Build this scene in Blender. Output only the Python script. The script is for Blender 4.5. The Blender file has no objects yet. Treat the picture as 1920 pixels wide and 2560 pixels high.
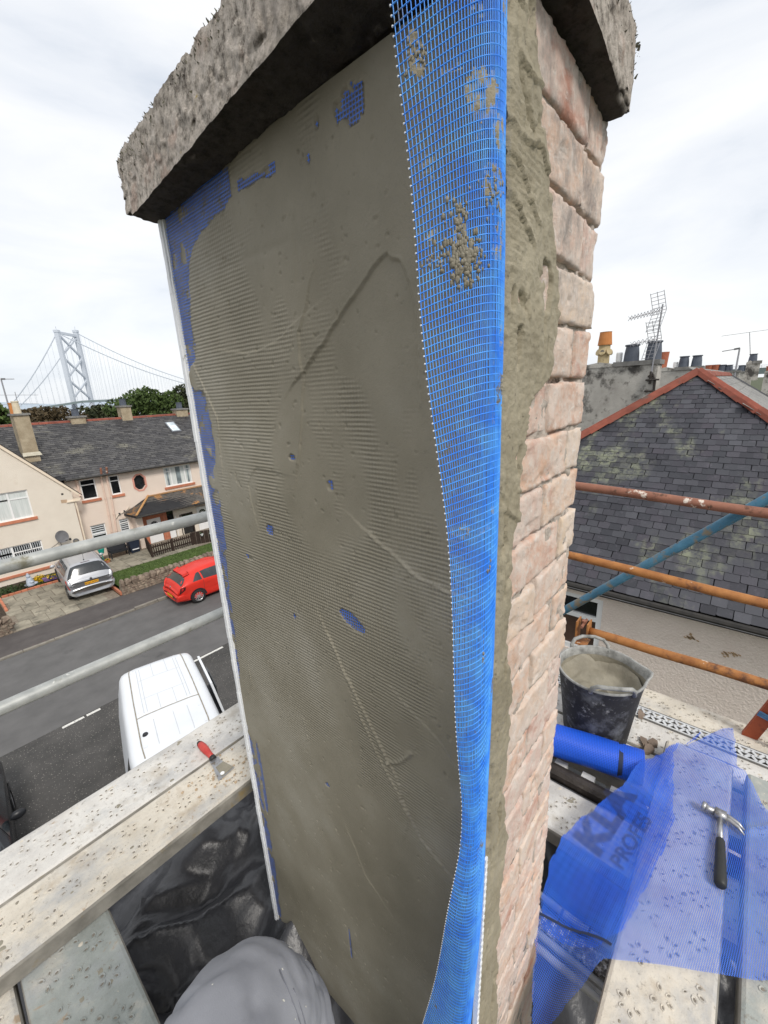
import bpy, math, random
import numpy as np
from mathutils import Matrix, Vector
random.seed(7)
rng = np.random.RandomState(11)
C = bpy.context.scene.collection
SC = bpy.context.scene
PI = math.pi
# ------------------------------------------------------------------ camera, sky, sun, exposure
CAM = Vector((0.0, 0.0, 8.4))
cam = bpy.data.cameras.new('camera')
cam.sensor_fit = 'HORIZONTAL'
cam.sensor_width = 36.0
cam.lens = 36.0 * 1041.0 / 1920.0
cam.clip_start = 0.03
cam.clip_end = 12000
camo = bpy.data.objects.new('camera', cam)
C.objects.link(camo)
# columns: right, up, back
RR = ((0.65098, -0.23627, 0.72139), (-0.75781, -0.14737, 0.63558), (-0.04386, -0.96045, -0.27498))
m = Matrix(((RR[0][0], -RR[0][1], -RR[0][2], 0), (RR[1][0], -RR[1][1], -RR[1][2], 0), (RR[2][0], -RR[2][1], -RR[2][2], 8.4), (0, 0, 0, 1)))
camo.matrix_world = m
SC.camera = camo

SUN_EL, SUN_AZ = math.radians(46), math.radians(-108)     # azimuth measured from +X towards +Y
world = bpy.data.worlds.new('World')
SC.world = world
world.use_nodes = True
wt = world.node_tree
wt.nodes.clear()
w_out = wt.nodes.new('ShaderNodeOutputWorld')
w_sky = wt.nodes.new('ShaderNodeTexSky')
w_sky.sky_type = 'NISHITA'
w_sky.sun_disc = False
w_sky.sun_elevation = SUN_EL
w_sky.sun_rotation = math.radians(90) - SUN_AZ
w_bg = wt.nodes.new('ShaderNodeBackground')
w_bg.inputs['Strength'].default_value = 0.10
wt.links.new(w_sky.outputs[0], w_bg.inputs['Color'])
# the cloud layer of the overcast: soft pale grey-white cover over the blue
w_tc = wt.nodes.new('ShaderNodeTexCoord')
w_map = wt.nodes.new('ShaderNodeMapping')
w_map.inputs['Scale'].default_value = (1.0, 1.0, 3.2)
wt.links.new(w_tc.outputs['Generated'], w_map.inputs['Vector'])
w_n = wt.nodes.new('ShaderNodeTexNoise')
w_n.inputs['Scale'].default_value = 2.1
w_n.inputs['Detail'].default_value = 7
w_n.inputs['Roughness'].default_value = 0.55
w_n.inputs['Distortion'].default_value = 0.35
wt.links.new(w_map.outputs[0], w_n.inputs['Vector'])
w_r = wt.nodes.new('ShaderNodeValToRGB')
w_r.color_ramp.elements[0].position = 0.28
w_r.color_ramp.elements[0].color = (0.56, 0.605, 0.675, 1)
w_r.color_ramp.elements[1].position = 0.62
w_r.color_ramp.elements[1].color = (0.84, 0.845, 0.85, 1)
e = w_r.color_ramp.elements.new(0.42)
e.color = (0.72, 0.745, 0.785, 1)
wt.links.new(w_n.outputs[0], w_r.inputs[0])
w_bg2 = wt.nodes.new('ShaderNodeBackground')
w_bg2.inputs['Strength'].default_value = 1.0
wt.links.new(w_r.outputs[0], w_bg2.inputs['Color'])
w_mix = wt.nodes.new('ShaderNodeMixShader')
w_mix.inputs[0].default_value = 0.90
wt.links.new(w_bg.outputs[0], w_mix.inputs[1])
wt.links.new(w_bg2.outputs[0], w_mix.inputs[2])
wt.links.new(w_mix.outputs[0], w_out.inputs['Surface'])

sun = bpy.data.lights.new('sun', 'SUN')
sun.energy = 1.9
sun.angle = math.radians(14)
sun.color = (1.0, 0.95, 0.88)
suno = bpy.data.objects.new('sun', sun)
C.objects.link(suno)
sd = Vector((math.cos(SUN_EL) * math.cos(SUN_AZ), math.cos(SUN_EL) * math.sin(SUN_AZ), math.sin(SUN_EL)))
suno.rotation_euler = sd.to_track_quat('Z', 'Y').to_euler()
suno.location = (0, 0, 60)
vs = SC.view_settings
vs.view_transform = 'Standard'
vs.look = 'None'
vs.exposure = 0.38
vs.gamma = 1.0
vs.use_curve_mapping = False

# ------------------------------------------------------------------ helpers
def hash3(ix, iy, iz, seed):
    h = (ix.astype(np.int64) * 374761393 + iy.astype(np.int64) * 668265263 + iz.astype(np.int64) * 1274126177 + seed * 974711) & 0x7fffffff
    h = (h ^ (h >> 13)) * 1103515245 & 0x7fffffff
    h = (h ^ (h >> 16)) * 69069 & 0x7fffffff
    return ((h ^ (h >> 11)) & 0xffff) / 65535.0
def vnoise(p, seed=0):
    f = np.floor(p)
    t = p - f
    t = t * t * (3 - 2 * t)
    i = f.astype(np.int64)
    r = 0
    for dx in (0, 1):
        for dy in (0, 1):
            for dz in (0, 1):
                w = (t[:, 0] if dx else 1 - t[:, 0]) * (t[:, 1] if dy else 1 - t[:, 1]) * (t[:, 2] if dz else 1 - t[:, 2])
                r = r + w * hash3(i[:, 0] + dx, i[:, 1] + dy, i[:, 2] + dz, seed)
    return r * 2 - 1
def fbm(p, scale=1.0, octv=4, seed=0, gain=0.5):
    p = np.asarray(p, float) * scale
    a, s, r = 1.0, 0.0, 0
    for o in range(octv):
        r = r + a * vnoise(p + 17.3 * o, seed + o)
        s += a
        a *= gain
        p = p * 2.03
    return r / s
def sm(x, a, b):
    t = np.clip((x - a) / (b - a), 0, 1)
    return t * t * (3 - 2 * t)

class MB:
    """collects polygons; build() links them as one mesh object"""
    def __init__(s):
        s.v, s.f, s.mi, s.cur = [], [], [], 0
    def add(s, verts, faces):
        o = len(s.v)
        s.v.extend([tuple(q) for q in verts])
        s.f.extend([tuple(i + o for i in f) for f in faces])
        s.mi.extend([s.cur] * len(faces))
        return s
    def box(s, x0, x1, y0, y1, z0, z1):
        v = [(x, y, z) for z in (z0, z1) for y in (y0, y1) for x in (x0, x1)]
        return s.add(v, [(0, 2, 3, 1), (4, 5, 7, 6), (0, 1, 5, 4), (2, 6, 7, 3), (0, 4, 6, 2), (1, 3, 7, 5)])
    def obox(s, c, ax, ay, az):
        c, ax, ay, az = Vector(c), Vector(ax), Vector(ay), Vector(az)
        v = [c + ax * i + ay * j + az * k for k in (-1, 1) for j in (-1, 1) for i in (-1, 1)]
        return s.add(v, [(0, 2, 3, 1), (4, 5, 7, 6), (0, 1, 5, 4), (2, 6, 7, 3), (0, 4, 6, 2), (1, 3, 7, 5)])
    def bar(s, p0, p1, w, h, up=(0, 0, 1)):
        p0, p1 = Vector(p0), Vector(p1)
        d = (p1 - p0)
        L = d.length
        d.normalize()
        u = Vector(up)
        sd_ = d.cross(u)
        if sd_.length < 1e-4:
            sd_ = d.cross(Vector((1, 0, 0)))
        sd_.normalize()
        u = sd_.cross(d)
        return s.obox((p0 + p1) / 2, d * L / 2, sd_ * w / 2, u * h / 2)
    def tube(s, pts, r, n=10, caps=True):
        pts = [Vector(p) for p in pts]
        k = len(pts)
        rs = r if isinstance(r, (list, tuple)) else [r] * k
        V, F = [], []
        ref = None
        for i in range(k):
            d = (pts[min(i + 1, k - 1)] - pts[max(i - 1, 0)]).normalized()
            if ref is None:
                ref = Vector((0, 0, 1)) if abs(d.z) < .9 else Vector((1, 0, 0))
            a = d.cross(ref).normalized()
            b = a.cross(d)
            ref = b
            for j in range(n):
                t = 2 * PI * j / n
                V.append(pts[i] + (a * math.cos(t) + b * math.sin(t)) * rs[i])
        for i in range(k - 1):
            for j in range(n):
                j2 = (j + 1) % n
                F.append((i * n + j, i * n + j2, (i + 1) * n + j2, (i + 1) * n + j))
        if caps:
            F.append(tuple(reversed(range(n))))
            F.append(tuple(range((k - 1) * n, k * n)))
        return s.add(V, F)
    def lathe(s, c, prof, n=20, cap0=True, cap1=True):
        V, F = [], []
        for (r, z) in prof:
            for j in range(n):
                t = 2 * PI * j / n
                V.append((c[0] + r * math.cos(t), c[1] + r * math.sin(t), c[2] + z))
        for i in range(len(prof) - 1):
            for j in range(n):
                j2 = (j + 1) % n
                F.append((i * n + j, i * n + j2, (i + 1) * n + j2, (i + 1) * n + j))
        if cap0: F.append(tuple(reversed(range(n))))
        if cap1: F.append(tuple(range((len(prof) - 1) * n, len(prof) * n)))
        return s.add(V, F)
    def prism(s, pts, vec):
        pts = [Vector(p) for p in pts]
        v = Vector(vec)
        n = len(pts)
        V = pts + [p + v for p in pts]
        F = [tuple(range(n)), tuple(reversed(range(n, 2 * n)))]
        for i in range(n):
            j = (i + 1) % n
            F.append((i, i + n, j + n, j))
        return s.add(V, F)
    def quad(s, a, b, c, d):
        return s.add([a, b, c, d], [(0, 1, 2, 3)])
    def sphere(s, c, r, n=8, mrings=5, sq=(1, 1, 1)):
        V, F = [], []
        for i in range(1, mrings):
            ph = PI * i / mrings
            for j in range(n):
                t = 2 * PI * j / n
                V.append((c[0] + r * sq[0] * math.sin(ph) * math.cos(t), c[1] + r * sq[1] * math.sin(ph) * math.sin(t), c[2] + r * sq[2] * math.cos(ph)))
        T, B = len(V), len(V) + 1
        V += [(c[0], c[1], c[2] + r * sq[2]), (c[0], c[1], c[2] - r * sq[2])]
        for i in range(mrings - 2):
            for j in range(n):
                j2 = (j + 1) % n
                F.append((i * n + j, (i + 1) * n + j, (i + 1) * n + j2, i * n + j2))
        for j in range(n):
            j2 = (j + 1) % n
            F.append((T, j, j2))
            F.append((B, (mrings - 2) * n + j2, (mrings - 2) * n + j))
        return s.add(V, F)
    def mesh(s, name, mats, smooth=False):
        me = bpy.data.meshes.new(name)
        me.from_pydata(s.v, [], s.f)
        for mm in (mats if isinstance(mats, (list, tuple)) else [mats]):
            me.materials.append(mm)
        if any(s.mi):
            me.polygons.foreach_set('material_index', s.mi)
        if smooth:
            me.polygons.foreach_set('use_smooth', [True] * len(s.f))
        me.update()
        return me
    def build(s, name, mats, parent=None, smooth=False, kind=None):
        return link(s.mesh(name, mats, smooth), name, parent, kind)

def link(me, name, parent=None, kind=None):
    o = bpy.data.objects.new(name, me)
    C.objects.link(o)
    if parent is not None:
        o.parent = parent
        root = parent
        off = Vector((0, 0, 0))
        if parent.type == 'EMPTY':
            o.matrix_parent_inverse = parent.matrix_basis.inverted()
    if kind: o['kind'] = kind
    return o
def grid_mesh(P, nu, nv, name, mats, smooth=True, keep=None, mi=None, uv=None):
    """P: (nu*nv,3) array, row-major [u][v]"""
    idx = np.arange(nu * nv).reshape(nu, nv)
    q = np.stack([idx[:-1, :-1], idx[1:, :-1], idx[1:, 1:], idx[:-1, 1:]], -1).reshape(-1, 4)
    if keep is not None:
        q = q[keep.reshape(-1)]
    me = bpy.data.meshes.new(name)
    me.vertices.add(len(P))
    me.vertices.foreach_set('co', np.asarray(P, np.float32).ravel())
    me.loops.add(len(q) * 4)
    me.loops.foreach_set('vertex_index', q.ravel().astype(np.int32))
    me.polygons.add(len(q))
    me.polygons.foreach_set('loop_start', (np.arange(len(q)) * 4).astype(np.int32))
    for mm in (mats if isinstance(mats, (list, tuple)) else [mats]):
        me.materials.append(mm)
    if uv is not None:
        ul = me.uv_layers.new(name='UVMap')
        ul.data.foreach_set('uv', np.asarray(uv, np.float32)[q.ravel()].ravel())
    me.polygons.foreach_set('use_smooth', [smooth] * len(q))
    me.update(calc_edges=True)
    me.validate()
    return me
def thing(name, label, cat, loc=(0, 0, 0), group=None):
    o = bpy.data.objects.new(name, None)
    C.objects.link(o)
    o.matrix_basis = Matrix.Translation(Vector(loc))
    o.empty_display_size = .1
    return tag(o, label, cat, group)
def tag(o, label, cat, group=None):
    o['label'] = label
    o['category'] = cat
    if group: o['group'] = group
    return o
def structure(o):
    o['kind'] = 'structure'
    return o
def copy_tree(o, parent=None, off=None, label=None):
    c = o.copy()
    C.objects.link(c)
    if parent is not None: c.parent = parent
    if off is not None: c.matrix_basis = Matrix.Translation(Vector(off)) @ o.matrix_basis
    if label: c['label'] = label
    for ch in list(o.children):
        copy_tree(ch, c)
    return c

# ------------------------------------------------------------------ materials (procedural)
class NT:
    def __init__(s, name):
        s.m = bpy.data.materials.new(name)
        s.m.use_nodes = True
        s.t = s.m.node_tree
        s.b = s.t.nodes['Principled BSDF']
        g = s.t.nodes.new('ShaderNodeNewGeometry')
        s.pos = g.outputs['Position']
        s.nor = g.outputs['Normal']
    def n(s, typ, **kw):
        nd = s.t.nodes.new(typ)
        for k, v in kw.items():
            if k.startswith('i_'):
                nd.inputs[k[2:].replace('_', ' ')].default_value = v
            else:
                setattr(nd, k, v)
        return nd
    def l(s, a, b): s.t.links.new(a, b)
    def noise(s, scale, detail=5, rough=.6, vec=None, stretch=None, dist=0):
        v = s.pos if vec is None else vec
        if stretch:
            mp = s.n('ShaderNodeMapping')
            mp.inputs['Scale'].default_value = stretch
            s.l(v, mp.inputs['Vector'])
            v = mp.outputs[0]
        nd = s.n('ShaderNodeTexNoise')
        nd.inputs['Scale'].default_value = scale
        nd.inputs['Detail'].default_value = detail
        nd.inputs['Roughness'].default_value = rough
        nd.inputs['Distortion'].default_value = dist
        s.l(v, nd.inputs['Vector'])
        return nd.outputs[0]
    def ramp(s, fac, stops):
        r = s.n('ShaderNodeValToRGB')
        el = r.color_ramp.elements
        while len(el) > 1: el.remove(el[-1])
        el[0].position = stops[0][0]
        el[0].color = (*stops[0][1], 1) if not isinstance(stops[0][1], (int, float)) else (stops[0][1],) * 3 + (1,)
        for p, c in stops[1:]:
            e = el.new(p)
            e.color = (*c, 1) if not isinstance(c, (int, float)) else (c, c, c, 1)
        s.l(fac, r.inputs[0])
        return r.outputs[0]
    def mix(s, fac, a, b, typ='MIX'):
        nd = s.n('ShaderNodeMix', data_type='RGBA', blend_type=typ)
        for sock, val in ((nd.inputs[0], fac), (nd.inputs[6], a), (nd.inputs[7], b)):
            if hasattr(val, 'is_output'): s.l(val, sock)
            elif isinstance(val, (int, float)): sock.default_value = val
            else: sock.default_value = (*val, 1)
        return nd.outputs[2]
    def math(s, op, a, b=0.0, c=0.0):
        nd = s.n('ShaderNodeMath', operation=op)
        for sock, val in ((nd.inputs[0], a), (nd.inputs[1], b), (nd.inputs[2], c)):
            if hasattr(val, 'is_output'): s.l(val, sock)
            else: sock.default_value = val
        return nd.outputs[0]
    def xyz(s, v=None):
        nd = s.n('ShaderNodeSeparateXYZ')
        s.l(s.pos if v is None else v, nd.inputs[0])
        return nd.outputs
    def bump(s, h, strength=.5, dist=.01, prev=None):
        nd = s.n('ShaderNodeBump')
        nd.inputs['Strength'].default_value = strength
        nd.inputs['Distance'].default_value = dist
        s.l(h, nd.inputs['Height'])
        if prev is not None: s.l(prev, nd.inputs['Normal'])
        return nd.outputs[0]
    def rand(s):
        return s.n('ShaderNodeObjectInfo').outputs['Random']
    def rand2(s):
        """differs for every object and for every loose piece of a joined mesh"""
        return s.math('FRACT', s.math('MULTIPLY_ADD', s.n('ShaderNodeNewGeometry').outputs['Random Per Island'], 3.7, s.rand()))
    def out(s, col=None, rough=None, nrm=None, metal=None, spec=None):
        for nm, v in (('Base Color', col), ('Roughness', rough), ('Normal', nrm), ('Metallic', metal), ('Specular IOR Level', spec)):
            if v is None: continue
            if hasattr(v, 'is_output'): s.l(v, s.b.inputs[nm])
            elif nm == 'Base Color': s.b.inputs[nm].default_value = (*v, 1)
            else: s.b.inputs[nm].default_value = v
        return s.m

def M(name, cols, scale=4, rough=.8, bump=0, bscale=60, bdist=.01, metal=0, rnd=0, spots=(), detail=6, lo=.32, hi=.68, spec=.4, stretch=None, bstretch=None):
    """general weathered surface: noise ramp over cols, optional spot layers (col, scale, threshold, softness), per-object value jitter"""
    t = NT(name)
    nz = t.noise(scale, detail, .62, stretch=stretch)
    k = len(cols)
    col = t.ramp(nz, [(lo + (hi - lo) * i / max(k - 1, 1), c) for i, c in enumerate(cols)])
    for i, (sc, ss, th, so) in enumerate(spots):
        mp = t.n('ShaderNodeMapping')
        mp.inputs['Location'].default_value = (3.7 * i + 1.3, 9.1 * i, 5.5 * i)
        t.l(t.pos, mp.inputs['Vector'])
        f = t.ramp(t.noise(ss, 6, .65, vec=mp.outputs[0]), [(th, 0.0), (min(th + so, 1), 1.0)])
        col = t.mix(f, col, sc)
    if rnd:
        hv = t.n('ShaderNodeHueSaturation')
        t.l(t.math('MULTIPLY_ADD', t.rand(), rnd, 1 - rnd / 2), hv.inputs['Value'])
        t.l(col, hv.inputs['Color'])
        col = hv.outputs[0]
    nrm = t.bump(t.noise(bscale, 5, .6, stretch=bstretch), bump, bdist) if bump else None
    return t.out(col, rough, nrm, metal, spec)
# ------------------------------------------------------------------ material library
ASPHALT = M('asphalt', [(.10, .098, .097), (.135, .132, .130)], 1.2, .9, .25, 70, .01, spots=[((.06, .06, .06), .5, .6, .12)])
def coarse():
    t = NT('coarse_tarmac')
    vo = t.n('ShaderNodeTexVoronoi', i_Scale=22.0)
    t.l(t.pos, vo.inputs['Vector'])
    f = t.ramp(vo.outputs['Distance'], [(.12, 1.0), (.30, 0.0)])
    f2 = t.math('MULTIPLY', f, t.ramp(t.noise(30, 3), [(.47, 0.0), (.58, 1.0)]))
    base = t.ramp(t.noise(.9, 6), [(.35, (.045, .044, .042)), (.65, (.082, .078, .074))])
    col = t.mix(f2, base, (.33, .31, .28))
    return t.out(col, .92, t.bump(vo.outputs['Distance'], .5, .02))
COARSE = coarse()
PAVE = M('pavement_tarmac', [(.07, .062, .06), (.10, .09, .086)], 1.6, .9, .25, 60, spots=[((.14, .09, .08), .8, .62, .1)])
KERB = M('kerb_stone', [(.17, .155, .13), (.27, .25, .215)], 5, .85, .3, 60, rnd=.3)
SLAB = M('patio_slab', [(.20, .18, .14), (.33, .30, .235)], 3, .9, .3, 50, rnd=.35, spots=[((.075, .07, .055), 1.3, .55, .14)])
GRASS_SOIL = M('lawn', [(.05, .085, .02), (.10, .15, .035)], 6, .95, .6, 90, .02)
SOIL = M('soil', [(.03, .022, .016), (.07, .05, .035)], 9, .95, .6, 60, .02)
ROADPAINT = M('road_paint', [(.55, .54, .50), (.75, .74, .70)], 14, .8, spots=[((.12, .12, .12), 20, .58, .06)])
HARL = M('cream_harl', [(.69, .62, .525), (.75, .68, .58)], 1.2, .9, .55, 55, .02, spots=[((.60, .50, .39), .7, .62, .16)])
HARLPINK = M('pink_cream_harl', [(.72, .605, .515), (.77, .655, .56)], 1.2, .9, .55, 55, .02, spots=[((.60, .47, .36), .8, .63, .15)])
CREAMPAINT = M('cream_paint', [(.76, .64, .50), (.80, .69, .55)], 6, .55)
PIPEPAINT = M('pink_pipe_paint', [(.70, .52, .43), (.74, .57, .47)], 6, .5)
TERRA = M('terracotta_paint', [(.44, .155, .085), (.56, .22, .13)], 5, .8, rnd=.2)
RIDGE = M('red_ridge_tile', [(.165, .046, .029), (.255, .074, .047)], 4, .85, .3, 60, rnd=.35, spots=[((.11, .075, .06), 3.0, .57, .1)])
WHITEUPVC = M('white_upvc', [(.78, .78, .77), (.83, .83, .82)], 3, .35)
def glass(name, tint, rough=.06):
    t = NT(name)
    return t.out(t.ramp(t.noise(1.1, 3), [(.4, tint), (.65, tuple(min(1, c * 2.2 + .01) for c in tint))]), rough, spec=.8)
PANE_DARK = glass('dark_pane', (.008, .009, .010))
PANE_GREY = glass('dull_pane', (.16, .19, .20), .15)
CURTAIN = M('net_curtain', [(.50, .54, .52), (.70, .72, .70)], 14, .9, stretch=(1, 1, .05))
BLINDWHITE = M('blind_slat', [(.55, .58, .60), (.62, .66, .68)], 4, .7)
GUTTER = M('black_gutter', [(.02, .019, .018), (.045, .04, .035)], 8, .5)
FENCEWOOD = M('dark_fence_stain', [(.022, .014, .010), (.045, .028, .02)], 9, .75, rnd=.3)
STONE = M('field_stone', [(.12, .085, .065), (.28, .225, .17)], 6, .9, .6, 40, .02, rnd=.5, spots=[((.30, .28, .21), 7, .6, .1)])
RUBBLE = M('rubble_mortar', [(.16, .13, .10), (.28, .24, .19)], 9, .95, .7, 40, .02)
LEAF = M('foliage', [(.030, .055, .012), (.085, .13, .028)], 1.4, .8, rnd=.2)
LEAFBROWN = M('brown_foliage', [(.045, .036, .018), (.10, .068, .03)], 1.4, .8)
LEAFDARK = M('dark_foliage', [(.018, .026, .010), (.055, .062, .022)], 1.4, .8)
LEAFPOT = M('pot_foliage', [(.02, .045, .012), (.05, .09, .025)], 9, .7)
BARK = M('bark', [(.05, .038, .028), (.10, .08, .06)], 10, .9)
FLOWER = M('yellow_flower', [(.75, .42, .01), (.80, .62, .03)], 30, .7)
PURPLE = M('purple_plastic', [(.16, .10, .24), (.20, .13, .30)], 8, .5)
TEALP = M('teal_plastic', [(.01, .30, .23), (.02, .36, .28)], 8, .4)
BLACKPL = M('black_plastic', [(.012, .013, .016), (.022, .024, .028)], 8, .4)
STATUE = M('blue_grey_statue', [(.32, .37, .44), (.48, .53, .60)], 16, .8)
SAT = M('dish_grey', [(.10, .10, .105), (.16, .16, .165)], 4, .5)
STEELPALE = M('hazed_bridge_paint', [(.47, .505, .55), (.54, .575, .62)], .05, .7)  # light grey bridge paint, with distance haze put into the colour
STEELDECK = M('bridge_deck_steel', [(.13, .165, .165), (.17, .21, .21)], .05, .7)
TRUSSM = M('truss_steel', [(.16, .17, .20), (.22, .23, .26)], .05, .7)
WATER = M('water_surface', [(.30, .34, .38), (.38, .42, .46)], .02, .25)
GALV = M('galvanised_tube', [(.30, .31, .30), (.47, .48, .46)], 12, .5, .15, 80, .003, .25, spots=[((.21, .20, .15), 9, .58, .12), ((.60, .60, .56), 26, .64, .06)])
RUSTO = M('orange_painted_tube', [(.27, .10, .028), (.42, .18, .052)], 14, .6, .2, 90, .003, spots=[((.12, .05, .025), 12, .55, .1), ((.62, .52, .42), 17, .66, .04)])
RUSTR = M('red_rust_tube', [(.20, .085, .055), (.31, .135, .085)], 14, .65, .2, 90, .003, spots=[((.11, .05, .03), 16, .56, .08), ((.68, .60, .52), 6.2, .61, .03)])
RUSTPLATE = M('red_oxide_plate', [(.27, .05, .02), (.36, .08, .03)], 8, .6, .2, 60, .003, spots=[((.12, .03, .015), 9, .6, .1)])
BLUETUBE = M('blue_painted_tube', [(.04, .14, .22), (.08, .22, .33)], 12, .5, .2, 90, .003, spots=[((.20, .17, .12), 14, .53, .10), ((.08, .06, .045), 24, .62, .05)])
def board(name, a, b, c):
    t = NT(name)
    col = t.ramp(t.noise(6, 8, .65), [(.33, a), (.55, b), (.68, c)])
    col = t.mix(t.ramp(t.noise(3.1, 6, .7, stretch=(1, 1.7, 1)), [(.52, 0.0), (.68, .7)]), col, (.36, .37, .38))
    col = t.mix(t.ramp(t.noise(9, 6, .7, dist=.6), [(.63, 0.0), (.69, .8)]), col, (.36, .25, .15))
    col = t.mix(t.ramp(t.noise(55, 4, .7), [(.60, 0.0), (.68, .55)]), col, (.20, .175, .14))
    col = t.mix(t.ramp(t.noise(1.6, 7, .72), [(.50, 0.0), (.70, .55)]), col, (.27, .26, .245))
    col = t.mix(t.ramp(t.noise(150, 3, .8), [(.58, 0.0), (.70, .5)]), col, (.30, .275, .235))
    return t.out(col, .85, t.bump(t.noise(42, 8, .72), .8, .004))
BOARDPALE = board('mortar_dusted_board', (.52, .495, .46), (.66, .64, .60), (.48, .44, .38))
BOARDWARM = board('sandy_board', (.50, .45, .37), (.63, .58, .495), (.44, .37, .28))
BOARDGREY = board('grey_green_board', (.24, .26, .24), (.34, .36, .335), (.52, .49, .42))
BOARDSIDE = M('board_side_metal', [(.16, .15, .13), (.34, .32, .28)], 9, .75, .3, 70, .003, spots=[((.26, .20, .10), 7, .6, .1)])
HOLE_SHADE = M('painted_hole_shade', [(.13, .115, .095), (.28, .25, .205)], 60, .95)  # shade of holes and mouths put into the colour, nothing is cut
BLACKSHEET = M('black_polythene', [(.022, .022, .025), (.046, .046, .051)], 5, .38, .35, 22, .012, spec=.6, spots=[((.13, .13, .14), 3.1, .60, .16), ((.42, .42, .42), 38, .735, .03)])
PVC = M('white_pvc', [(.74, .75, .76), (.82, .83, .84)], 20, .45, spots=[((.30, .28, .23), 26, .64, .06)])
def mortar_face():
    t = NT('wet_mortar')
    x, y, z = t.xyz()
    warp = t.math('MULTIPLY', t.noise(5, 3), 5.0)
    sz = t.math('SINE', t.math('MULTIPLY_ADD', z, 2 * PI / .0082, warp))
    sy = t.math('SINE', t.math('MULTIPLY_ADD', y, 2 * PI / .0074, t.math('MULTIPLY', t.noise(3, 2), 6.0)))
    # where the mesh telegraphs through: patchy, mostly in the upper half
    zone = t.math('MULTIPLY', t.ramp(t.math('MULTIPLY_ADD', z, .5, -3.35), [(.30, 0.0), (.50, 1.0)]), t.ramp(t.noise(4.2, 2, .5, stretch=(1, 1, .55), dist=.5), [(.46, 0.0), (.54, 1.0)]))
    low = t.math('MULTIPLY', t.ramp(t.noise(5.5, 3, .5), [(.57, 0.0), (.64, .7)]), .6)
    mk = t.math('MAXIMUM', zone, low)
    h = t.math('MULTIPLY', t.math('ADD', sz, t.math('MULTIPLY', sy, t.ramp(t.noise(3, 2), [(.42, .12), (.62, .9)]))), mk)
    n1 = t.bump(h, .50, .0015)
    n2 = t.bump(t.noise(240, 6, .7), .45, .0014, n1)
    n3 = t.bump(t.noise(60, 7, .7, stretch=(1, 1.2, .6)), .35, .003, n2)
    col = t.ramp(t.noise(2.4, 7, .6), [(.30, (.192, .172, .126)), (.50, (.252, .228, .173)), (.66, (.322, .298, .242))])
    col = t.mix(t.ramp(h, [(.0, 0.0), (1.0, .16)]), col, (.31, .285, .235))
    col = t.mix(t.ramp(t.noise(150, 4, .8), [(.55, 0.0), (.75, .35)]), col, (.14, .125, .095))
    return t.out(col, .62, n3, spec=.35)
MORTAR = mortar_face()
MORTARR = M('trowelled_mortar', [(.235, .205, .140), (.35, .31, .225)], 10, .72, .75, 120, .004, spots=[((.12, .105, .075), 60, .62, .08)])
JOINT = M('old_lime_joint', [(.30, .26, .22), (.56, .49, .43)], 34, .95, .8, 120, .006, spots=[((.05, .042, .034), 30, .58, .08)])
def brickm():
    t = NT('limewashed_brick')
    r = t.rand()
    base = t.ramp(r, [(0, (.68, .40, .28)), (.2, (.78, .62, .46)), (.4, (.72, .50, .42)), (.6, (.80, .60, .43)), (.8, (.74, .42, .28)), (1, (.70, .52, .46))])
    wash = t.ramp(t.noise(15, 9, .8), [(.38, .1), (.56, .88)])
    col = t.mix(wash, base, (.78, .67, .59))
    grey = t.math('MULTIPLY', t.ramp(t.noise(22, 8, .7, stretch=(1, 1, .6)), [(.46, 0.0), (.66, .85)]), t.ramp(t.math('MULTIPLY_ADD', t.xyz()[2], 1.0, -8.0), [(.36, .12), (.62, 1.0)]))
    col = t.mix(grey, col, (.33, .30, .28))
    red = t.math('MULTIPLY', t.ramp(t.noise(9, 6, .6, stretch=(1, 1, 1.8)), [(.55, 0.0), (.68, .75)]), t.ramp(r, [(.3, .1), (.9, 1.0)]))
    col = t.mix(red, col, (.52, .22, .145))
    col = t.mix(t.ramp(t.noise(110, 5, .8), [(.60, 0.0), (.70, .6)]), col, (.26, .21, .17))
    col = t.mix(t.ramp(t.noise(60, 6, .8), [(.55, 0.0), (.66, .6)]), col, (.80, .74, .69))
    nb = t.bump(t.noise(120, 9, .80), .9, .006)
    return t.out(col, .92, t.bump(t.noise(20, 4, .6, stretch=(1, 1, .4)), .35, .008, nb), spec=.2)
BRICK = brickm()
def capm():
    t = NT('weathered_cope_concrete')
    col = t.ramp(t.noise(48, 9, .78), [(.33, (.07, .058, .05)), (.42, (.30, .265, .23)), (.50, (.58, .52, .455)), (.62, (.80, .72, .65))])
    col = t.mix(t.ramp(t.noise(4, 5, .6), [(.46, 0.0), (.66, .5)]), col, (.44, .38, .33))
    col = t.mix(t.ramp(t.noise(11, 5, .6), [(.58, 0.0), (.68, .5)]), col, (.52, .36, .29))
    col = t.mix(t.ramp(t.noise(18, 5, .7, dist=.4), [(.70, 0.0), (.735, .8)]), col, (.48, .36, .09))
    # underside shade put into the colour of faces that look down
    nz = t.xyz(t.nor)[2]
    under_shade = t.ramp(t.math('MULTIPLY_ADD', nz, .5, .5), [(.05, 1.0), (.30, 0.0)])
    col = t.mix(t.math('MULTIPLY', under_shade, .9), col, (.035, .031, .026))
    nb = t.bump(t.noise(70, 9, .78), .9, .012)
    return t.out(col, .95, nb, spec=.15)
CAPM = capm()
MOSS = M('dry_moss', [(.05, .055, .035), (.20, .19, .14)], 40, .95)
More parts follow.
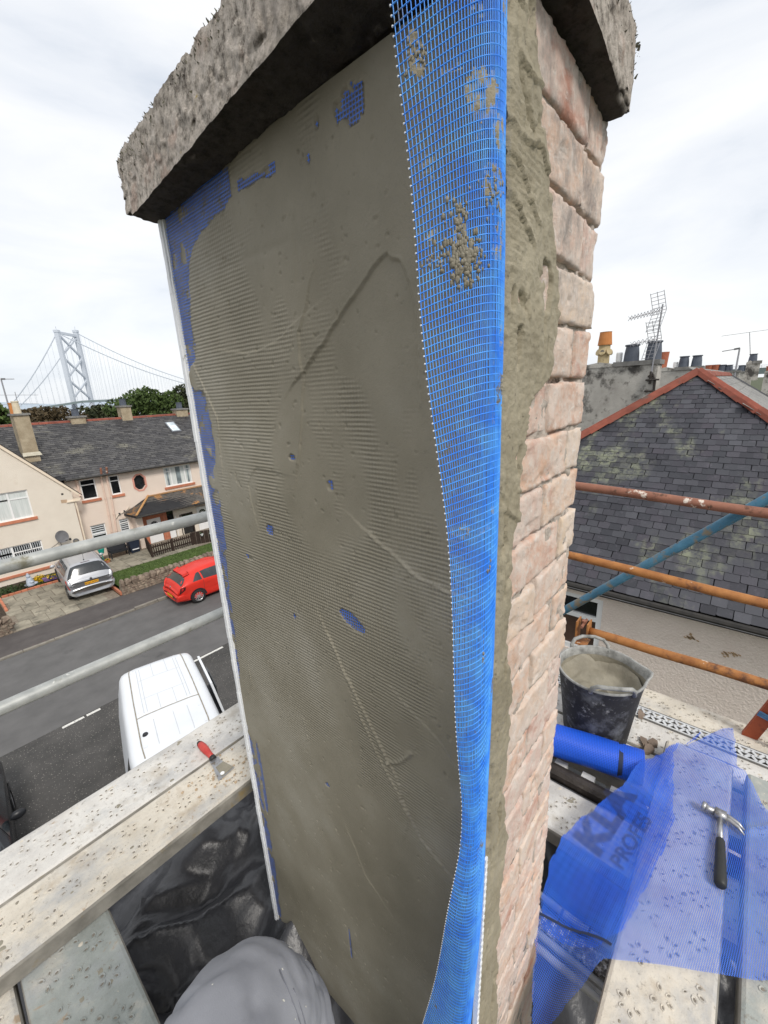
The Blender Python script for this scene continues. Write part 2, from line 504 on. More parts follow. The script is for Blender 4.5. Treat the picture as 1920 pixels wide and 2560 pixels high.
def bluewire(name, patch, th):
    t = NT(name)
    col = t.ramp(t.noise(30, 4), [(.35, (.035, .25, .93)), (.65, (.11, .42, .97))])
    if patch:
        f = t.ramp(t.noise(9, 6, .7, dist=.3), [(th, 0.0), (th + .035, 1.0)])
        col = t.mix(f, col, (.20, .175, .13))
    t.b.inputs['Transmission Weight'].default_value = 0.0
    t.b.inputs['Subsurface Weight'].default_value = 0.0
    return t.out(col, .42, spec=.5)
WIRE = bluewire('blue_glassfibre', True, .61)
WIREDIRTY = M('embedded_blue_glassfibre', [(.03, .13, .60), (.06, .21, .78)], 40, .6, spots=[((.15, .15, .16), 45, .57, .08)])
def sheetm(name, alpha, col_a, col_b, pitch=.0045):
    """open-weave cloth: real holes between the yarns"""
    t = NT(name)
    uv = t.n('ShaderNodeUVMap').outputs[0]
    u, v, _ = t.xyz(uv)
    def yarn(c, k):
        s_ = t.math('SINE', t.math('MULTIPLY', c, 2 * PI / pitch))
        return t.ramp(t.math('MULTIPLY_ADD', s_, .5, .5), [(max(0, k - .18), 0.0), (min(1, k + .18), 1.0)])
    yv = t.math('MAXIMUM', yarn(u, 1 - alpha), yarn(v, 1 - alpha))
    t.l(yv, t.b.inputs['Alpha'])
    return t.out(t.ramp(t.noise(7, 5), [(.35, col_a), (.65, col_b)]), .45, spec=.45)
SHEET = sheetm('blue_mesh_cloth', .10, (.03, .13, .70), (.07, .22, .80))
SHEET2 = sheetm('blue_mesh_cloth_folded', .20, (.006, .075, .56), (.018, .14, .74), .0056)
ROLLM = M('blue_mesh_roll', [(.008, .075, .60), (.014, .12, .78)], 12, .4, .9, 1, .002)
def rollm():
    t = NT('wound_blue_mesh')
    uv = t.n('ShaderNodeUVMap').outputs[0]
    u, v, _ = t.xyz(uv)
    a = t.math('SINE', t.math('MULTIPLY', u, 2 * PI / .006))
    b = t.math('SINE', t.math('MULTIPLY', v, 2 * PI / .006))
    h = t.math('MAXIMUM', a, b)
    col = t.ramp(t.math('MULTIPLY_ADD', h, .5, .5), [(.25, (.004, .035, .30)), (.7, (.012, .11, .74))])
    return t.out(col, .45, t.bump(h, .5, .001))
ROLLM = rollm()
PRINT = M('black_print', [(.012, .018, .05), (.02, .03, .07)], 9, .6)
PRINTMESH = sheetm('black_print_on_mesh', .30, (.010, .016, .06), (.02, .03, .10), .0056)
BUCKETM = M('mortar_stained_rubber', [(.016, .015, .015), (.034, .033, .033)], 7, .7, .35, 60, .004, spots=[((.14, .145, .155), 12, .50, .18), ((.40, .40, .40), 30, .60, .14)])
RIMM = M('bucket_rim', [(.14, .14, .13), (.42, .42, .40)], 20, .7, .4, 70, .003)
WETMIX = M('bucket_mortar', [(.20, .18, .135), (.30, .275, .215)], 9, .6, .6, 40, .008)
WETDARK = M('scooped_mortar', [(.10, .09, .066), (.14, .125, .095)], 12, .5, .5, 40, .006)
SHARD = M('slate_shard', [(.16, .12, .09), (.26, .20, .155)], 14, .8, .4, 50, rnd=.3)
CHROME = M('worn_steel', [(.32, .32, .33), (.50, .50, .50)], 30, .42, metal=.85, spots=[((.22, .17, .12), 30, .6, .1)])
GRIP = M('black_rubber_grip', [(.014, .015, .015), (.030, .031, .030)], 20, .5, .3, 120, .002)
REDH = M('red_handle', [(.42, .035, .03), (.52, .07, .055)], 30, .45, spots=[((.50, .30, .26), 50, .6, .08)])
TROUSER = M('grey_work_trousers', [(.24, .245, .268), (.31, .315, .34)], 9, .9, .35, 500, .001, spots=[((.36, .31, .25), 11, .66, .1)])
JACKET = M('dark_jacket', [(.02, .022, .028), (.035, .037, .045)], 9, .8)
SKIN = M('skin', [(.52, .31, .22), (.58, .36, .26)], 9, .5)
LIMB = SKIN
PAINTSPOT = M('mortar_fleck', [(.62, .60, .52), (.74, .72, .66)], 30, .8)
CARSILVER = M('silver_paint', [(.42, .43, .45), (.46, .47, .49)], 2, .26, metal=.35)
CARRED = M('red_paint', [(.60, .028, .018), (.66, .04, .025)], 2, .25)
CARBLACK = M('dark_car_paint', [(.012, .013, .016), (.02, .021, .024)], 2, .22)
VANWHITE = M('white_van_paint', [(.70, .725, .755), (.74, .76, .785)], 2, .30, spots=[((.70, .71, .70), 5, .66, .12)])
SEAM = M('dirty_seam', [(.22, .19, .14), (.36, .33, .28)], 10, .8)
SEAMF = M('pressed_line', [(.50, .52, .55), (.58, .60, .63)], 10, .6)
CARGLASS = glass('car_glass', (.012, .015, .017), .16)
TYRE = M('tyre', [(.014, .014, .014), (.024, .024, .024)], 20, .8)
ALLOY = M('alloy', [(.45, .45, .46), (.55, .55, .56)], 20, .35, metal=.6)
LAMPRED = M('red_lamp', [(.42, .012, .012), (.55, .03, .025)], 20, .2)
LAMPDARK = M('dark_lamp', [(.02, .01, .01), (.10, .02, .02)], 20, .2)
PLATE = M('orange_plate', [(.72, .34, .01), (.76, .38, .02)], 20, .45)
def slatem(name, cols, moss, mth, sheen=.55):
    t = NT(name)
    col = t.ramp(t.rand2(), [(i / (len(cols) - 1), c) for i, c in enumerate(cols)])
    col = t.mix(t.ramp(t.noise(.9, 6, .6), [(.42, 0.0), (.68, .4)]), col, cols[0])
    col = t.mix(t.ramp(t.noise(60, 4, .8), [(.66, 0.0), (.72, .6)]), col, (.26, .26, .22))
    col = t.mix(t.ramp(t.noise(7, 7, .7), [(.56, 0.0), (.70, .5)]), col, tuple(min(1, c * 1.9 + .02) for c in cols[-1]))
    f = t.math('MULTIPLY', t.ramp(t.noise(1.05, 4, .6, stretch=(.5, 1, .6)), [(mth, 0.0), (mth + .10, 1.0)]), t.ramp(t.noise(9, 6, .75), [(.40, 0.0), (.56, .9)]))
    f = t.math('MULTIPLY', f, t.ramp(t.rand2(), [(.15, .25), (.7, 1.0)]))
    col = t.mix(f, col, moss)
    return t.out(col, sheen, t.bump(t.noise(34, 6, .65), .5, .006), spec=.45)
SLATE = slatem('welsh_slate', [(.020, .020, .026), (.042, .040, .050), (.052, .053, .062), (.026, .027, .034), (.066, .067, .078), (.044, .038, .049)], (.19, .20, .135), .53)
SLATEG = slatem('grey_slate', [(.16, .155, .15), (.22, .215, .20), (.26, .25, .23)], (.20, .20, .12), .6, .7)
SLATEF = slatem('street_slate', [(.030, .029, .031), (.060, .058, .058), (.10, .096, .092), (.042, .040, .042), (.075, .073, .074)], (.20, .19, .15), .60)
SLATED = M('slate_underlay', [(.016, .016, .018), (.026, .026, .028)], 3, .8)
SLATEP = M('porch_slate', [(.055, .05, .045), (.11, .10, .09)], 5, .7, .4, 40, rnd=.4, spots=[((.42, .20, .06), 1.4, .52, .12)])
OLDHARL = M('stained_grey_harl', [(.36, .34, .305), (.54, .52, .47)], 1.7, .95, .6, 30, .02, spots=[((.07, .066, .06), 1.1, .54, .10), ((.16, .15, .13), 3.2, .56, .12)])
STACKST = M('sandstone_stack', [(.30, .24, .16), (.45, .38, .27)], 3, .95, .7, 30, .03, spots=[((.10, .09, .075), 2.4, .60, .1), ((.40, .38, .22), 3.0, .62, .08)])
COPE = M('grey_cope', [(.16, .155, .145), (.25, .245, .23)], 6, .9, .4, 40)
POTBLUE = M('blue_grey_pot', [(.060, .072, .095), (.10, .115, .145)], 5, .55)
POTRED = M('red_clay_pot', [(.34, .10, .055), (.44, .15, .08)], 6, .8)
POTORANGE = M('orange_clay_pot', [(.46, .17, .045), (.54, .22, .07)], 6, .75)
POTBUFF = M('buff_clay_pot', [(.42, .33, .18), (.54, .44, .27)], 6, .85, spots=[((.18, .15, .10), 4, .6, .1)])
POTCREAM = M('cream_clay_pot', [(.58, .50, .36), (.66, .58, .44)], 6, .8)
ALU = M('aerial_metal', [(.30, .30, .32), (.42, .42, .44)], 20, .4, metal=.5)
WALLPINK = M('beige_wet_harl', [(.74, .635, .56), (.82, .72, .64)], 1.4, .92, .8, 26, .03, spots=[((.46, .37, .27), 1.1, .62, .12)])
ROPE = M('blue_rope', [(.06, .16, .30), (.10, .22, .38)], 40, .8)
BAMBOO = M('pale_green_pole', [(.30, .30, .19), (.40, .40, .27)], 20, .6)
BLACKBEAM = M('dark_gutter_iron', [(.025, .020, .018), (.06, .05, .042)], 12, .6, .4, 50, spots=[((.45, .43, .40), 11, .66, .05)])
# ------------------------------------------------------------------ ground, street, water (setting)
mb = MB(); mb.quad((-3000, -900, -.03), (3000, -900, -.03), (3000, 110, -.03), (-3000, 110, -.03))
structure(mb.build('ground', M('earth_ground', [(.05, .065, .03), (.09, .10, .05)], .3, .95)))
mb = MB(); mb.quad((-6000, 110, -1.0), (9000, 110, -1.0), (9000, 9000, -1.0), (-6000, 9000, -1.0))
structure(mb.build('water', WATER))
mb = MB(); mb.quad((-80, 13.1, -.006), (120, 13.1, -.006), (120, 18.62, -.006), (-80, 18.62, -.006))
structure(mb.build('road', ASPHALT))
mb = MB(); mb.quad((-80, 4.0, -.010), (120, 4.0, -.010), (120, 13.1, -.010), (-80, 13.1, -.010))
structure(mb.build('parking_bay', COARSE))
for k, (xa, xb) in enumerate(((-3.6, -2.7), (-1.2, -.35), (1.09, 1.6), (1.66, 2.0), (4.6, 5.8), (7.6, 8.6), (10.5, 11.5))):
    mb = MB(); mb.quad((xa, 12.96, 0.0), (xb, 12.96, 0.0), (xb, 13.06, 0.0), (xa, 13.06, 0.0))
    o = structure(mb.build('road_marking', ROADPAINT))
mb = MB(); mb.quad((-80, 18.9, .06), (120, 18.9, .06), (120, 20.52, .06), (-80, 20.52, .06))
mb.quad((-80, 18.74, -.02), (120, 18.74, -.02), (120, 18.9, .06), (-80, 18.9, .06))
pave = structure(mb.build('pavement', PAVE))
kerb = structure(MB().box(-80, 120, 18.63, 18.74, -.2, .01).build('kerb', RUBBLE))
for i in range(22):
    x = -1.6 + i * .93
    drop = .0 if x < 4.6 else .05
    o = MB().box(x, x + .905, 18.60 + rng.rand() * .012, 18.745, -.05, .045 + drop + rng.rand() * .008).build('kerb_stone', KERB, kerb)

# ------------------------------------------------------------------ the chimney stack
X0, Y0, X1, Y1, ZB, ZT = .541, .2606, .918, 1.145, 5.6, 8.835
chim = thing('chimney_stack', 'close chimney stack with wet grey render left and bare pink bricks right', 'chimney', ((X0 + X1) / 2, (Y0 + Y1) / 2, ZB))
MB().box(X0 + .014, X1 - .006, Y0 + .020, Y1 - .006, ZB, ZT + .03).build('brick_core', JOINT, chim)

def seg_dist(P, line):
    """distance of points P(n,2) to a polyline, and signed side"""
    best = np.full(len(P), 9.0); side = np.zeros(len(P)); par = np.zeros(len(P))
    L = 0
    for a, b in zip(line[:-1], line[1:]):
        a, b = np.array(a), np.array(b); d = b - a; l2 = d @ d
        t = np.clip(((P - a) @ d) / l2, 0, 1)
        q = a + t[:, None] * d
        ds = np.hypot(*(P - q).T)
        cr = d[0] * (P[:, 1] - a[1]) - d[1] * (P[:, 0] - a[0])
        m_ = ds < best
        best[m_] = ds[m_]; side[m_] = np.sign(cr[m_]); par[m_] = L + t[m_] * math.sqrt(l2)
        L += math.sqrt(l2)
    return best, side, par
BAND = [(9.0, .98), (8.758, .99), (8.70, 1.045), (8.584, 1.084), (8.475, 1.067), (8.361, 1.056), (8.266, 1.05), (8.111, 1.078), (7.97, 1.092), (7.817, 1.106), (7.655, 1.112), (7.354, 1.137), (7.2, 1.10), (7.091, 1.115), (6.861, 1.088), (6.498, 1.105), (6.3, 1.115), (5.5, 1.12)]
def bare_mask(y, z):
    """1 where the render is scraped thin and the blue reinforcing shows"""
    P = np.stack([y * 0, y, z], 1)
    zz = np.array([b[0] for b in BAND])[::-1]; yy = np.array([b[1] for b in BAND])[::-1]
    n1 = fbm(P, 38, 3, 5); n2 = fbm(P, 11, 3, 9)
    edge = np.interp(z, zz, yy) + n1 * .010 + n2 * .014
    mk = sm(y - edge, 0, .006)
    mk *= 1 - .85 * sm(n2, .22, .34) * sm(8.6 - z, 0, .1)
    # scraped corner under the cope
    c1 = ((y > .83 + n2 * .02) & (z > 8.79 - (y - .83) * .22 + n1 * .012 + n2 * .02 - .01)).astype(float)
    c2 = (np.abs(z - (8.784 + (y - .70) * .07 + n2 * .008)) < .0085 + n1 * .009) & (y > .69) & (y < .81)
    n3 = fbm(P * [1, 2.6, 1], 26, 3, 19)
    c3 = (np.hypot((y - .505) / .075, (z - 8.806 - (.505 - y) * .25) / .030) + n3 * 1.5 + n1 * .8 < .52)
    c4 = (np.hypot((y - .58) / .036, (z - 7.938 - .25 * (y - .58)) / .017) + n1 * .25 < .95)
    c5 = np.hypot((y - .616) / .011, (z - 8.228) / .014) + n1 * .5 < .9
    c6 = np.hypot((y - .787) / .009, (z - 7.878) / .014) + n1 * .6 < .8
    c7 = np.hypot((y - .693 - (z - 6.78) * .03) / .0048, (z - 6.785) / .072) < 1
    c8 = np.hypot((y - .846) / .02, (z - 8.092) / .012) + n1 * .9 < .62
    c9 = np.hypot((y - .955) / .02, (z - 7.992) / .010) + n1 * .9 < .62
    c10 = np.hypot((y - .724) / .016, (z - 8.277) / .010) + n1 * .9 < .62
    c11 = np.hypot((y - .726) / .012, (z - 7.385) / .012) + n1 * .8 < .62
    c12 = np.hypot((y - 1.085) / .012, (z - 7.15) / .16) < 1
    for c in (c1, c2, c3, c4, c5, c6, c7, c8, c9, c10, c11, c12):
        mk = np.maximum(mk, c.astype(float))
    return np.clip(mk, 0, 1)
NU, NV = 360, 1060
yy, zz = np.meshgrid(np.linspace(Y0 - .001, Y1 - .004, NU), np.linspace(6.15, ZT + .01, NV), indexing='ij')
y, z = yy.ravel(), zz.ravel()
P2 = np.stack([y, z], 1); P3 = np.stack([y * 0, y, z], 1)
h = .0022 + fbm(P3, 5, 3, 1) * .0010 + fbm(P3 * [1, 1, .45], 22, 3, 2) * .0006
def lap(line, hh, w, step, sgn=1, rag=.004):
    global h
    w = w * .62
    d, sd_, pr = seg_dist(P2 + np.stack([fbm(P3, 45, 2, 31), fbm(P3, 45, 2, 33)], 1) * rag, line)
    hh, step = hh * 1.7, step * 1.6
    h = h + hh * np.exp(-(d / w) ** 2) * (.55 + .45 * fbm(P3, 60, 2, 77))
    if step:
        h = h + step * sm(.0020 + sd_ * d * sgn, 0, .004) * np.exp(-(d / .06) ** 2)
L1 = [(.391, 8.44), (.391, 8.501), (.402, 8.552), (.422, 8.583), (.448, 8.597), (.482, 8.58), (.526, 8.547), (.601, 8.491), (.66, 8.448)]
lap(L1, .0017, .0040, .0022)
lap([(.644, 8.551), (.664, 8.514), (.667, 8.448), (.68, 8.361), (.71, 8.265)], .0016, .004, .0014)
lap([(.663, 7.873), (.618, 7.794), (.559, 7.712), (.508, 7.64), (.471, 7.588), (.455, 7.522), (.412, 7.462), (.353, 7.435)], .0026, .0035, .0018)
lap([(.581, 7.713), (.511, 7.6), (.46, 7.544), (.442, 7.505), (.451, 7.457)], .0022, .0028, .001)
lap([(.496, 7.616), (.47, 7.632), (.43, 7.684)], .0045, .006, 0)
lap([(.513, 8.148), (.407, 8.091), (.34, 8.075), (.27, 8.08)], .0026, .004, .0018)
lap([(.438, 7.8), (.351, 7.751), (.30, 7.694)], .0012, .003, .0012)
lap([(.914, 8.505), (.841, 8.493), (.754, 8.503), (.66, 8.538)], .0014, .003, .0012)
lap([(1.099, 8.488), (1.02, 8.361), (1.029, 8.255)], .0018, .003, .0012)
lap([(.80, 8.24), (.87, 8.245), (.92, 8.20), (.905, 8.12)], .0010, .003, .0008)
lap([(1.06, 7.62), (1.055, 7.55), (1.085, 7.50)], .0022, .003, 0)
lap([(.80, 7.56), (.79, 7.50), (.815, 7.47)], .0014, .003, 0)
lap([(.64, 7.25), (.60, 7.17), (.57, 7.15)], .0008, .003, .0008)
for a, b in (((.647, 8.698), (.657, 8.60)), ((.906, 8.671), (.679, 8.668)), ((.60, 8.79), (.60, 8.70))):      # brick coursing ghosting through
    d, _, _ = seg_dist(P2, [a, b]); h = h - .0012 * np.exp(-(d / .008) ** 2)
bm_ = bare_mask(y, z)
h = h * (1 - bm_) + (-.0016) * bm_
h = h + bm_ * fbm(P3, 70, 3, 50) * .0011
pits = sm(fbm(P3, 95, 2, 88), .60, .70)
h = h - pits * .0018 * (1 - bm_)
Pm = np.stack([X0 + .0005 - h, y, z], 1)
link(grid_mesh(Pm, NU, NV, 'wet_render', MORTAR), 'wet_render', chim)

# the blue reinforcing mesh, bared where the render is thin: every yarn segment a ribbon
pit = .0064
ys = np.arange(Y0 + .01, Y1 - .002, pit); zs = np.arange(6.2, ZT, pit)
gy, gz = np.meshgrid(ys, zs, indexing='ij')
mk = (bare_mask(gy.ravel(), gz.ravel()) > .25) & (fbm(np.stack([gy.ravel(), gz.ravel() * .6, gy.ravel() * 0], 1), 42, 3, 66) < .30)
gy, gz = gy.ravel()[mk], gz.ravel()[mk]
n = len(gy)
xw = X0 - .0006 + fbm(np.stack([gy, gz, gy * 0], 1), 16, 2, 3) * .0010
def ribbon(dy, dz):
    v = np.stack([np.stack([xw, gy - dy, gz - dz], 1), np.stack([xw, gy + dy, gz - dz], 1), np.stack([xw, gy + dy, gz + dz], 1), np.stack([xw, gy - dy, gz + dz], 1)], 1)
    return v.reshape(-1, 3)
V = np.concatenate([ribbon(.00072, pit * .5), ribbon(pit * .5, .00065) - [.0004, 0, 0]])
F = np.arange(len(V)).reshape(-1, 4)
me = bpy.data.meshes.new('reinforcing_mesh'); me.from_pydata(V.tolist(), [], F.tolist()); me.materials.append(WIREDIRTY)
link(me, 'reinforcing_mesh', chim, 'stuff')

# white corner bead on the far left arris
mb = MB()
zc = np.linspace(6.0, ZT - .01, 70)
for (ya, yb, xa, xb) in ((Y1 - .004, Y1 + .0085, X0 - .007, X0 + .002), (Y1 - .012, Y1 - .0045, X0 - .0035, X0 + .002)):
    for i in range(len(zc) - 1):
        w0 = .0010 * math.sin(i * 1.7) ; 
        mb.box(xa + .0004 * math.sin(i * 2.1), xb, ya, yb + w0, zc[i], zc[i + 1])
mb.build('corner_bead', PVC, chim)
mb = MB(); mb.box(X0 + .002, X1 - .01, Y1 - .006, Y1 + .002, 5.7, ZT)
mb.build('back_render', MORTARR, chim)

# bricks of the right side, one object each, laid to the joints read from the place
BEDS = [8.84, 8.755, 8.668, 8.581, 8.497, 8.409, 8.320, 8.232, 8.146, 8.052, 7.966, 7.884]
while BEDS[-1] > 5.8: BEDS.append(BEDS[-1] - .0868)
def brick(xa, xb, za, zb, k):
    nx, nz = max(6, int((xb - xa) / .0052)), 16
    u = np.linspace(0, 1, nx + 1); v = np.linspace(0, 1, nz + 1)
    uu, vv = np.meshgrid(u, v, indexing='ij')
    px, pz = xa + (xb - xa) * uu.ravel(), za + (zb - za) * vv.ravel()
    P = np.stack([px, px * 0 + k * 3.1, pz], 1)
    ex = np.minimum(px - xa, xb - px); ez = np.minimum(pz - za, zb - pz)
    e_ = np.minimum(ex, ez)
    out = .0005 + fbm(P, 26, 6, 3, .68) * .0042 - .003 * sm(fbm(P * [1, 1, .6], 90, 3, 13), .3, .6) + (rng.rand() - .5) * .003 + (px - xa) * rng.uniform(-.02, .02)
    out = out - .0034 * (1 - sm(e_ + fbm(P, 60, 2, 5) * .003, -.0005, .0016)) - .005 * sm(fbm(P, 24, 3, 8), .26, .5)
    px = px + (ex < 1e-5) * fbm(P, 34, 3, 4) * .0035
    pz = pz + (ez < 1e-5) * fbm(P, 30, 3, 6) * .0040
    py = Y0 - out
    front = np.stack([px, py, pz], 1)
    # skirt back into the wall
    idx = np.arange((nx + 1) * (nz + 1)).reshape(nx + 1, nz + 1)
    ring = list(idx[:, 0]) + list(idx[-1, 1:]) + list(idx[-2::-1, -1]) + list(idx[0, -2:0:-1])
    back = front[ring].copy(); back[:, 1] = Y0 + (.100 if xb > X1 - .05 else .04)
    V = np.concatenate([front, back])
    F = [(idx[i, j], idx[i + 1, j], idx[i + 1, j + 1], idx[i, j + 1]) for i in range(nx) for j in range(nz)]
    b0 = len(front); n_ = len(ring)
    for i in range(n_):
        j = (i + 1) % n_
        F.append((ring[j], ring[i], b0 + i, b0 + j))
    me = bpy.data.meshes.new('brick'); me.from_pydata(V.tolist(), [], [tuple(int(q) for q in f) for f in F])
    me.polygons.foreach_set('use_smooth', [True] * len(F)); me.materials.append(BRICK); me.update()
    link(me, 'brick', chim)
NU, NV = 90, 620
uu, zz = np.meshgrid(np.linspace(X0 + .01, X1 - .006, NU), np.linspace(6.0, ZT - .004, NV), indexing='ij')
P = np.stack([uu.ravel(), uu.ravel() * 0, zz.ravel()], 1)
dep = .0042 - fbm(P, 48, 4, 35, .65) * .0052 + .014 * sm(fbm(P, 15, 3, 36), .02, .22)
link(grid_mesh(np.stack([P[:, 0], Y0 + dep, P[:, 2]], 1), NU, NV, 'joint_mortar', JOINT), 'joint_mortar', chim)
k = 0
for r in range(len(BEDS) - 1):
    zt, zb_ = BEDS[r] - .0045, BEDS[r + 1] + .0035
    j = (.722 if r % 2 else .828) + (rng.rand() - .5) * .012
    if r == 1: j = .80
    gap = .0035 + rng.rand() * .004
    xe = X1 + (rng.rand() - .5) * .009
    parts = [(X0 + .012, j - gap, 0), (j + gap, xe, 0)] if r % 2 else [(X0 + .03, .722 - .115 + .09 if False else j - gap, 0), (j + gap, xe, 0)]
    for (xa, xb, _) in parts:
        k += 1
        brick(xa, xb, zb_ + (rng.rand() - .5) * .003, zt + (rng.rand() - .5) * .003, k)

def arris(z):
    """x of the hand-built front arris, which bows"""
    return np.interp(z, [7.0, 7.1, 7.25, 7.5, 7.72, 7.9, 8.16, 8.3, 8.48, 8.58, 8.67, 8.8], [.512, .514, .520, .530, .536, .541, .5415, .541, .539, .534, .528, .520])
# band of trowelled mortar along the front arris of the brick side
STR = [(8.95, .600), (8.80, .597), (8.74, .625), (8.683, .652), (8.62, .69), (8.56, .722), (8.50, .728), (8.44, .722), (8.405, .70), (8.38, .642), (8.32, .620), (8.23, .615), (8.15, .600), (8.06, .592), (7.99, .590), (7.90, .612), (7.80, .624), (7.65, .605), (7.5, .626), (7.35, .612), (7.2, .604), (7.0, .625), (6.7, .615), (5.5, .61)]
NU, NV = 80, 900
uu, zz = np.meshgrid(np.linspace(0, .24, NU), np.linspace(6.0, ZT - .002, NV), indexing='ij')
u, z = uu.ravel(), zz.ravel(); x = arris(z) - .0015 + u
P = np.stack([x, x * 0, z], 1)
lim = np.interp(z, [s_[0] for s_ in STR][::-1], [s_[1] for s_ in STR][::-1]) + fbm(P * [.4, 1, 1], 24, 4, 12) * .016 + fbm(P, 90, 2, 15) * .006
e_ = lim - x
hh = .003 + .0045 * sm(e_, 0, .008) + fbm(P * [1, 1, .35], 34, 5, 21, .62) * .0036 + fbm(P, 110, 3, 25) * .0020
comb = (np.sin(z * 2 * PI / .0085 + fbm(P, 9, 2, 3) * 3 + x * 60) * .5 + .5) * sm(fbm(P, 9, 2, 61), .0, .25) * sm(z, 8.1, 8.3)
hh = hh + comb * .0022
ridge = np.abs(fbm(P * [1, 1, .22], 28, 3, 44)); hh = hh - .0065 * np.exp(-(ridge / .045) ** 2) * sm(fbm(P, 12, 2, 9), -.1, .3)
hh = hh - .008 * sm(fbm(P * [1, 1, .4], 50, 2, 71), .42, .56)
t_ = (z * 13 + fbm(P, 7, 2, 81) * 1.6 + x * 9) % 1; hh = hh + .0045 * np.clip(1 - t_ * 3.5, 0, 1) * sm(fbm(P, 10, 2, 83), -.05, .2) * sm(z, 8.0, 8.25)
hh = hh * sm(u, -.006, .006)
Pm = np.stack([x, Y0 - hh, z], 1)
kp = (e_ > 0).reshape(NU, NV)
kp = kp[:-1, :-1] & kp[1:, :-1] & kp[1:, 1:] & kp[:-1, 1:]
link(grid_mesh(Pm, NU, NV, 'mortar_band', MORTARR, keep=kp), 'mortar_band', chim)

# cope: rough cast slab on top
A_, B_, C_, D_ = (.481, 1.196), (.445, .224), (.930, .224), (.945, 1.20)
def capp(u, v, w):
    """unit cube -> cope"""
    xl = A_[0] * v + B_[0] * (1 - v); yl = A_[1] * v + B_[1] * (1 - v)
    xr = D_[0] * v + C_[0] * (1 - v); yr = D_[1] * v + C_[1] * (1 - v)
    x = xl + (xr - xl) * u; y = yl + (yr - yl) * u
    zb = 8.818 + .056 * (1 - v) * (1 - u)
    zt = 8.945 + .035 * (1 - v) * (1 - u) - .02 * u
    return x, y, zb + (zt - zb) * w
def face(nu, nv, fn, nm):
    u, v = np.meshgrid(np.linspace(0, 1, nu), np.linspace(0, 1, nv), indexing='ij')
    x, y, z = fn(u.ravel(), v.ravel())
    P = np.stack([x, y, z], 1)
    c = np.array([.68, .70, 8.885])
    q = (P - c) / np.array([.24, .48, .064])
    # round the arrises, then roughen
    nrm = np.sign(q) * np.clip((np.abs(q) - .86) / .14, 0, 1)
    ex = np.clip((np.abs(q) - np.array([.93, .965, .72])) / np.array([.07, .035, .28]), 0, 1)
    k2 = np.sort(ex, 1)[:, 1]
    P = P - np.sign(q) * ex * (k2[:, None] ** 1.5) * np.array([.010, .010, .012])
    nr = P - c; nr = nr / np.array([.24 ** 2, .48 ** 2, .064 ** 2]); nr /= np.linalg.norm(nr, axis=1)[:, None] + 1e-9
    d = fbm(P, 13, 3, 61) * .0035 + fbm(P, 55, 5, 63, .62) * .0080
    d = d - .006 * sm(fbm(P, 48, 2, 65), .25, .6)
    low = (P[:, 2] < 8.835)
    d = np.where(low, d * .7, d)
    return P + nr * d[:, None], nu, nv
fs = [(210, 34, lambda u, v: capp(u * 0, 1 - u, v)), (120, 34, lambda u, v: capp(u, u * 0, v)), (60, 24, lambda u, v: capp(u * 0 + 1, u, v)), (80, 24, lambda u, v: capp(1 - u, u * 0 + 1, v)),
      (90, 160, lambda u, v: capp(u, v, u * 0 + 1)), (90, 160, lambda u, v: capp(u, 1 - v, u * 0))]
cv, cf = [], []
capmb = MB(); capmb.v = []
allP, allF, off = [], [], 0
for nu, nv, fn in fs:
    P, a, b = face(nu, nv, fn, 'cope')
    idx = np.arange(a * b).reshape(a, b) + off
    allF.append(np.stack([idx[:-1, :-1], idx[1:, :-1], idx[1:, 1:], idx[:-1, 1:]], -1).reshape(-1, 4))
    allP.append(P); off += a * b
P = np.concatenate(allP); F = np.concatenate(allF)
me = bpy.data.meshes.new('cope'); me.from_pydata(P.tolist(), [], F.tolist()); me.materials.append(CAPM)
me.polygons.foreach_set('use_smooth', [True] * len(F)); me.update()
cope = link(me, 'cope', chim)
# dry moss tufts along its upper arrises
mb = MB()
for i in range(1500):
    if i % 5 < 3: u_, v_ = 0, rng.rand()
    elif i % 5 == 3: u_, v_ = rng.rand(), 0
    else: u_, v_ = 1, rng.rand() * .25
    w_ = 1 - abs(rng.randn()) * .22
    x, y, z = capp(u_, v_, max(w_, .1))
    s_ = .0014 + rng.rand() ** 3 * .0042
    p = Vector((x, y, z + .002))
    out = Vector((-1 if u_ == 0 else (1 if u_ == 1 else 0), -1 if (v_ == 0) else 0, .3 + rng.rand() * .7)) + Vector(rng.randn(3) * .5)
    out.normalize()
    sd_ = out.cross(Vector(rng.randn(3))).normalized() * s_ * .45
    p -= out * .003
    mb.add([p - sd_, p + sd_, p + out * s_ * 1.5 + sd_ * .2, p + out * s_ * 1.2 - sd_ * .6], [(0, 1, 2, 3)])
mb.build('dry_moss', MOSS, cope, kind='stuff')

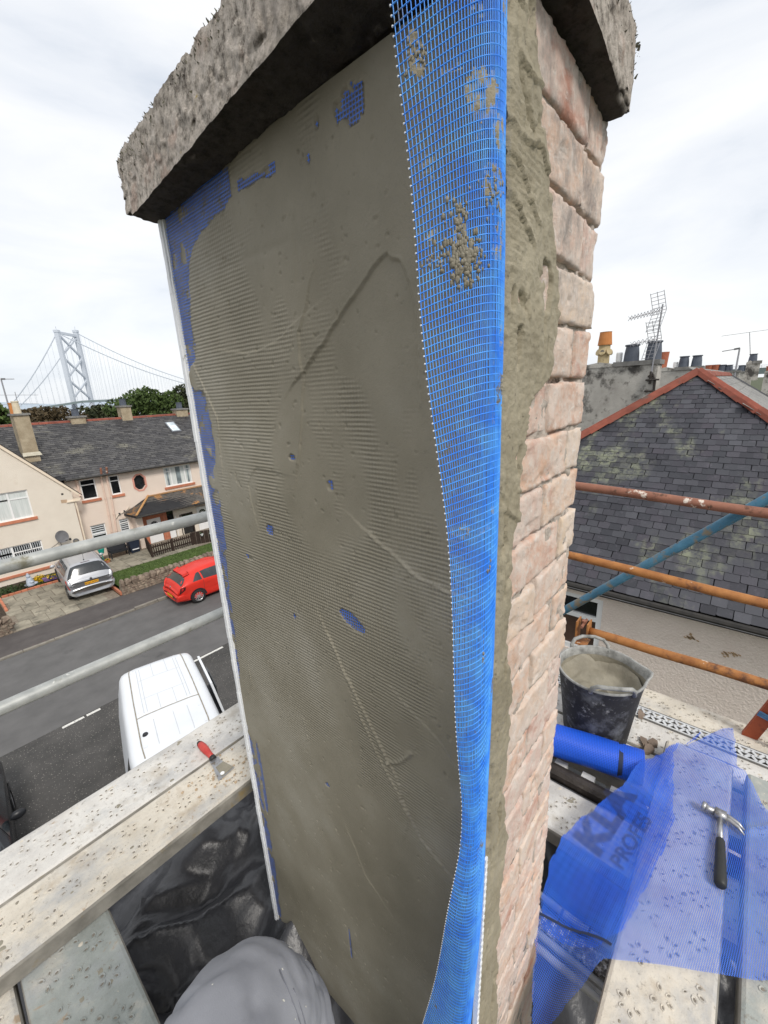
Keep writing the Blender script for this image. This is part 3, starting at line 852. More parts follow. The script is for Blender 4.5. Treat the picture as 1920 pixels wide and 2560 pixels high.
# ------------------------------------------------------------------ loose blue mesh wing of the front corner bead
bead = thing('mesh_corner_bead', 'loose blue mesh strip of the corner bead hanging down the front edge of the chimney', 'corner bead', (X0, Y0, 6.0))
FREE = [(9.0, .377), (8.814, .366), (8.711, .357), (8.626, .346), (8.536, .339), (8.438, .327), (8.336, .313), (8.209, .299), (8.016, .284), (7.816, .278), (7.673, .269), (7.55, .282), (7.373, .307), (7.147, .338), (7.012, .362), (6.8, .40)]
fz = np.array([f[0] for f in FREE])[::-1]; fy = np.array([f[1] for f in FREE])[::-1]
def wing(s, z):
    """s: 0 at the arris, 1 at the free edge (arrays)"""
    zq = 8.4 + (z - 8.4) * .47 / .455
    yf = np.interp(zq, fz, fy)
    yf = (yf + np.interp(zq - .05, fz, fy) + np.interp(zq + .05, fz, fy)) / 3 * .455 / .47
    low = sm(7.75 - z, 0, .7)
    p0x = arris(z) - .002 - .012 * sm(7.45 - z, 0, .5); p0y = Y0 - .004 + .010 * sm(7.5 - z, 0, .6)
    bul = 1 - .35 * low
    kk_ = .046 + .030 * sm(8.35 - z, 0, .5)
    p1x = p0x - kk_; p1y = p0y - kk_ * (p0y / p0x) - .0035 * sm(z, 8.0, 8.5) + .0015 * np.sin(z * 9)
    p2x = .455 + .004 * np.sin(z * 14); p2y = yf
    x = (1 - s) ** 2 * p0x + 2 * s * (1 - s) * p1x + s * s * p2x
    y_ = (1 - s) ** 2 * p0y + 2 * s * (1 - s) * p1y + s * s * p2y
    return x, y_, z
NW = 47
zs = np.linspace(8.86, 6.62, 240)
mb = MB()
r_ = .00064
def strand(px, py, pz, r, n=4):
    mb.tube(list(zip(px, py, pz)), r, n, caps=False)
for i in range(NW):
    s_ = i / (NW - 1)
    zz_ = np.linspace(8.86, 6.62, 150)
    sag = zz_ - .018 * s_ + .004 * math.sin(i * .9) * 0
    x, y, z = wing(np.full_like(zz_, s_), sag)
    j = fbm(np.stack([zz_ * 0 + i * 2.3, zz_ * 0, zz_], 1), 14, 2, 5) * .0007
    strand(x, y + j, z, r_ * (1.0 if i else 1.6))
for i in range(20):                      # the doubled inner edge of the bead's mesh, seen nearly edge on
    s_ = .012 + i * .0165
    zz_ = np.linspace(8.12 - .03 * (i % 3) - i * .008, 6.62, 110)
    x, y, z = wing(np.full_like(zz_, s_), zz_)
    strand(x + .0012, y + .0012, z, r_ * 1.8)
npick = 250
for k in range(npick):
    z0 = 8.855 - k * .0090
    s_ = np.linspace(0, 1.012, 22)
    zz_ = z0 - .030 * s_ + .018 * np.sin(s_ * 2.4) * math.sin(z0 * 3.0 + 1.2)
    x, y, z = wing(s_, zz_)
    strand(x, y, z, r_ * 1.3)
wg = mb.build('mesh_wing', WIRE, bead, smooth=True, kind='stuff')
# snipped yarn ends, pale where they were cut
mb = MB()
for k in range(npick):
    z0 = 8.855 - k * .0090 - .030 + .018 * math.sin(2.4) * math.sin((8.855 - k * .0090) * 3.0 + 1.2)
    x, y, z = wing(np.array([1.012]), np.array([z0]))
    mb.sphere((x[0], y[0], z[0]), .0013, 5, 4)
mb.build('yarn_end', PVC, wg, kind='stuff')
# PVC nosing of the bead, showing near the foot
mb = MB()
zc = np.linspace(7.56, 6.0, 170)
for i in range(len(zc) - 1):
    t_ = .0022 if i % 2 else .0042
    xa_ = float(arris(zc[i]))
    mb.box(xa_ - .0052, xa_ + .003, Y0 - .0072 - t_ * .4, Y0 + .002, zc[i + 1], zc[i])
mb.build('pvc_nosing', PVC, bead)
# mortar squeezed through the holes, in lumps
mb = MB()
for (s_, z0, n_, sp_, r0) in ((.70, 8.545, 190, .0125, .0029), (.70, 8.588, 44, .007, .0024), (.90, 8.548, 14, .006, .0020), (.55, 8.548, 16, .007, .0024), (.91, 8.745, 26, .009, .0020), (.35, 8.61, 40, .014, .0020), (.12, 8.40, 16, .010, .0022), (.5, 8.02, 5, .006, .0022), (.42, 8.16, 5, .005, .0022)):
    for q in range(n_):
        a, b = rng.randn() * .55, rng.randn()
        x, y, z = wing(np.array([min(max(s_ + a * sp_ / .1, .02), .98)]), np.array([z0 + b * sp_ * (1.15 if n_ > 60 else 1.0)]))
        rr = r0 * (.55 + rng.rand() * .65)
        mb.sphere((x[0] - .0002, y[0] - .0002, z[0]), rr, 7, 5, (.45 + .4 * rng.rand(), .6 + .5 * rng.rand(), .8 + .9 * rng.rand()))
mb.build('mortar_lump', WETMIX, bead, smooth=True, kind='stuff')
# mortar caught in the weave as a thin film
NU, NV = 70, 420
uu, vv = np.meshgrid(np.linspace(.03, .99, NU), np.linspace(8.84, 7.4, NV), indexing='ij')
s_, z_ = uu.ravel(), vv.ravel()
x, y, z = wing(s_, z_)
P = np.stack([s_ * .13, z_ * 0, z_], 1)
n1, n2 = fbm(P, 42, 4, 171), fbm(P, 130, 2, 172)
q = np.zeros(len(s_))
for (cs, cz, rs, rz) in ((.44, 8.700, .26, .030), (.22, 8.660, .16, .035), (.34, 8.622, .24, .036), (.22, 8.575, .18, .045), (.70, 8.575, .07, .036), (.16, 8.80, .14, .06), (.16, 8.45, .12, .035), (.91, 8.745, .06, .030), (.05, 8.1, .05, .16)):
    q = np.maximum(q, 1 - np.hypot((s_ - cs) / rs, (z_ - cz) / rz))
kp = ((q + n1 * .55 + n2 * .25) > .28).reshape(NU, NV)
kp = kp[:-1, :-1] & kp[1:, 1:]
Pf = np.stack([x - .0003, y - .0001, z], 1) + (n2 * .0012)[:, None]
link(grid_mesh(Pf, NU, NV, 'mortar_film', MORTARR, keep=kp), 'mortar_film', bead, 'stuff')
# ------------------------------------------------------------------ our own roof and its black sheeting
mb = MB()
mb.prism([(-9, -1.9, 4.6), (-9, .7, 6.28), (-9, 3.3, 4.6)], (11.1, 0, 0))
mb.box(-9, 2.0, -1.7, 3.1, 0, 4.6)
own = mb.build('house_under_repair', SLATEP)
tag(own, 'slated house under the scaffold, hidden beneath the black sheeting', 'house')

NU, NV = 260, 260
uu, vv = np.meshgrid(np.linspace(-1.6, 2.5, NU), np.linspace(-1.5, 2.4, NV), indexing='ij')
x, y = uu.ravel(), vv.ravel()
P = np.stack([x, y, x * 0], 1)
wx = x + fbm(P, 1.6, 2, 91) * .25; wy = y + fbm(P, 1.6, 2, 92) * .25
Pw = np.stack([wx, wy, x * 0], 1)
def crumple(Q, n, seed):
    """facets between random fold points: each patch is its own tilted plane"""
    r = np.random.RandomState(seed)
    S = np.stack([r.uniform(-1.8, 2.7, n), r.uniform(-1.7, 2.6, n)], 1); G = r.randn(n, 2); H = r.rand(n)
    D = np.hypot(Q[:, None, 0] - S[None, :, 0], Q[:, None, 1] - S[None, :, 1])
    o = np.argsort(D, 1)[:, :3]; i_ = np.arange(len(Q))
    d3 = np.take_along_axis(D, o, 1); w_ = np.clip(d3[:, 2:3] - d3, 1e-4, None) ** 1.0; w_ /= w_.sum(1, keepdims=True)
    v_ = H[o] + ((Q[:, None, :2] - S[o]) * G[o]).sum(2) * .9
    return (v_ * w_).sum(1)
def worley(Q, n, seed):
    r = np.random.RandomState(seed)
    S = np.stack([r.uniform(-1.8, 2.7, n), r.uniform(-1.7, 2.6, n)], 1)
    return np.sqrt(((Q[:, None, :2] - S[None]) ** 2).sum(2)).min(1)
r1 = crumple(Pw, 60, 93); r2 = worley(Pw * [1.0, 1.25, 1], 150, 194); r3 = worley(Pw * [1.3, 1, 1], 520, 195)
z = 6.43 - .22 * np.abs(y - .9) - .25 * sm(.5 - y, 0, .5) + .12 * (r1 - .5) + .55 * (r2 - .18) * sm(fbm(P, 2, 2, 77), -.5, .3) - .40 * (r3 - .1) + .16 * worley(Pw * [1, 1.5, 1], 1500, 196) + fbm(P, 9, 2, 95) * .005
z = np.minimum(z, 6.74)
link_ = link(grid_mesh(np.stack([x, y, z], 1), NU, NV, 'black_sheeting', BLACKSHEET, smooth=True), 'black_sheeting')
tag(link_, 'crumpled black polythene sheeting over the roof beside the chimney', 'plastic sheet')

# ------------------------------------------------------------------ scaffold boards
LIMEDAB = M('dry_mortar_dab', [(.50, .44, .34), (.66, .61, .53)], 40, .9, .5, 120, .003)
def make_board(axis, a0, a1, b0, b1, zt, mat, label, seed=0, th=.063):
    """axis 'x' or 'y': the long way; a along, b across"""
    cx, cy = ((a0 + a1) / 2, (b0 + b1) / 2) if axis == 'x' else ((b0 + b1) / 2, (a0 + a1) / 2)
    t = thing('scaffold_board', label, 'scaffold board', (cx, cy, zt - th), 'steel scaffold boards')
    def w(a, b, z): return (a, b, z) if axis == 'x' else (b, a, z)
    prof = [(b0, zt - th), (b0, zt - .012), (b0 + .004, zt - .004), (b0 + .012, zt), (b1 - .012, zt), (b1 - .004, zt - .004), (b1, zt - .012), (b1, zt - th)]
    n = max(8, int((a1 - a0) / .02))
    V, F, mi = [], [], []
    cut = 6
    pr = []
    for k in range(len(prof)):                  # top strip subdivided for a dented, dusty surface
        pr.append(prof[k])
        if k == 3:
            for q in range(1, 9): pr.append((prof[3][0] + (prof[4][0] - prof[3][0]) * q / 9, zt))
    A = np.linspace(a0, a1, n)
    for a in A:
        for (b, z) in pr:
            V.append(w(a, b, z))
    V = np.array(V)
    d = fbm(V + seed, 16, 4, 7 + seed) * .0022
    top = V[:, 2] > zt - .006
    V[:, 2] += np.where(top, d, 0)
    V[:, 1 if axis == 'x' else 0] += np.where(top, 0, fbm(V + seed, 9, 2, 3) * .0012)
    m_ = len(pr)
    for i in range(n - 1):
        for j in range(m_ - 1):
            F.append((i * m_ + j, (i + 1) * m_ + j, (i + 1) * m_ + j + 1, i * m_ + j + 1)); mi.append(0 if 1 < j < m_ - 3 else 1)
        F.append((i * m_ + m_ - 1, (i + 1) * m_ + m_ - 1, (i + 1) * m_, i * m_)); mi.append(1)
    F.append(tuple(range(m_))); F.append(tuple(range((n - 1) * m_, n * m_))); mi += [1, 1]
    if axis == 'y': F = [tuple(reversed(f)) for f in F]
    me = bpy.data.meshes.new('board_deck'); me.from_pydata(V.tolist(), [], F); me.materials.append(mat); me.materials.append(BOARDSIDE)
    me.polygons.foreach_set('material_index', mi); me.update()
    link(me, 'board_deck', t)
    # punched grip holes: rings of small craters, hole shade painted on their floors
    rb = random.Random(seed + 5)
    mb = MB()
    a = a0 + .06; row = 0
    while a < a1 - .05:
        for q, f in enumerate((.24, .74) if row % 2 else (.5,)):
            b = b0 + (b1 - b0) * f + rb.uniform(-.004, .004)
            aa = a + rb.uniform(-.004, .004)
            for k in range(6):
                if rb.random() < .16: continue
                th_ = k * PI / 3 + .3
                ca, cb = aa + .0205 * math.cos(th_), b + .0205 * math.sin(th_)
                r = rb.uniform(.0070, .0100); hh = rb.uniform(.0016, .0034)
                el = rb.uniform(.45, .8)
                def rg(rad, hz):
                    return [w(ca + rad * (math.cos(th_) * math.cos(p) - el * math.sin(th_) * math.sin(p)), cb + rad * (math.sin(th_) * math.cos(p) + el * math.cos(th_) * math.sin(p)), zt + hz) for p in [2 * PI * i / 7 for i in range(7)]]
                o0, o1, o2 = rg(r * 1.25, -.001), rg(r, hh), rg(r * .55, hh * .35)
                mb.cur = 0
                mb.add(o0 + o1 + o2, [(i, (i + 1) % 7, 7 + (i + 1) % 7, 7 + i) for i in range(7)] + [(7 + i, 7 + (i + 1) % 7, 14 + (i + 1) % 7, 14 + i) for i in range(7)])
                mb.cur = 1
                mb.add(o2, [tuple(range(7))])
        a += .062; row += 1
    mb.build('grip_hole', [mat, HOLE_SHADE], t, kind='stuff')
    mb = MB()
    for k in range(int((a1 - a0) * 60)):
        aa, b = rb.uniform(a0 + .02, a1 - .02), rb.uniform(b0 + .018, b1 - .018)
        s_ = .0018 + rb.random() ** 4 * .013
        n_ = 8; V = [w(aa, b, zt + .0012 + s_ * .16)]
        for q in range(n_):
            r_ = s_ * rb.uniform(.6, 1.25)
            V.append(w(aa + r_ * math.cos(q * PI / 4), b + r_ * math.sin(q * PI / 4) * .8, zt - .0012))
        mb.cur = 0 if rb.random() < .6 else 1
        mb.add(V, [(0, 1 + q, 1 + (q + 1) % n_) for q in range(n_)])
    mb.build('mortar_splash', [WETMIX, LIMEDAB], t, smooth=True, kind='stuff')
    return t
make_board('x', -.9, 1.3, 1.572, 1.797, 6.9, BOARDPALE, 'pale dusty scaffold board on the street side, outer one by the red scraper', 1)
make_board('x', -.9, 1.3, 1.342, 1.567, 6.9, BOARDWARM, 'sandy scaffold board with the blade of the red scraper lying on it', 2)
make_board('y', -.7, 1.72, -.137, .090, 6.834, BOARDGREY, 'grey green blotchy scaffold board running under the two street side boards', 3)
make_board('y', -.7, 1.72, -.372, -.147, 6.834, BOARDWARM, 'scaffold board in the bottom left corner beside the grey green board', 4)
make_board('x', .25, 1.87, -.153, .075, 6.9, BOARDWARM, 'sandy scaffold board half under the blue mesh, nearest the chimney', 5)
make_board('x', .25, 1.87, -.420, -.192, 6.9, BOARDGREY, 'grey scaffold board at the right edge under the blue mesh', 6)
make_board('y', -1.3, 1.1, 1.225, 1.435, 6.834, BOARDPALE, 'white dusty short board between the chimney and the blue mesh roll', 7)
make_board('y', -1.3, 1.1, 1.602, 1.828, 6.834, BOARDPALE, 'mortar splashed scaffold board under the blue roll', 8)
make_board('y', -1.3, 1.1, 1.838, 2.045, 6.834, BOARDPALE, 'pale scaffold board with slate shards beside the bucket', 9)
make_board('y', -1.3, 1.1, 2.085, 2.285, 6.834, BOARDWARM, 'cream scaffold board along the neighbouring pink wall, outermost of the deck', 10)

# perforated galvanised strip lying over a gap
t = thing('perforated_strip', 'long galvanised strip with triangular holes lying along the scaffold boards', 'metal strip', (2.065, 0, 6.836))
mb = MB()
xa, xb, zt = 2.028, 2.104, 6.842
for (p, q) in ((xa, xa + .009), (xb - .009, xb), ((xa + xb) / 2 - .003, (xa + xb) / 2 + .003)):
    mb.box(p, q, -1.2, 1.05, zt - .004, zt)
L = .046
y_ = -1.2
i = 0
while y_ < 1.0:
    for (p, q) in ((xa + .006, (xa + xb) / 2), ((xa + xb) / 2, xb - .006)):
        mb.bar((p, y_, zt - .002), (q, y_ + L / 2, zt - .002), .011, .0035)
        mb.bar((q, y_ + L / 2, zt - .002), (p, y_ + L, zt - .002), .011, .0035)
    y_ += L
mb.build('lattice', GALV if False else M('bright_zinc', [(.52, .53, .54), (.66, .67, .67)], 14, .5, metal=.1), t)
MB().box(xa - .004, xa, -1.2, 1.05, zt - .022, zt + .001).box(xb, xb + .003, -1.2, 1.05, zt - .008, zt + .002).build('edge_flange', COPE, t)

# dark iron gutter and white joint pieces in the gap between boards
MB().tube([(1.505, 1.1, 6.80), (1.515, -.6, 6.80)], .034, 12).build('iron_gutter', BLACKBEAM)
tag(bpy.data.objects['iron_gutter'], 'dark rusted iron bar lying in the gap in front of the blue roll', 'iron bar')
for k, (y_, l_) in enumerate(((.41, .05), (.30, .05), (.19, .05))):
    o = MB().box(1.555, 1.585, y_ - l_ / 2, y_ + l_ / 2, 6.74, 6.80 + k * .001).build('white_spacer', WHITEUPVC)
    tag(o, 'small white block in the gap below the blue roll, ' + ('nearest the brick chimney', 'middle one of three', 'nearest the spread mesh')[k], 'block', 'white blocks below the roll')
# dusty rails below the sheet
for k, (xx, r, mt, lb) in enumerate(((.905, .011, GALV, 'thin grey rail under the blue sheet, nearest the front edge of the chimney'), (.94, .011, GALV, 'thin grey rail under the blue sheet, middle of the three'), (1.045, .012, GALV, 'thin grey rail under the dense blue mesh, farthest from the chimney foot'))):
    o = MB().tube([(xx + .02, .55, 6.735), (xx, -.3, 6.735)], r, 10).build('metal_rail', mt)
    tag(o, lb, 'rail', 'rails under the blue sheet')
mb = MB()
nn = 120
V = []
for i in range(nn):
    yv = .5 - .8 * i / (nn - 1)
    for j in range(7):
        V.append((.966 + j * .0085 + rng.randn() * .0015, yv, 6.745 + rng.rand() * .006))
mb.add(V, [(i * 7 + j, (i + 1) * 7 + j, (i + 1) * 7 + j + 1, i * 7 + j + 1) for i in range(nn - 1) for j in range(6)])
mb.box(.966, 1.018, -.3, .5, 6.69, 6.742)
o = mb.build('dusty_timber', M('lime_splash', [(.10, .095, .085), (.22, .21, .19), (.72, .72, .70)], 60, .9, .6, 120, .003, lo=.4, hi=.62))
tag(o, 'narrow timber with white splashed top under the blue sheet', 'timber')

# ------------------------------------------------------------------ blue mesh roll and the sheet pulled off it
def lathe_axis(p0, p1, r, n, k):
    p0, p1 = Vector(p0), Vector(p1); d = (p1 - p0); L = d.length; d.normalize()
    a = d.cross(Vector((0, 0, 1))).normalized(); b = a.cross(d)
    P, U = [], []
    for i in range(k):
        for j in range(n):
            th = 2 * PI * j / (n - 1)
            rr = r * (1 + .02 * math.sin(i * .5) * math.sin(th * 3))
            P.append(p0 + d * L * i / (k - 1) + (a * math.cos(th) + b * math.sin(th)) * rr)
            U.append((L * i / (k - 1), r * th))
    return np.array([tuple(p) for p in P]), np.array(U), k, n
P, U, a, b = lathe_axis((1.535, .62, 6.902), (1.648, .125, 6.902), .066, 33, 26)
t = thing('mesh_roll', 'roll of bright blue glass fibre mesh lying in front of the mortar bucket', 'mesh roll', (1.6, .3, 6.836))
link(grid_mesh(P, a, b, 'wound_mesh', ROLLM, uv=U), 'wound_mesh', t)
P2_, U2_, a2, b2 = lathe_axis((1.6280, .212, 6.902), (1.6315, .197, 6.902), .0668, 33, 2)
link(grid_mesh(P2_, a2, b2, 'black_stripe', PRINT), 'black_stripe', t)
mb = MB(); mb.lathe((0, 0, 0), [(.064, 0), (.026, .002)], 24, False, False)
def chaikin(p, n=2):
    for _ in range(n):
        q = []
        for (a, b), (c, d) in zip(p, p[1:] + p[:1]):
            q += [(a * .85 + c * .15, b * .85 + d * .15), (a * .15 + c * .85, b * .15 + d * .85)]
        p = q
    return p
SHP = [(2.214, -.147), (1.994, -.018), (1.80, .065), (1.722, .091), (1.495, .161), (1.304, .236), (1.179, .279), (1.065, .285), (.96, .275), (.86, .25), (.757, .214), (.705, .19), (.802, .135), (.925, .08), (1.025, -.088), (1.13, -.245), (1.22, -.40), (1.3, -.62), (1.55, -.66), (1.66, -.36), (1.695, -.251), (1.86, -.19), (1.977, -.165), (2.10, -.155)]
def inpoly(x, y, poly):
    r = np.zeros(len(x), bool)
    n = len(poly); j = n - 1
    for i in range(n):
        xi, yi = poly[i]; xj, yj = poly[j]
        c = ((yi > y) != (yj > y)) & (x < (xj - xi) * (y - yi) / (yj - yi + 1e-12) + xi)
        r ^= c
        j = i
    return r
def sheet_z(x, y, up=0.0):
    P = np.stack([x, y, x * 0], 1)
    z = 6.9065 - .058 * sm(x, 1.86, 1.95)
    off = sm(y, .075, .20)
    span = 6.905 + .012 * sm(x, 1.2, 1.5) - .14 * sm(1.12 - x, 0, .4)
    z = z * (1 - off) + span * off
    z = z + .055 * np.exp(-((x - 1.60) / .09) ** 2) * sm(y, .02, .12)
    z = z + np.abs(fbm(P, 7, 2, 41)) * .006 + .010 * np.exp(-(((x - 1.60) + (y + .22) * 1.1) / .018) ** 2) * sm(-.16 - y, 0, .05) + .012 * np.exp(-((x - 1.40 - y * .5) / .02) ** 2) * sm(-.22 - y, 0, .05)
    return z + up
def sheet(poly, name, mat, up, parent, n=300):
    poly = [(a + .004 * math.sin(i * 1.3), b + .004 * math.cos(i * 1.9)) for i, (a, b) in enumerate(chaikin(poly))]
    xs = [p[0] for p in poly]; ys_ = [p[1] for p in poly]
    nx, ny = int((max(xs) - min(xs)) / .0055), int((max(ys_) - min(ys_)) / .0055)
    uu, vv = np.meshgrid(np.linspace(min(xs), max(xs), nx), np.linspace(min(ys_), max(ys_), ny), indexing='ij')
    x, y = uu.ravel(), vv.ravel()
    ins = inpoly(x, y, poly).reshape(nx, ny)
    kp = ins[:-1, :-1] | ins[1:, :-1] | ins[1:, 1:] | ins[:-1, 1:]
    o_ = np.where(~ins.reshape(-1))[0]          # pull the outer corners of border cells onto the cut edge
    px, py = x[o_], y[o_]; bd = np.full(len(o_), 9.0); bx, by = px.copy(), py.copy()
    for (a, b), (c, d) in zip(poly, poly[1:] + poly[:1]):
        l2 = (c - a) ** 2 + (d - b) ** 2; t_ = np.clip(((px - a) * (c - a) + (py - b) * (d - b)) / l2, 0, 1)
        qx, qy = a + t_ * (c - a), b + t_ * (d - b); ds = np.hypot(px - qx, py - qy); m_ = ds < bd
        bd[m_] = ds[m_]; bx[m_] = qx[m_]; by[m_] = qy[m_]
    m_ = bd < .012
    x = x.copy(); y = y.copy(); x[o_[m_]] = bx[m_]; y[o_[m_]] = by[m_]
    ang = .12
    U = np.stack([x * math.cos(ang) - y * math.sin(ang), x * math.sin(ang) + y * math.cos(ang)], 1)
    return link(grid_mesh(np.stack([x, y, sheet_z(x, y, up)], 1), nx, ny, name, mat, keep=kp, uv=U), name, parent)
t = thing('mesh_sheet', 'blue glass fibre mesh sheet with black lettering spread over the boards under the hammer', 'mesh sheet', (1.4, -.05, 6.85))
sh = sheet(SHP, 'mesh_cloth', SHEET, 0, t)
DEN = [(2.099, -.052), (1.994, -.018), (1.80, .065), (1.722, .091), (1.495, .161), (1.304, .236), (1.179, .279), (1.065, .285), (.96, .272), (.905, .245), (.93, .10), (1.03, .055), (1.129, .041), (1.30, .012), (1.459, -.003), (1.62, .02), (1.78, .04), (1.901, .03)]
fl_ = sheet(DEN, 'folded_layer', SHEET2, .006, t)
def text_mesh(body, size, org, ex, ey, sx=1.0, up=.010, bold=.0, flat=True, zf=None):
    cu = bpy.data.curves.new('lettering', 'FONT')
    cu.body = body; cu.size = size; cu.offset = bold
    ob = bpy.data.objects.new('lettering', cu)
    C.objects.link(ob)
    me = bpy.data.meshes.new_from_object(ob.evaluated_get(bpy.context.evaluated_depsgraph_get()))
    bpy.data.objects.remove(ob)
    ex, ey, org = Vector(ex), Vector(ey), Vector(org)
    for v in me.vertices:
        p = org + ex * v.co.x * sx + ey * v.co.y
        if zf: p.z = float(zf(np.array([p.x]), np.array([p.y]))[0]) + up
        v.co = p
    me.update()
    return me
exx, eyy = (.985, -.17, 0), (.17, .985, 0)
for body, size, org, sx, bold in (('KLA', .118, (1.165, .170, 0), 1.42, .006), ('PROFES', .060, (1.170, .098, 0), 1.22, .0015)):
    me = text_mesh(body, size, org, exx, eyy, sx, .004, bold, zf=lambda a, b: sheet_z(a, b, .006))
    me.materials.clear(); me.materials.append(PRINTMESH)
    ul = me.uv_layers.new(name='UVMap')
    for lp_ in me.loops: ul.data[lp_.index].uv = me.vertices[lp_.vertex_index].co.xy
    link(me, 'printed_lettering', t)
mb = MB()
pts = [(.935 + .018 * math.sin(i * .2), .278 - i * .02, 0) for i in range(11)]
for i in range(10):
    a, b = pts[i], pts[i + 1]
    za, zb_ = sheet_z(np.array([a[0], b[0]]), np.array([a[1], b[1]]), .008)
    mb.quad((a[0] - .004, a[1], za), (a[0] + .004, a[1], za), (b[0] + .004, b[1], zb_), (b[0] - .004, b[1], zb_))
    if i in (3, 7):
        mb.quad((a[0], a[1], za), (a[0], a[1] - .006, za), (a[0] + .045, a[1] - .006, za), (a[0] + .045, a[1], za))
mb.build('printed_scale', PRINT, t)

# ------------------------------------------------------------------ bucket of mortar
bc = (1.81, .345, 6.836)
t = thing('bucket', 'black rubber bucket caked with mortar standing on the scaffold boards', 'bucket', bc)
prof = [(.128, 0), (.135, .006), (.142, .06), (.149, .12), (.158, .20), (.167, .28), (.174, .325), (.178, .333), (.179, .340), (.174, .343)]
N_ = 44
def spout(j): return .030 * math.exp(-((j - 0) / 1.5) ** 2)
mb = MB()
V = []
dirs = math.radians(-62)
for (r, z) in prof + [(.168, .338), (.165, .30), (.155, .20), (.150, .15)]:
    for j in range(N_):
        th = 2 * PI * j / N_ + dirs
        k_ = min(j, N_ - j)
        rr = r + (spout(k_) * max(0, (z - .24) / .10) if z > .24 else 0) + .003 * math.sin(th * 2 + z * 9)
        V.append((bc[0] + rr * math.cos(th), bc[1] + rr * math.sin(th), bc[2] + z))
R_ = len(prof) + 4
F = [(i * N_ + j, i * N_ + (j + 1) % N_, (i + 1) * N_ + (j + 1) % N_, (i + 1) * N_ + j) for i in range(R_ - 1) for j in range(N_)]
F.append(tuple(reversed(range(N_))))
mi_ = [0 if f[0] < 7 * N_ else (1 if f[0] < 11 * N_ else 2) for f in F[:-1]] + [0]
mb.add(V, F); mb.mi = mi_
mb.build('bucket_body', [BUCKETM, RIMM, WETMIX], t, smooth=True)
for a_, lb in ((-150, 0), (32, 1)):
    th = math.radians(a_)
    def pt(dr, dth, z): return (bc[0] + (.176 + dr) * math.cos(th + dth), bc[1] + (.176 + dr) * math.sin(th + dth), bc[2] + z)
    MB().tube([pt(-.002, -.50, .325), pt(.004, -.47, .352), pt(.010, -.36, .372), pt(.014, -.15, .380), pt(.014, .15, .380), pt(.010, .36, .372), pt(.004, .47, .352), pt(-.002, .50, .325)], .0085, 8).build('handle', RIMM, t, smooth=True)
n_ = 36
uu, vv = np.meshgrid(np.linspace(0, 1, 20), np.linspace(0, 2 * PI, n_), indexing='ij')
rr = uu.ravel() * .166; th = vv.ravel()
x, y = bc[0] + rr * np.cos(th), bc[1] + rr * np.sin(th)
P = np.stack([x, y, x * 0], 1)
z = bc[2] + .235 + fbm(P, 13, 4, 8) * .045 - .045 * np.exp(-(((x - bc[0] + .03) / .075) ** 2 + ((y - bc[1] + .035) / .055) ** 2)) + .05 * sm(uu.ravel(), .75, 1)
link(grid_mesh(np.stack([x, y, z], 1), 20, n_, 'mortar_mix', WETMIX), 'mortar_mix', t)
uu, vv = np.meshgrid(np.linspace(0, 1, 8), np.linspace(0, 2 * PI, 26), indexing='ij')
x = bc[0] - .028 + uu.ravel() * (.070 + .012 * np.sin(3 * vv.ravel())) * np.cos(vv.ravel()); y = bc[1] - .035 + uu.ravel() * .052 * np.sin(vv.ravel())
P = np.stack([x, y, x * 0], 1)
z2 = bc[2] + .235 + fbm(P, 13, 4, 8) * .045 - .045 * np.exp(-(((x - bc[0] + .03) / .075) ** 2 + ((y - bc[1] + .035) / .055) ** 2)) + .003 - .006 * (uu.ravel() > .95)
link(grid_mesh(np.stack([x, y, z2], 1), 8, 26, 'scooped_hollow', WETDARK), 'scooped_hollow', t)

# shards of slate
for (x, y, s_, a_, lb) in ((2.06 - .02, .192, .030, .5, 'small brown slate chip beside the perforated strip'), (1.868, .150, .028, 1.0, 'pointed brown slate shard in the group by the bucket, nearest the bucket'), (1.885, .118, .032, 2.0, 'broad brown slate shard leaning on the others by the blue mesh'), (1.835, .128, .036, 2.7, 'long thin brown slate shard, lowest of the group by the bucket')):
    pts = [(x + s_ * rr_ * math.cos(a_ + q), y + s_ * .62 * rr_ * math.sin(a_ + q), 6.838) for q, rr_ in ((0, 1.25), (.9, .8), (2.2, 1.0), (3.3, .9), (4.6, .75))]
    o = MB().prism(pts, (.004, .003, .009)).build('slate_shard', SHARD); tag(o, lb, 'slate shard', 'slate shards on the boards')

# ------------------------------------------------------------------ hammer
hz = 6.922
t = thing('claw_hammer', 'claw hammer with steel head and black rubber grip lying on the blue mesh', 'hammer', (1.45, -.135, 6.91))
mb = MB()
mb.tube([(1.574, -.070, hz + .006), (1.572, -.082, hz + .006)], [.0155, .0155], 14)
mb.tube([(1.572, -.082, hz + .006), (1.571, -.090, hz + .006), (1.570, -.108, hz + .006)], [.0150, .0105, .0125], 14)
mb.obox((1.569, -.122, hz + .006), (.0135, .0005, 0), (-.0005, .016, 0), (0, 0, .0125))
for dx in (-.0065, .0065):
    mb.tube([(1.570 + dx, -.134, hz + .006), (1.567 + dx, -.152, hz + .008), (1.560 + dx * 1.3, -.172, hz + .006), (1.548 + dx * 1.6, -.188, hz)], [.0085, .0075, .006, .0025], 8)
mb.build('hammer_head', CHROME, t, smooth=True)
MB().tube([(1.569, -.122, hz), (1.47, -.128, hz)], .0078, 12).build('shaft', CHROME, t, smooth=True)
MB().tube([(1.473, -.128, hz), (1.468, -.1285, hz), (1.44, -.130, hz), (1.39, -.133, hz), (1.33, -.136, hz), (1.310, -.137, hz), (1.304, -.1375, hz)], [.010, .0125, .0135, .0150, .0165, .0160, .012], 14).build('grip', GRIP, t, smooth=True)

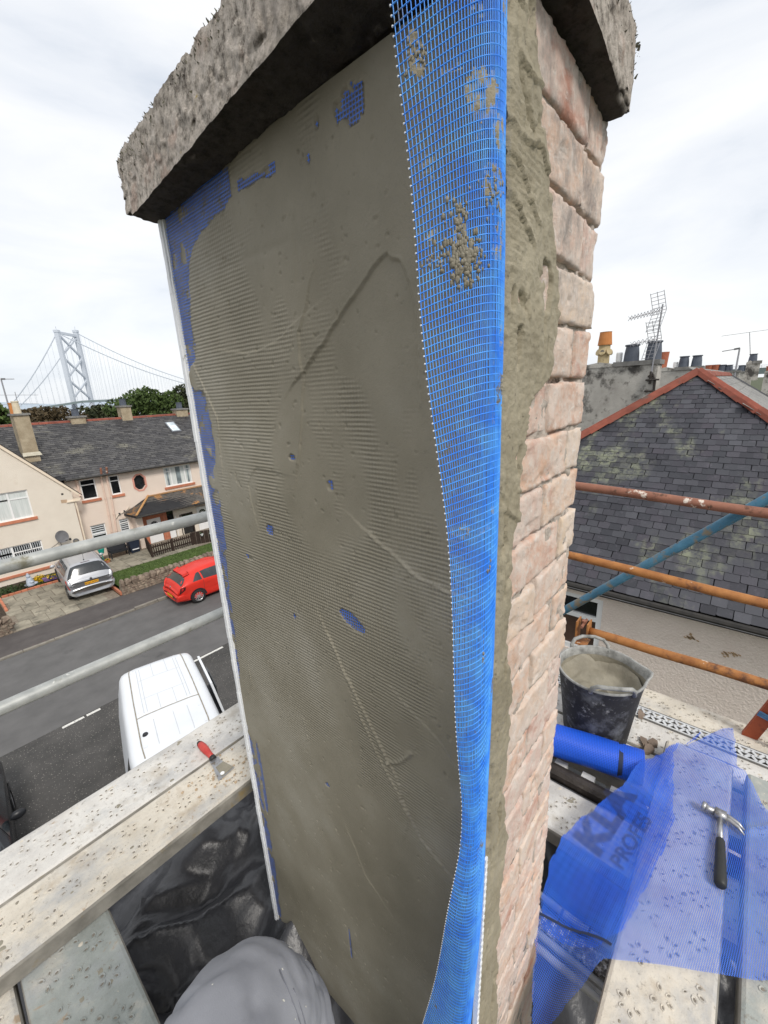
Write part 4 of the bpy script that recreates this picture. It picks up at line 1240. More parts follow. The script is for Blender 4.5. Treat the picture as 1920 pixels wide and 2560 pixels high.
# ------------------------------------------------------------------ red handled scraper
t = thing('scraper', 'mortar smeared scraper with red handle lying across the joint of two pale boards', 'scraper', (.565, 1.54, 6.903))
mb = MB(); 
mb.tube([(.5655, 1.668, 6.920), (.565, 1.655, 6.921), (.565, 1.63, 6.922), (.565, 1.60, 6.921), (.5655, 1.575, 6.918), (.566, 1.556, 6.915)], [.009, .0145, .0165, .0150, .0120, .0115], 12)
mb.build('handle', REDH, t, smooth=True)
MB().tube([(.5652, 1.676, 6.920), (.565, 1.661, 6.921)], [.008, .0135], 12).build('end_cap', GRIP, t, smooth=True)
MB().tube([(.566, 1.557, 6.9145), (.566, 1.543, 6.913)], [.0135, .0135], 12).build('collar', GRIP, t, smooth=True)
MB().prism([(.548, 1.545, 6.9105), (.584, 1.545, 6.9105), (.586, 1.515, 6.908), (.604, 1.440, 6.9045), (.528, 1.432, 6.9045), (.546, 1.515, 6.908)], (0, 0, .0016)).build('blade', CHROME, t)
MB().prism([(.552, 1.500, 6.9085), (.588, 1.503, 6.9085), (.601, 1.445, 6.9065), (.548, 1.44, 6.9065)], (0, 0, .0016)).build('mortar_smear', WETMIX, t)
MB().lathe((.556, 1.452, 6.908), [(.0085, 0), (.0085, .0012)], 14).build('bare_spot', PVC, t)
# crumbs round it
mb = MB()
for i in range(240):
    x = .60 + rng.randn() * .10; y = 1.45 + rng.randn() * .055
    if not 1.346 < y < 1.56: continue
    s_ = .0012 + rng.rand() ** 3 * .0055
    mb.sphere((x, y, 6.9005 + s_ * .5), s_, 5, 4, (1, .8, .7))
mb.build('mortar_crumb', M('sandy_crumb', [(.36, .25, .15), (.55, .45, .33)], 30, .9), None, kind='stuff')

# ------------------------------------------------------------------ tubes of the scaffold
def tube_thing(p0, p1, r, mat, label, grp):
    n = 24
    p0, p1 = Vector(p0), Vector(p1)
    pts = [p0 + (p1 - p0) * i / (n - 1) + Vector((0, 0, .0016 * math.sin(i * .7))) for i in range(n)]
    o = MB().tube(pts, r, 18).build('scaffold_tube', mat, smooth=True)
    return tag(o, label, 'scaffold tube', grp)
tube_thing((-1.6, 1.85, 7.892), (1.9, 1.85, 7.884), .0245, GALV, 'upper grey galvanised guard rail on the street side', 'scaffold tubes')
tube_thing((-1.6, 1.85, 7.392), (1.9, 1.85, 7.389), .0245, GALV, 'lower grey galvanised guard rail above the white van', 'scaffold tubes')
def onx(y, z, xo, xn): return (xn, y * xn / xo, 8.4 + (z - 8.4) * xn / xo)
a, b = onx(.702, 7.834, 2.5, 2.55), onx(-.12, 7.797, 2.5, 2.55)
def ext(a, b, k0, k1):
    a, b = Vector(a), Vector(b); return a + (a - b) * k0, b + (b - a) * k1
tube_thing(*ext(a, b, .9, .6), .0245, RUSTR, 'rust red scaffold tube with white plaster scab, highest on the right', 'scaffold tubes')
a, b = onx(.69, 7.402, 2.5, 2.5), onx(-.188, 7.36, 2.5, 2.5)
tube_thing(*ext(a, b, .9, .6), .0245, RUSTO, 'orange scaffold tube in the middle of the right side, in front of the slate eave', 'scaffold tubes')
a, b = onx(.549, 6.934, 2.5, 2.42), onx(-.224, 6.942, 2.5, 2.42)
tube_thing(*ext(a, b, .02, .6), .0245, RUSTO, 'lowest orange scaffold tube behind the mortar bucket', 'scaffold tubes')
a, b = onx(.677, 7.07, 2.5, 2.605), onx(-.11, 7.867, 2.5, 2.605)
tube_thing(*ext(a, b, .5, .5), .0245, BLUETUBE, 'chipped blue diagonal scaffold tube', 'scaffold tubes')
# rusty coupler at the end of the lowest tube
t = thing('scaffold_coupler', 'rusty clamp at the left end of the lowest orange tube behind the bucket', 'coupler', (2.42, .572, 6.97))
MB().box(2.38, 2.46, .545, .553, 6.94, 7.04).box(2.38, 2.46, .605, .613, 6.90, 7.04).box(2.375, 2.465, .545, .613, 6.895, 6.903).build('clamp_plate', RUSTO, t)
MB().tube([(2.37, .578, 7.02), (2.475, .578, 7.02)], .009, 8).lathe((2.42, .578, 7.03), [(.014, 0), (.014, .012)], 6).build('bolt', RUSTR, t)
# red oxide plate of a ladder at the right edge, tied with rope, with a pale pole
t = thing('ladder', 'red oxide steel ladder stile at the right edge tied with blue rope', 'ladder', (2.2, -.25, 6.836))
p0, p1 = Vector((2.20, -.195, 6.80)), Vector((2.20, -.42, 7.60))
d = (p1 - p0).normalized()
MB().obox((p0 + p1) / 2, d * (p1 - p0).length / 2, d.cross(Vector((1, 0, 0))) * .026, Vector((1, 0, 0)) * .012).build('stile', RUSTPLATE, t)
mb = MB()
c = p0 + d * .165
s_ = d.cross(Vector((1, 0, 0)))
for k in range(3):
    q = c + d * (k * .009)
    mb.tube([q + s_ * .030 - Vector((.016, 0, 0)), q + s_ * .0 - Vector((.019, 0, 0)) + d * .002, q - s_ * .10 - Vector((.016, 0, 0)) + d * .006], .0045, 6)
mb.build('rope_tie', ROPE, t, smooth=True)
o = MB().tube([(2.17, -.285, 6.84), (2.17, -.258, 7.2), (2.17, -.24, 7.0)][:2], .012, 8).build('garden_cane', BAMBOO); tag(o, 'pale green cane tied beside the red ladder at the right edge', 'cane')

# ------------------------------------------------------------------ the person behind the camera: one knee raised into view
def skin_body(name, joints, edges, root, mat):
    me = bpy.data.meshes.new(name)
    me.from_pydata([j[0] for j in joints], edges, [])
    ob = bpy.data.objects.new(name, me); C.objects.link(ob)
    md = ob.modifiers.new('skin', 'SKIN'); md.use_smooth_shade = True
    for i, j in enumerate(joints):
        sv = me.skin_vertices[0].data[i]
        sv.radius = j[1] if isinstance(j[1], tuple) else (j[1], j[1]); sv.use_root = (i == root)
    s2 = ob.modifiers.new('sub', 'SUBSURF'); s2.levels = s2.render_levels = 4
    out = bpy.data.meshes.new_from_object(ob.evaluated_get(bpy.context.evaluated_depsgraph_get()))
    bpy.data.objects.remove(ob)
    return out
J = [((-.17, .10, 7.42), .13), ((-.24, .03, 7.62), (.13, .11)), ((-.29, -.02, 7.84), (.15, .11)), ((-.31, -.03, 8.02), (.15, .10)), ((-.31, -.03, 8.16), .055), ((-.29, -.01, 8.26), .085), ((-.29, -.01, 8.36), .085),
     ((-.13, .21, 7.40), .112), ((-.04, .33, 7.49), .112), ((.09, .43, 7.565), .105), ((.165, .445, 7.51), .095), ((.205, .43, 7.36), .074), ((.215, .425, 7.15), .066), ((.22, .42, 6.98), .045), ((.28, .46, 6.93), .042),
     ((-.16, .02, 7.36), .10), ((-.05, -.06, 7.16), .085), ((.02, -.12, 6.96), .075), ((-.12, -.22, 6.93), .060), ((-.30, -.32, 6.92), .045), ((-.36, -.36, 6.89), .04),
     ((-.40, .10, 8.06), .058), ((-.34, .20, 7.90), .050), ((-.20, .15, 8.06), .040), ((-.12, .08, 8.22), .032),
     ((-.22, -.17, 8.06), .058), ((-.12, -.22, 7.90), .050), ((-.08, -.12, 8.06), .040), ((-.07, -.03, 8.22), .032)]
E_ = [(0, 1), (1, 2), (2, 3), (3, 4), (4, 5), (5, 6), (0, 7), (7, 8), (8, 9), (9, 10), (10, 11), (11, 12), (12, 13), (13, 14), (0, 15), (15, 16), (16, 17), (17, 18), (18, 19), (19, 20), (3, 21), (21, 22), (22, 23), (23, 24), (3, 25), (25, 26), (26, 27), (27, 28)]
bm = skin_body('person', J, E_, 0, TROUSER)
co = np.zeros(len(bm.vertices) * 3); bm.vertices.foreach_get('co', co); co = co.reshape(-1, 3)
nr = np.zeros(len(bm.vertices) * 3); bm.vertices.foreach_get('normal', nr); nr = nr.reshape(-1, 3)
legs = co[:, 2] < 7.62
w_ = fbm(co, 7, 2, 4) * .011 - .009 * np.clip(1 - np.abs(fbm(co + fbm(co, 4, 2, 8)[:, None] * .08, 5.5, 2, 14)) * 7, 0, 1) ** 1.5 - .004 * np.clip(1 - np.abs(fbm(co * [1, 1, 1.5], 12, 2, 16)) * 6, 0, 1) + fbm(co, 30, 2, 6) * .0022
kn = np.exp(-((co[:, 2] - 7.42) / .05) ** 2) * np.sin(co[:, 2] * 160 + co[:, 0] * 40) * .0025
co = co + nr * ((w_ + kn) * legs)[:, None]
bm.vertices.foreach_set('co', co.ravel())
bm.materials.clear()
for mt in (TROUSER, JACKET, SKIN): bm.materials.append(mt)
for p in bm.polygons:
    c = p.center
    p.use_smooth = True
    p.material_index = 2 if (c.z > 8.14) else (1 if c.z > 7.60 and c.x < -.13 else 0)
bm.update()
t = thing('person', 'person in grey work trousers kneeling at the bottom edge, one knee raised', 'person', (-.1, .1, 6.84))
link(bm, 'body', t)
# mortar flecks on the knee
mb = MB()
pc = np.array([tuple(p.center) for p in bm.polygons]); pn = np.array([tuple(p.normal) for p in bm.polygons])
ok = np.where((pc[:, 0] > .10) & (pc[:, 2] > 7.33) & (pn[:, 1] < .5) & (pn[:, 2] > -.2) & (pc[:, 1] < .47))[0]
for k in range(26):
    i_ = ok[rng.randint(len(ok))]
    c_, n_ = Vector(pc[i_]), Vector(pn[i_])
    a = n_.cross(Vector((0, .3, 1))).normalized(); b = n_.cross(a)
    s_ = .0012 + rng.rand() ** 2 * .0042
    mb.add([c_ + n_ * .0012 + (a * math.cos(q) * .55 + b * math.sin(q)) * s_ * (.8 + .4 * rng.rand()) for q in (0, 1.05, 2.1, 3.14, 4.2, 5.2)], [(0, 1, 2, 3, 4, 5)])
mb.build('mortar_fleck', PAINTSPOT, t, kind='stuff')
# stitched side seam of the trouser leg
from mathutils.bvhtree import BVHTree
bv = BVHTree.FromPolygons([tuple(v.co) for v in bm.vertices], [tuple(p.vertices) for p in bm.polygons])
def on_leg(p, d):
    h_ = bv.ray_cast(Vector(p), Vector(d).normalized())
    return h_[0] + h_[1] * .0006 if h_[0] is not None else None
for dz_ in (0, .007):
    pts = [on_leg((.10 + dz_ + .012 * math.sin(q * .4), .10, 7.66 - q * .018), (.16, .62, -.12 - q * .01)) for q in range(22)]
    pts = [p for p in pts if p is not None]
    if len(pts) > 3: MB().tube(pts, .0011, 5).build('trouser_seam', M('seam_thread', [(.16, .165, .19), (.20, .205, .23)], 90, .9), t, smooth=True)
# ------------------------------------------------------------------ slate roofs
def slate_field(parent, org, U, V, N, u0, u1, v1, exp, wid, keep, mats, nmax=300, name='slate', near=None, th=.010, rag=.006, nmin=0):
    """slates on the plane org + U*u + V*v; the nmax nearest the camera are objects, the others one joined part"""
    U, V, N, org = Vector(U).normalized(), Vector(V).normalized(), Vector(N).normalized(), Vector(org)
    L = exp * 1.12
    var = []
    for q in range(4):
        r = random.Random(q)
        w, t0, t1 = wid * .485, th, th * .25
        c = [r.uniform(0, .12) * wid for _ in range(4)]
        j = lambda: r.uniform(-.05, .05) * exp
        pts = [(-w + c[0], 0 + j()), (-w, c[1] * .8 + .004), (-w, L), (w, L), (w, c[2] * .8 + .004), (w - c[3], 0 + j())]
        top = [(a, b, t0 + (t1 - t0) * b / L) for a, b in pts]
        bot = [(a, b, -.002) for a, b in pts]
        f = [(0, 5, 4, 3, 2, 1)] + [(i, (i + 1) % 6, 6 + (i + 1) % 6, 6 + i) for i in (0, 1, 3, 4, 5)]
        var.append((top + bot, f))
    meshes = []
    for v_, f_ in var:
        me = bpy.data.meshes.new(name); me.from_pydata(v_, [], f_)
        me.materials.append(mats); me.update(); meshes.append(me)
    spots = []
    rows = int(v1 / exp) + 1
    for i in range(rows):
        v = i * exp
        sh = (.5 * wid if i % 2 else 0) + random.uniform(-.05, .05) * wid
        n = int((u1 - u0) / wid) + 2
        for k in range(n):
            u = u0 + k * wid + sh
            if not keep(u, v): continue
            p = org + U * (u + random.uniform(-rag, rag)) + V * (v + random.uniform(-rag, rag))
            spots.append((p, i))
    def seen(p):
        d = p - CAM; r = camo.matrix_world.to_3x3().transposed() @ d
        if r.z > -.1: return 1e6
        a, b = r.x / -r.z * 1041 + 960, 1280 - r.y / -r.z * 1041
        out = 0 if (-20 < a < 1940 and -20 < b < 2580) else 1e5
        return out + d.length
    spots.sort(key=lambda s_: seen(s_[0]))
    joined = MB()
    for q, (p, i) in enumerate(spots):
        ra = random.uniform(-.012, .012); tl = random.uniform(-.006, .014)
        uu = (U * math.cos(ra) + V * math.sin(ra)); vv_ = (V * math.cos(ra) - U * math.sin(ra)); nn = (N + V * tl).normalized()
        lift = N * random.uniform(0, .003)
        if q < nmax:
            o = bpy.data.objects.new(name, meshes[q % 4]); C.objects.link(o)
            o.parent = parent
            o.matrix_basis = Matrix(((uu.x, vv_.x, nn.x, p.x + lift.x), (uu.y, vv_.y, nn.y, p.y + lift.y), (uu.z, vv_.z, nn.z, p.z + lift.z), (0, 0, 0, 1)))
        else:
            v_, f_ = var[q % 4]
            joined.cur = 0
            joined.add([p + lift + uu * a + vv_ * b + nn * c for a, b, c in v_], f_)
    if joined.f:
        joined.build(name + '_field', mats, parent, kind='stuff')
    return len(spots)

def wall_front(mb, y, xs_extra, top, openings, x0, x1, zb=-.1, depth=.14):
    """front face at y (towards -Y) with openings (xa,xb,za,zb) and their reveals"""
    xs = sorted(set([x0, x1] + [v for o in openings for v in o[:2]] + list(xs_extra)))
    for a, b in zip(xs[:-1], xs[1:]):
        mid = (a + b) / 2
        ops = sorted([o for o in openings if o[0] < mid < o[1]], key=lambda o: o[2])
        lo = zb
        for o in ops:
            if o[2] > lo: mb.quad((a, y, lo), (b, y, lo), (b, y, o[2]), (a, y, o[2]))
            lo = o[3]
        mb.quad((a, y, lo), (b, y, lo), (b, y, top(b)), (a, y, top(a)))
    for (a, b, c, d) in openings:
        mb.quad((a, y, c), (a, y + depth, c), (a, y + depth, d), (a, y, d))
        mb.quad((b, y, d), (b, y + depth, d), (b, y + depth, c), (b, y, c))
        mb.quad((a, y, d), (a, y + depth, d), (b, y + depth, d), (b, y, d))
        mb.quad((b, y, c), (b, y + depth, c), (a, y + depth, c), (a, y, c))
def window(house, y, x0, x1, z0, z1, mull=(), trans=None, tcols=(), pane=None, sill=True, curtain=0, blinds=0, vblinds=0, label=None, fw=.06, yb=.09):
    mb = MB()
    yf, yk = y + yb - .035, y + yb + .03
    for (a, b, c, d) in ((x0, x0 + fw, z0, z1), (x1 - fw, x1, z0, z1), (x0 + fw, x1 - fw, z0, z0 + fw * 1.2), (x0 + fw, x1 - fw, z1 - fw, z1)):
        mb.box(a, b, yf, yk, c, d)
    for m_ in mull: mb.box(m_ - fw * .6, m_ + fw * .6, yf + .004, yk, z0 + fw, z1 - fw)
    if trans: 
        ed = [x0 + fw] + [q for m_ in mull for q in (m_ - fw * .6, m_ + fw * .6)] + [x1 - fw]
        cols = list(zip(ed[0::2], ed[1::2]))
        for i, (a, b) in enumerate(cols):
            if not tcols or i in tcols: mb.box(a, b, yf + .008, yk, trans - fw * .45, trans + fw * .45)
    w = mb.build('window', WHITEUPVC, house)
    if label: w['label'] = label
    ed = [x0 + fw] + [q for m_ in mull for q in (m_ - fw * .6, m_ + fw * .6)] + [x1 - fw]
    for i, (a, b) in enumerate(zip(ed[0::2], ed[1::2])):
        parts = [(z0 + fw, z1 - fw)]
        if trans and (not tcols or i in tcols): parts = [(z0 + fw, trans - fw * .45), (trans + fw * .45, z1 - fw)]
        for c, d in parts:
            MB().box(a, b, y + yb + .005, y + yb + .012, c, d).build('pane', pane or PANE_DARK, w)
            if vblinds:
                m2 = MB(); n = int((b - a) / .085)
                for k in range(n):
                    u = a + (k + .5) * (b - a) / n
                    m2.box(u - .012, u + .012, y + yb - .004, y + yb + .003, c + .02, d - .01)
                m2.build('vertical_blind', BLINDWHITE, w)
        if blinds:
            c, d = z0 + fw, z1 - fw
            m2 = MB(); n = 9
            for k in range(n):
                if k < n - blinds: continue
                q = c + (k + .5) * (d - c) / n
                m2.box(a + .01, b - .01, y + yb - .006, y + yb + .003, q - .035, q + .022)
            m2.build('striped_blind', BLINDWHITE, w)
        if curtain:
            m2 = MB()
            for (p0_, p1_) in ((a, a + (b - a) * curtain), (b - (b - a) * curtain * .8, b)) if curtain < .6 else ((a, b),):
                n = 16
                pts = [(p0_ + (p1_ - p0_) * k / n, y + yb - .002 + .0035 * math.sin(k * 2.1)) for k in range(n + 1)]
                for (xa, ya), (xb, yb_) in zip(pts[:-1], pts[1:]):
                    m2.quad((xa, ya, z0 + fw), (xb, yb_, z0 + fw), (xb, yb_, z1 - fw), (xa, ya, z1 - fw))
            m2.build('curtain', CURTAIN, w)
    if sill:
        MB().box(x0 - .10, x1 + .10, y - .07, y + .06, z0 - .14, z0 - .002).build('sill', TERRA, w)
    return w

# ------------------------------------------------------------------ the terrace across the street
YG, YM = 26.5, 27.3
hs = thing('terraced_house', 'cream terraced house with grey slate roof, tall gable and orange porch across the street', 'house', (5, 27, 0))
def gtop(x): return 6.787 - (x - 3.092) * (6.787 - 3.84) / (5.70 - 3.092) if x >= 1.4 else gtop(1.4) - (1.4 - x) * 1.13
G_OPEN = [(1.25, 3.60, 3.214, 4.60), (.85, 3.60, 1.03, 1.97), (4.885, 4.985, 4.03, 4.13)]
mb = MB()
wall_front(mb, YG, [-2.9, 1.4], lambda x: max(.5, gtop(x)), G_OPEN, -2.9, 5.33)
mb.quad((5.33, YG, -.1), (5.33, 29, -.1), (5.33, 29, gtop(5.33)), (5.33, YG, gtop(5.33)))
mb.build('gable_wall', HARL, hs)
MB().box(4.86, 5.01, YG + .02, YG + .05, 4.0, 4.16).build('dark_vent', GUTTER, hs)
# skew band and tile edge along the gable verge
mb = MB()
mb.bar((1.3, YG - .03, gtop(1.4) + .12 - .03), (5.62, YG - .03, gtop(5.62) + .02), .11, .14, (0, 0, 1))
mb.build('gable_band', CREAMPAINT, hs)
mb = MB(); mb.bar((1.3, YG - .01, gtop(1.4) + .21), (5.74, YG - .01, gtop(5.74) + .10), .17, .035, (0, 0, 1))
mb.build('verge_edge', GUTTER, hs)
MB().box(5.33, 5.66, YG - .06, YG + .1, 3.66, 3.74).box(5.02, 5.6, YG - .07, YG - .002, 3.60, 3.66).build('skew_corbel', CREAMPAINT, hs)
MB().obox((4.93, YG - .003, 3.70), (.13, 0, -.01), (0, .004, 0), (0, 0, .085)).build('bare_patch', M('bare_patch', [(.42, .30, .20), (.50, .36, .25)], 5, .9), hs)
window(hs, YG, 1.25, 3.60, 3.214, 4.60, mull=(2.83, 2.0), trans=4.22, pane=PANE_GREY, curtain=.75, label='upper gable window with pale net curtains')
window(hs, YG, .85, 3.60, 1.03, 1.97, mull=(2.42, 1.6, 3.14)[:2], trans=1.60, vblinds=1, label='lower gable window with vertical blinds')
mb = MB()
mb.box(3.12, 3.17, YG + .03, YG + .12, 1.63, 1.92); mb.build('transom_bar', WHITEUPVC, hs)
MB().box(.7, 3.75, YG - .07, YG, .42, .54).build('base_ledge', TERRA, hs)
t = MB(); t.tube([(4.30, YG - .02, 2.03), (4.36, YG - .22, 1.98)], .02, 8); t.build('dish_bracket', BLACKPL, hs)
V = []
for i in range(5):
    for j in range(20):
        r = .29 * i / 4; a = 2 * PI * j / 20
        V.append((4.40 + r * math.cos(a), YG - .30 + .05 * (r / .29) ** 2 * -1 + r * math.sin(a) * .25, 1.98 + r * 1.08 * math.sin(a)))
o = MB().add(V, [(i * 20 + j, i * 20 + (j + 1) % 20, (i + 1) * 20 + (j + 1) % 20, (i + 1) * 20 + j) for i in range(4) for j in range(20)]).build('satellite_dish', SAT, hs, smooth=True)
MB().tube([(4.40, YG - .30, 1.72), (4.66, YG - .55, 1.78)], .012, 6).box(4.63, 4.71, YG - .60, YG - .52, 1.75, 1.85).build('dish_arm', BLACKPL, hs)
MB().tube([(4.32, YG - .02, 1.8), (4.25, YG - .02, 1.62), (3.86, YG - .02, 1.42), (3.82, YG - .02, 1.32), (3.86, YG - .02, .95)], .010, 5).tube([(4.33, YG - .02, 1.75), (4.36, YG - .02, .6), (4.36, YG - .02, .1)], .010, 5).build('dish_cable', BLACKPL, hs)
MB().tube([(4.99, YG - .06, 1.50), (4.99, YG, 1.50)], .135, 18).build('flue_collar', SAT, hs)
MB().tube([(4.99, YG - .065, 1.50), (4.99, YG - .055, 1.50)], .075, 16).build('flue_mouth', HOLE_SHADE, hs)
MB().tube([(5.40, YG + .05, 3.62), (5.42, YG + .05, 3.0), (5.40, YG + .05, -.1)], .042, 8).build('downpipe', CREAMPAINT, hs)
MB().tube([(5.52, YM - .06, 3.05), (5.52, YM - .06, -.1)], .04, 8).build('downpipe', PIPEPAINT, hs)

M_OPEN = [(5.95, 6.69, 3.40, 4.535), (7.37, 7.89, 3.40, 4.52), (10.37, 12.09, 3.28, 4.51), (5.93, 6.68, .72, 1.915), (7.38, 7.90, .72, 1.92)]
mb = MB()
OX0, OX1, OZ0, OZ1 = 8.62, 9.21, 3.44, 4.30
wall_front(mb, YM, [], lambda x: 4.72, M_OPEN + [(OX0, OX1, OZ0, OZ1)], 5.3, 26)
c = .19          # corners that turn the square opening into an octagon
for (xa, za, sx, sz) in ((OX0, OZ0, 1, 1), (OX1, OZ0, -1, 1), (OX0, OZ1, 1, -1), (OX1, OZ1, -1, -1)):
    mb.prism([(xa, YM, za), (xa + sx * c, YM, za), (xa, YM, za + sz * c * 1.1)], (0, .10, 0))
mb.build('front_wall', HARLPINK, hs)
MB().box(-2, 26, YM + .3, 36, -.1, 4.5).build('inner_rooms', PANE_DARK, hs)
window(hs, YM, *M_OPEN[0], trans=4.22, label='small upstairs window left of the paired pipes')
window(hs, YM, *M_OPEN[1], trans=4.20, label='narrow upstairs window right of the paired pipes')
window(hs, YM, *M_OPEN[2], mull=(10.80, 11.68), trans=4.22, tcols=(0, 2), pane=PANE_GREY, curtain=.36, label='wide three light upstairs window with white curtains')
window(hs, YM, *M_OPEN[3], trans=1.38, blinds=5, label='downstairs window with striped blinds half lowered')
window(hs, YM, *M_OPEN[4], trans=1.66, blinds=9, label='downstairs window with striped blinds fully lowered')
cx, cz = (OX0 + OX1) / 2, (OZ0 + OZ1) / 2
def octo(rx, rz, y): return [(cx + sx * a, y, cz + sz * b) for sx, sz, a, b in ((-1, -1, rx * .38, rz), (1, -1, rx * .38, rz), (1, -1, rx, rz * .55), (1, 1, rx, rz * .55), (1, 1, rx * .38, rz), (-1, 1, rx * .38, rz), (-1, 1, rx, rz * .55), (-1, -1, rx, rz * .55))]
mb = MB()
o0, o1, o2 = octo(.375, .53, YM - .025), octo(.29, .44, YM - .025), octo(.29, .44, YM + .12)
oo = octo(.375, .53, YM + .01)
mb.add(o0 + o1 + o2 + oo, [(i, (i + 1) % 8, 8 + (i + 1) % 8, 8 + i) for i in range(8)] + [(8 + i, 8 + (i + 1) % 8, 16 + (i + 1) % 8, 16 + i) for i in range(8)] + [(24 + i, 24 + (i + 1) % 8, (i + 1) % 8, i) for i in range(8)])
ow = mb.build('octagonal_window', M('pink_surround', [(.60, .26, .20), (.66, .32, .25)], 5, .8), hs)
MB().add(octo(.30, .45, YM + .11), [tuple(range(8))]).build('pane', PANE_DARK, ow)
# rain pipes
for k, (x0_, x1_) in enumerate(((6.98, 6.89), (7.26, 7.13))):
    mb = MB()
    mb.tube([(x0_ + .02, YM - .32, 4.98), (x0_, YM - .26, 4.66), (x0_, YM - .07, 4.45), (x0_, YM - .07, 3.0), (x1_, YM - .07, 1.2), (x1_, YM - .07, -.1)], .046, 9)
    for z in (4.3, 3.3, 2.3, 1.3): mb.lathe((x0_ - (x0_ - x1_) * min(1, max(0, (3.0 - z) / 1.8)), YM - .07, z), [(.062, 0), (.062, .07)], 9)
    p = mb.build('rain_pipe', PIPEPAINT, hs, smooth=False)
    MB().tube([(x0_ + .03, YM - .34, 5.08), (x0_ + .015, YM - .28, 4.72)], .055, 8).build('pipe_elbow', RUSTR, p)
MB().tube([(5.83, YM - .07, 4.5), (5.83, YM - .07, 3.9), (5.80, YM - .2, 3.7)], .05, 8).lathe((5.83, YM - .07, 4.5), [(.05, 0), (.09, .06), (.09, .16)], 10).build('hopper_pipe', PIPEPAINT, hs)
mb = MB()
pts = [(7.25, YM - .07, 2.05), (7.42, YM - .07, 2.24), (7.62, YM - .07, 2.30), (7.80, YM - .07, 2.36), (7.95, YM - .07, 2.46), (8.05, YM - .07, 2.58), (8.10, YM - .07, 2.50), (8.04, YM - .07, 2.44)]
mb.tube(pts, .022, 6)
o = mb.build('scrolled_bracket', M('cream_iron', [(.70, .62, .5), (.74, .66, .54)], 5, .6), hs)
MB().box(7.44, 7.53, YM - .1, YM - .04, 2.22, 2.32).box(7.72, 7.80, YM - .1, YM - .04, 2.32, 2.41).build('bracket_clip', BLACKPL, o)

# main roof
PR = math.radians(31.5)
RY, RZ, EY, EZ = 31.62, 7.55, 26.98, 4.705
mb = MB()
mb.quad((-6, EY, EZ), (30, EY, EZ), (30, RY, RZ), (-6, RY, RZ))
mb.quad((30, RY, RZ), (30, 36.3, EZ), (-6, 36.3, EZ), (-6, RY, RZ))
roof = mb.build('roof', SLATED, hs)
sl = math.hypot(RY - EY, RZ - EZ)
slate_field(roof, (0, EY, EZ + .01), (1, 0, 0), (0, RY - EY, RZ - EZ), (0, -(RZ - EZ), RY - EY), 1.0, 16.5, sl - .05, .185, .30,
            lambda u, v: u > 1.8 and not (u < 5.25 and EY + v * math.cos(PR) < 27.2), SLATEF, 300, th=.022, rag=.014)
for i in range(34):
    x = 2.0 + i * .455
    o = MB().prism([(x, RY - .14, RZ - .055), (x, RY - .10, RZ + .02), (x, RY, RZ + .075), (x, RY + .10, RZ + .02), (x, RY + .14, RZ - .055)], (.44 + .02 * rng.rand(), 0, .012 * (rng.rand() - .5))).build('ridge_tile', RIDGE, roof)
MB().tube([(5.3, EY - .06, EZ - .03), (26, EY - .06, EZ - .03)], .06, 8).build('gutter', GUTTER, hs)
def sky_light(xa, xb, va, vb):
    Vv = Vector((0, RY - EY, RZ - EZ)).normalized(); Nn = Vector((0, -(RZ - EZ), RY - EY)).normalized(); O = Vector((0, EY, EZ))
    mb = MB()
    c = O + Vector(((xa + xb) / 2, 0, 0)) + Vv * (va + vb) / 2 + Nn * .045
    mb.obox(c, ((xb - xa) / 2, 0, 0), Vv * (vb - va) / 2, Nn * .05)
    f = mb.build('skylight', M('skylight_frame', [(.16, .17, .19), (.20, .21, .23)], 4, .5), hs)
    return c, Vv, Nn
c, Vv, Nn = sky_light(12.36, 12.98, 3.28, 4.46)
sk = bpy.data.objects['skylight']
MB().obox(c + Nn * .052, (.24, 0, 0), Vv * .50, Nn * .006).build('pane', glass('sky_glass', (.40, .46, .50), .05), sk)
# chimneys of the terrace
def stack(parent, x0, x1, y0, y1, zb, zt, mat, cap=.10, name='chimney'):
    mb = MB(); mb.box(x0, x1, y0, y1, zb, zt)
    s_ = mb.build(name, mat, parent)
    MB().box(x0 - .07, x1 + .07, y0 - .07, y1 + .07, zt, zt + cap).build('cope_stone', COPE, s_)
    return s_
def pot(parent, x, y, z, r, h, mat, tap=.85, name='pot', roll=True):
    pr = [(r, 0), (r * (1 + tap) / 2, h * .5), (r * tap, h * .88)]
    if roll: pr += [(r * tap * 1.13, h * .90), (r * tap * 1.13, h)]
    pr += [(r * tap * .8, h), (r * tap * .75, h - .1)]
    return MB().lathe((x, y, z), pr, 16, True, True).build(name, mat, parent, smooth=False)
s1 = stack(hs, 4.16, 4.80, 28.55, 29.5, 5.2, 8.10, STACKST)
pot(s1, 4.42, 28.85, 8.2, .17, .62, POTCREAM, .85); pot(s1, 4.30, 29.05, 8.2, .15, .55, POTORANGE, .9)
MB().prism([(4.10, 28.45, 6.02), (4.90, 28.45, 6.02), (4.84, 28.54, 6.20), (4.12, 28.54, 6.20)], (0, .1, 0)).build('flashing', M('lime_flashing', [(.45, .42, .33), (.58, .54, .44)], 7, .9), hs)
for (xa, xb, zt, n) in ((7.18, 7.95, 7.76, 1), (10.0, 10.62, 8.25, 1), (13.55, 14.35, 7.86, 1), (18.5, 19.2, 8.2, 2)):
    s_ = stack(hs, xa, xb, 31.3, 32.0, 6.9, zt, STACKST)
    for k in range(n): pot(s_, (xa + xb) / 2 + (k - (n - 1) / 2) * .3, 31.65, zt + .1, .20, .42, POTBLUE, .92)

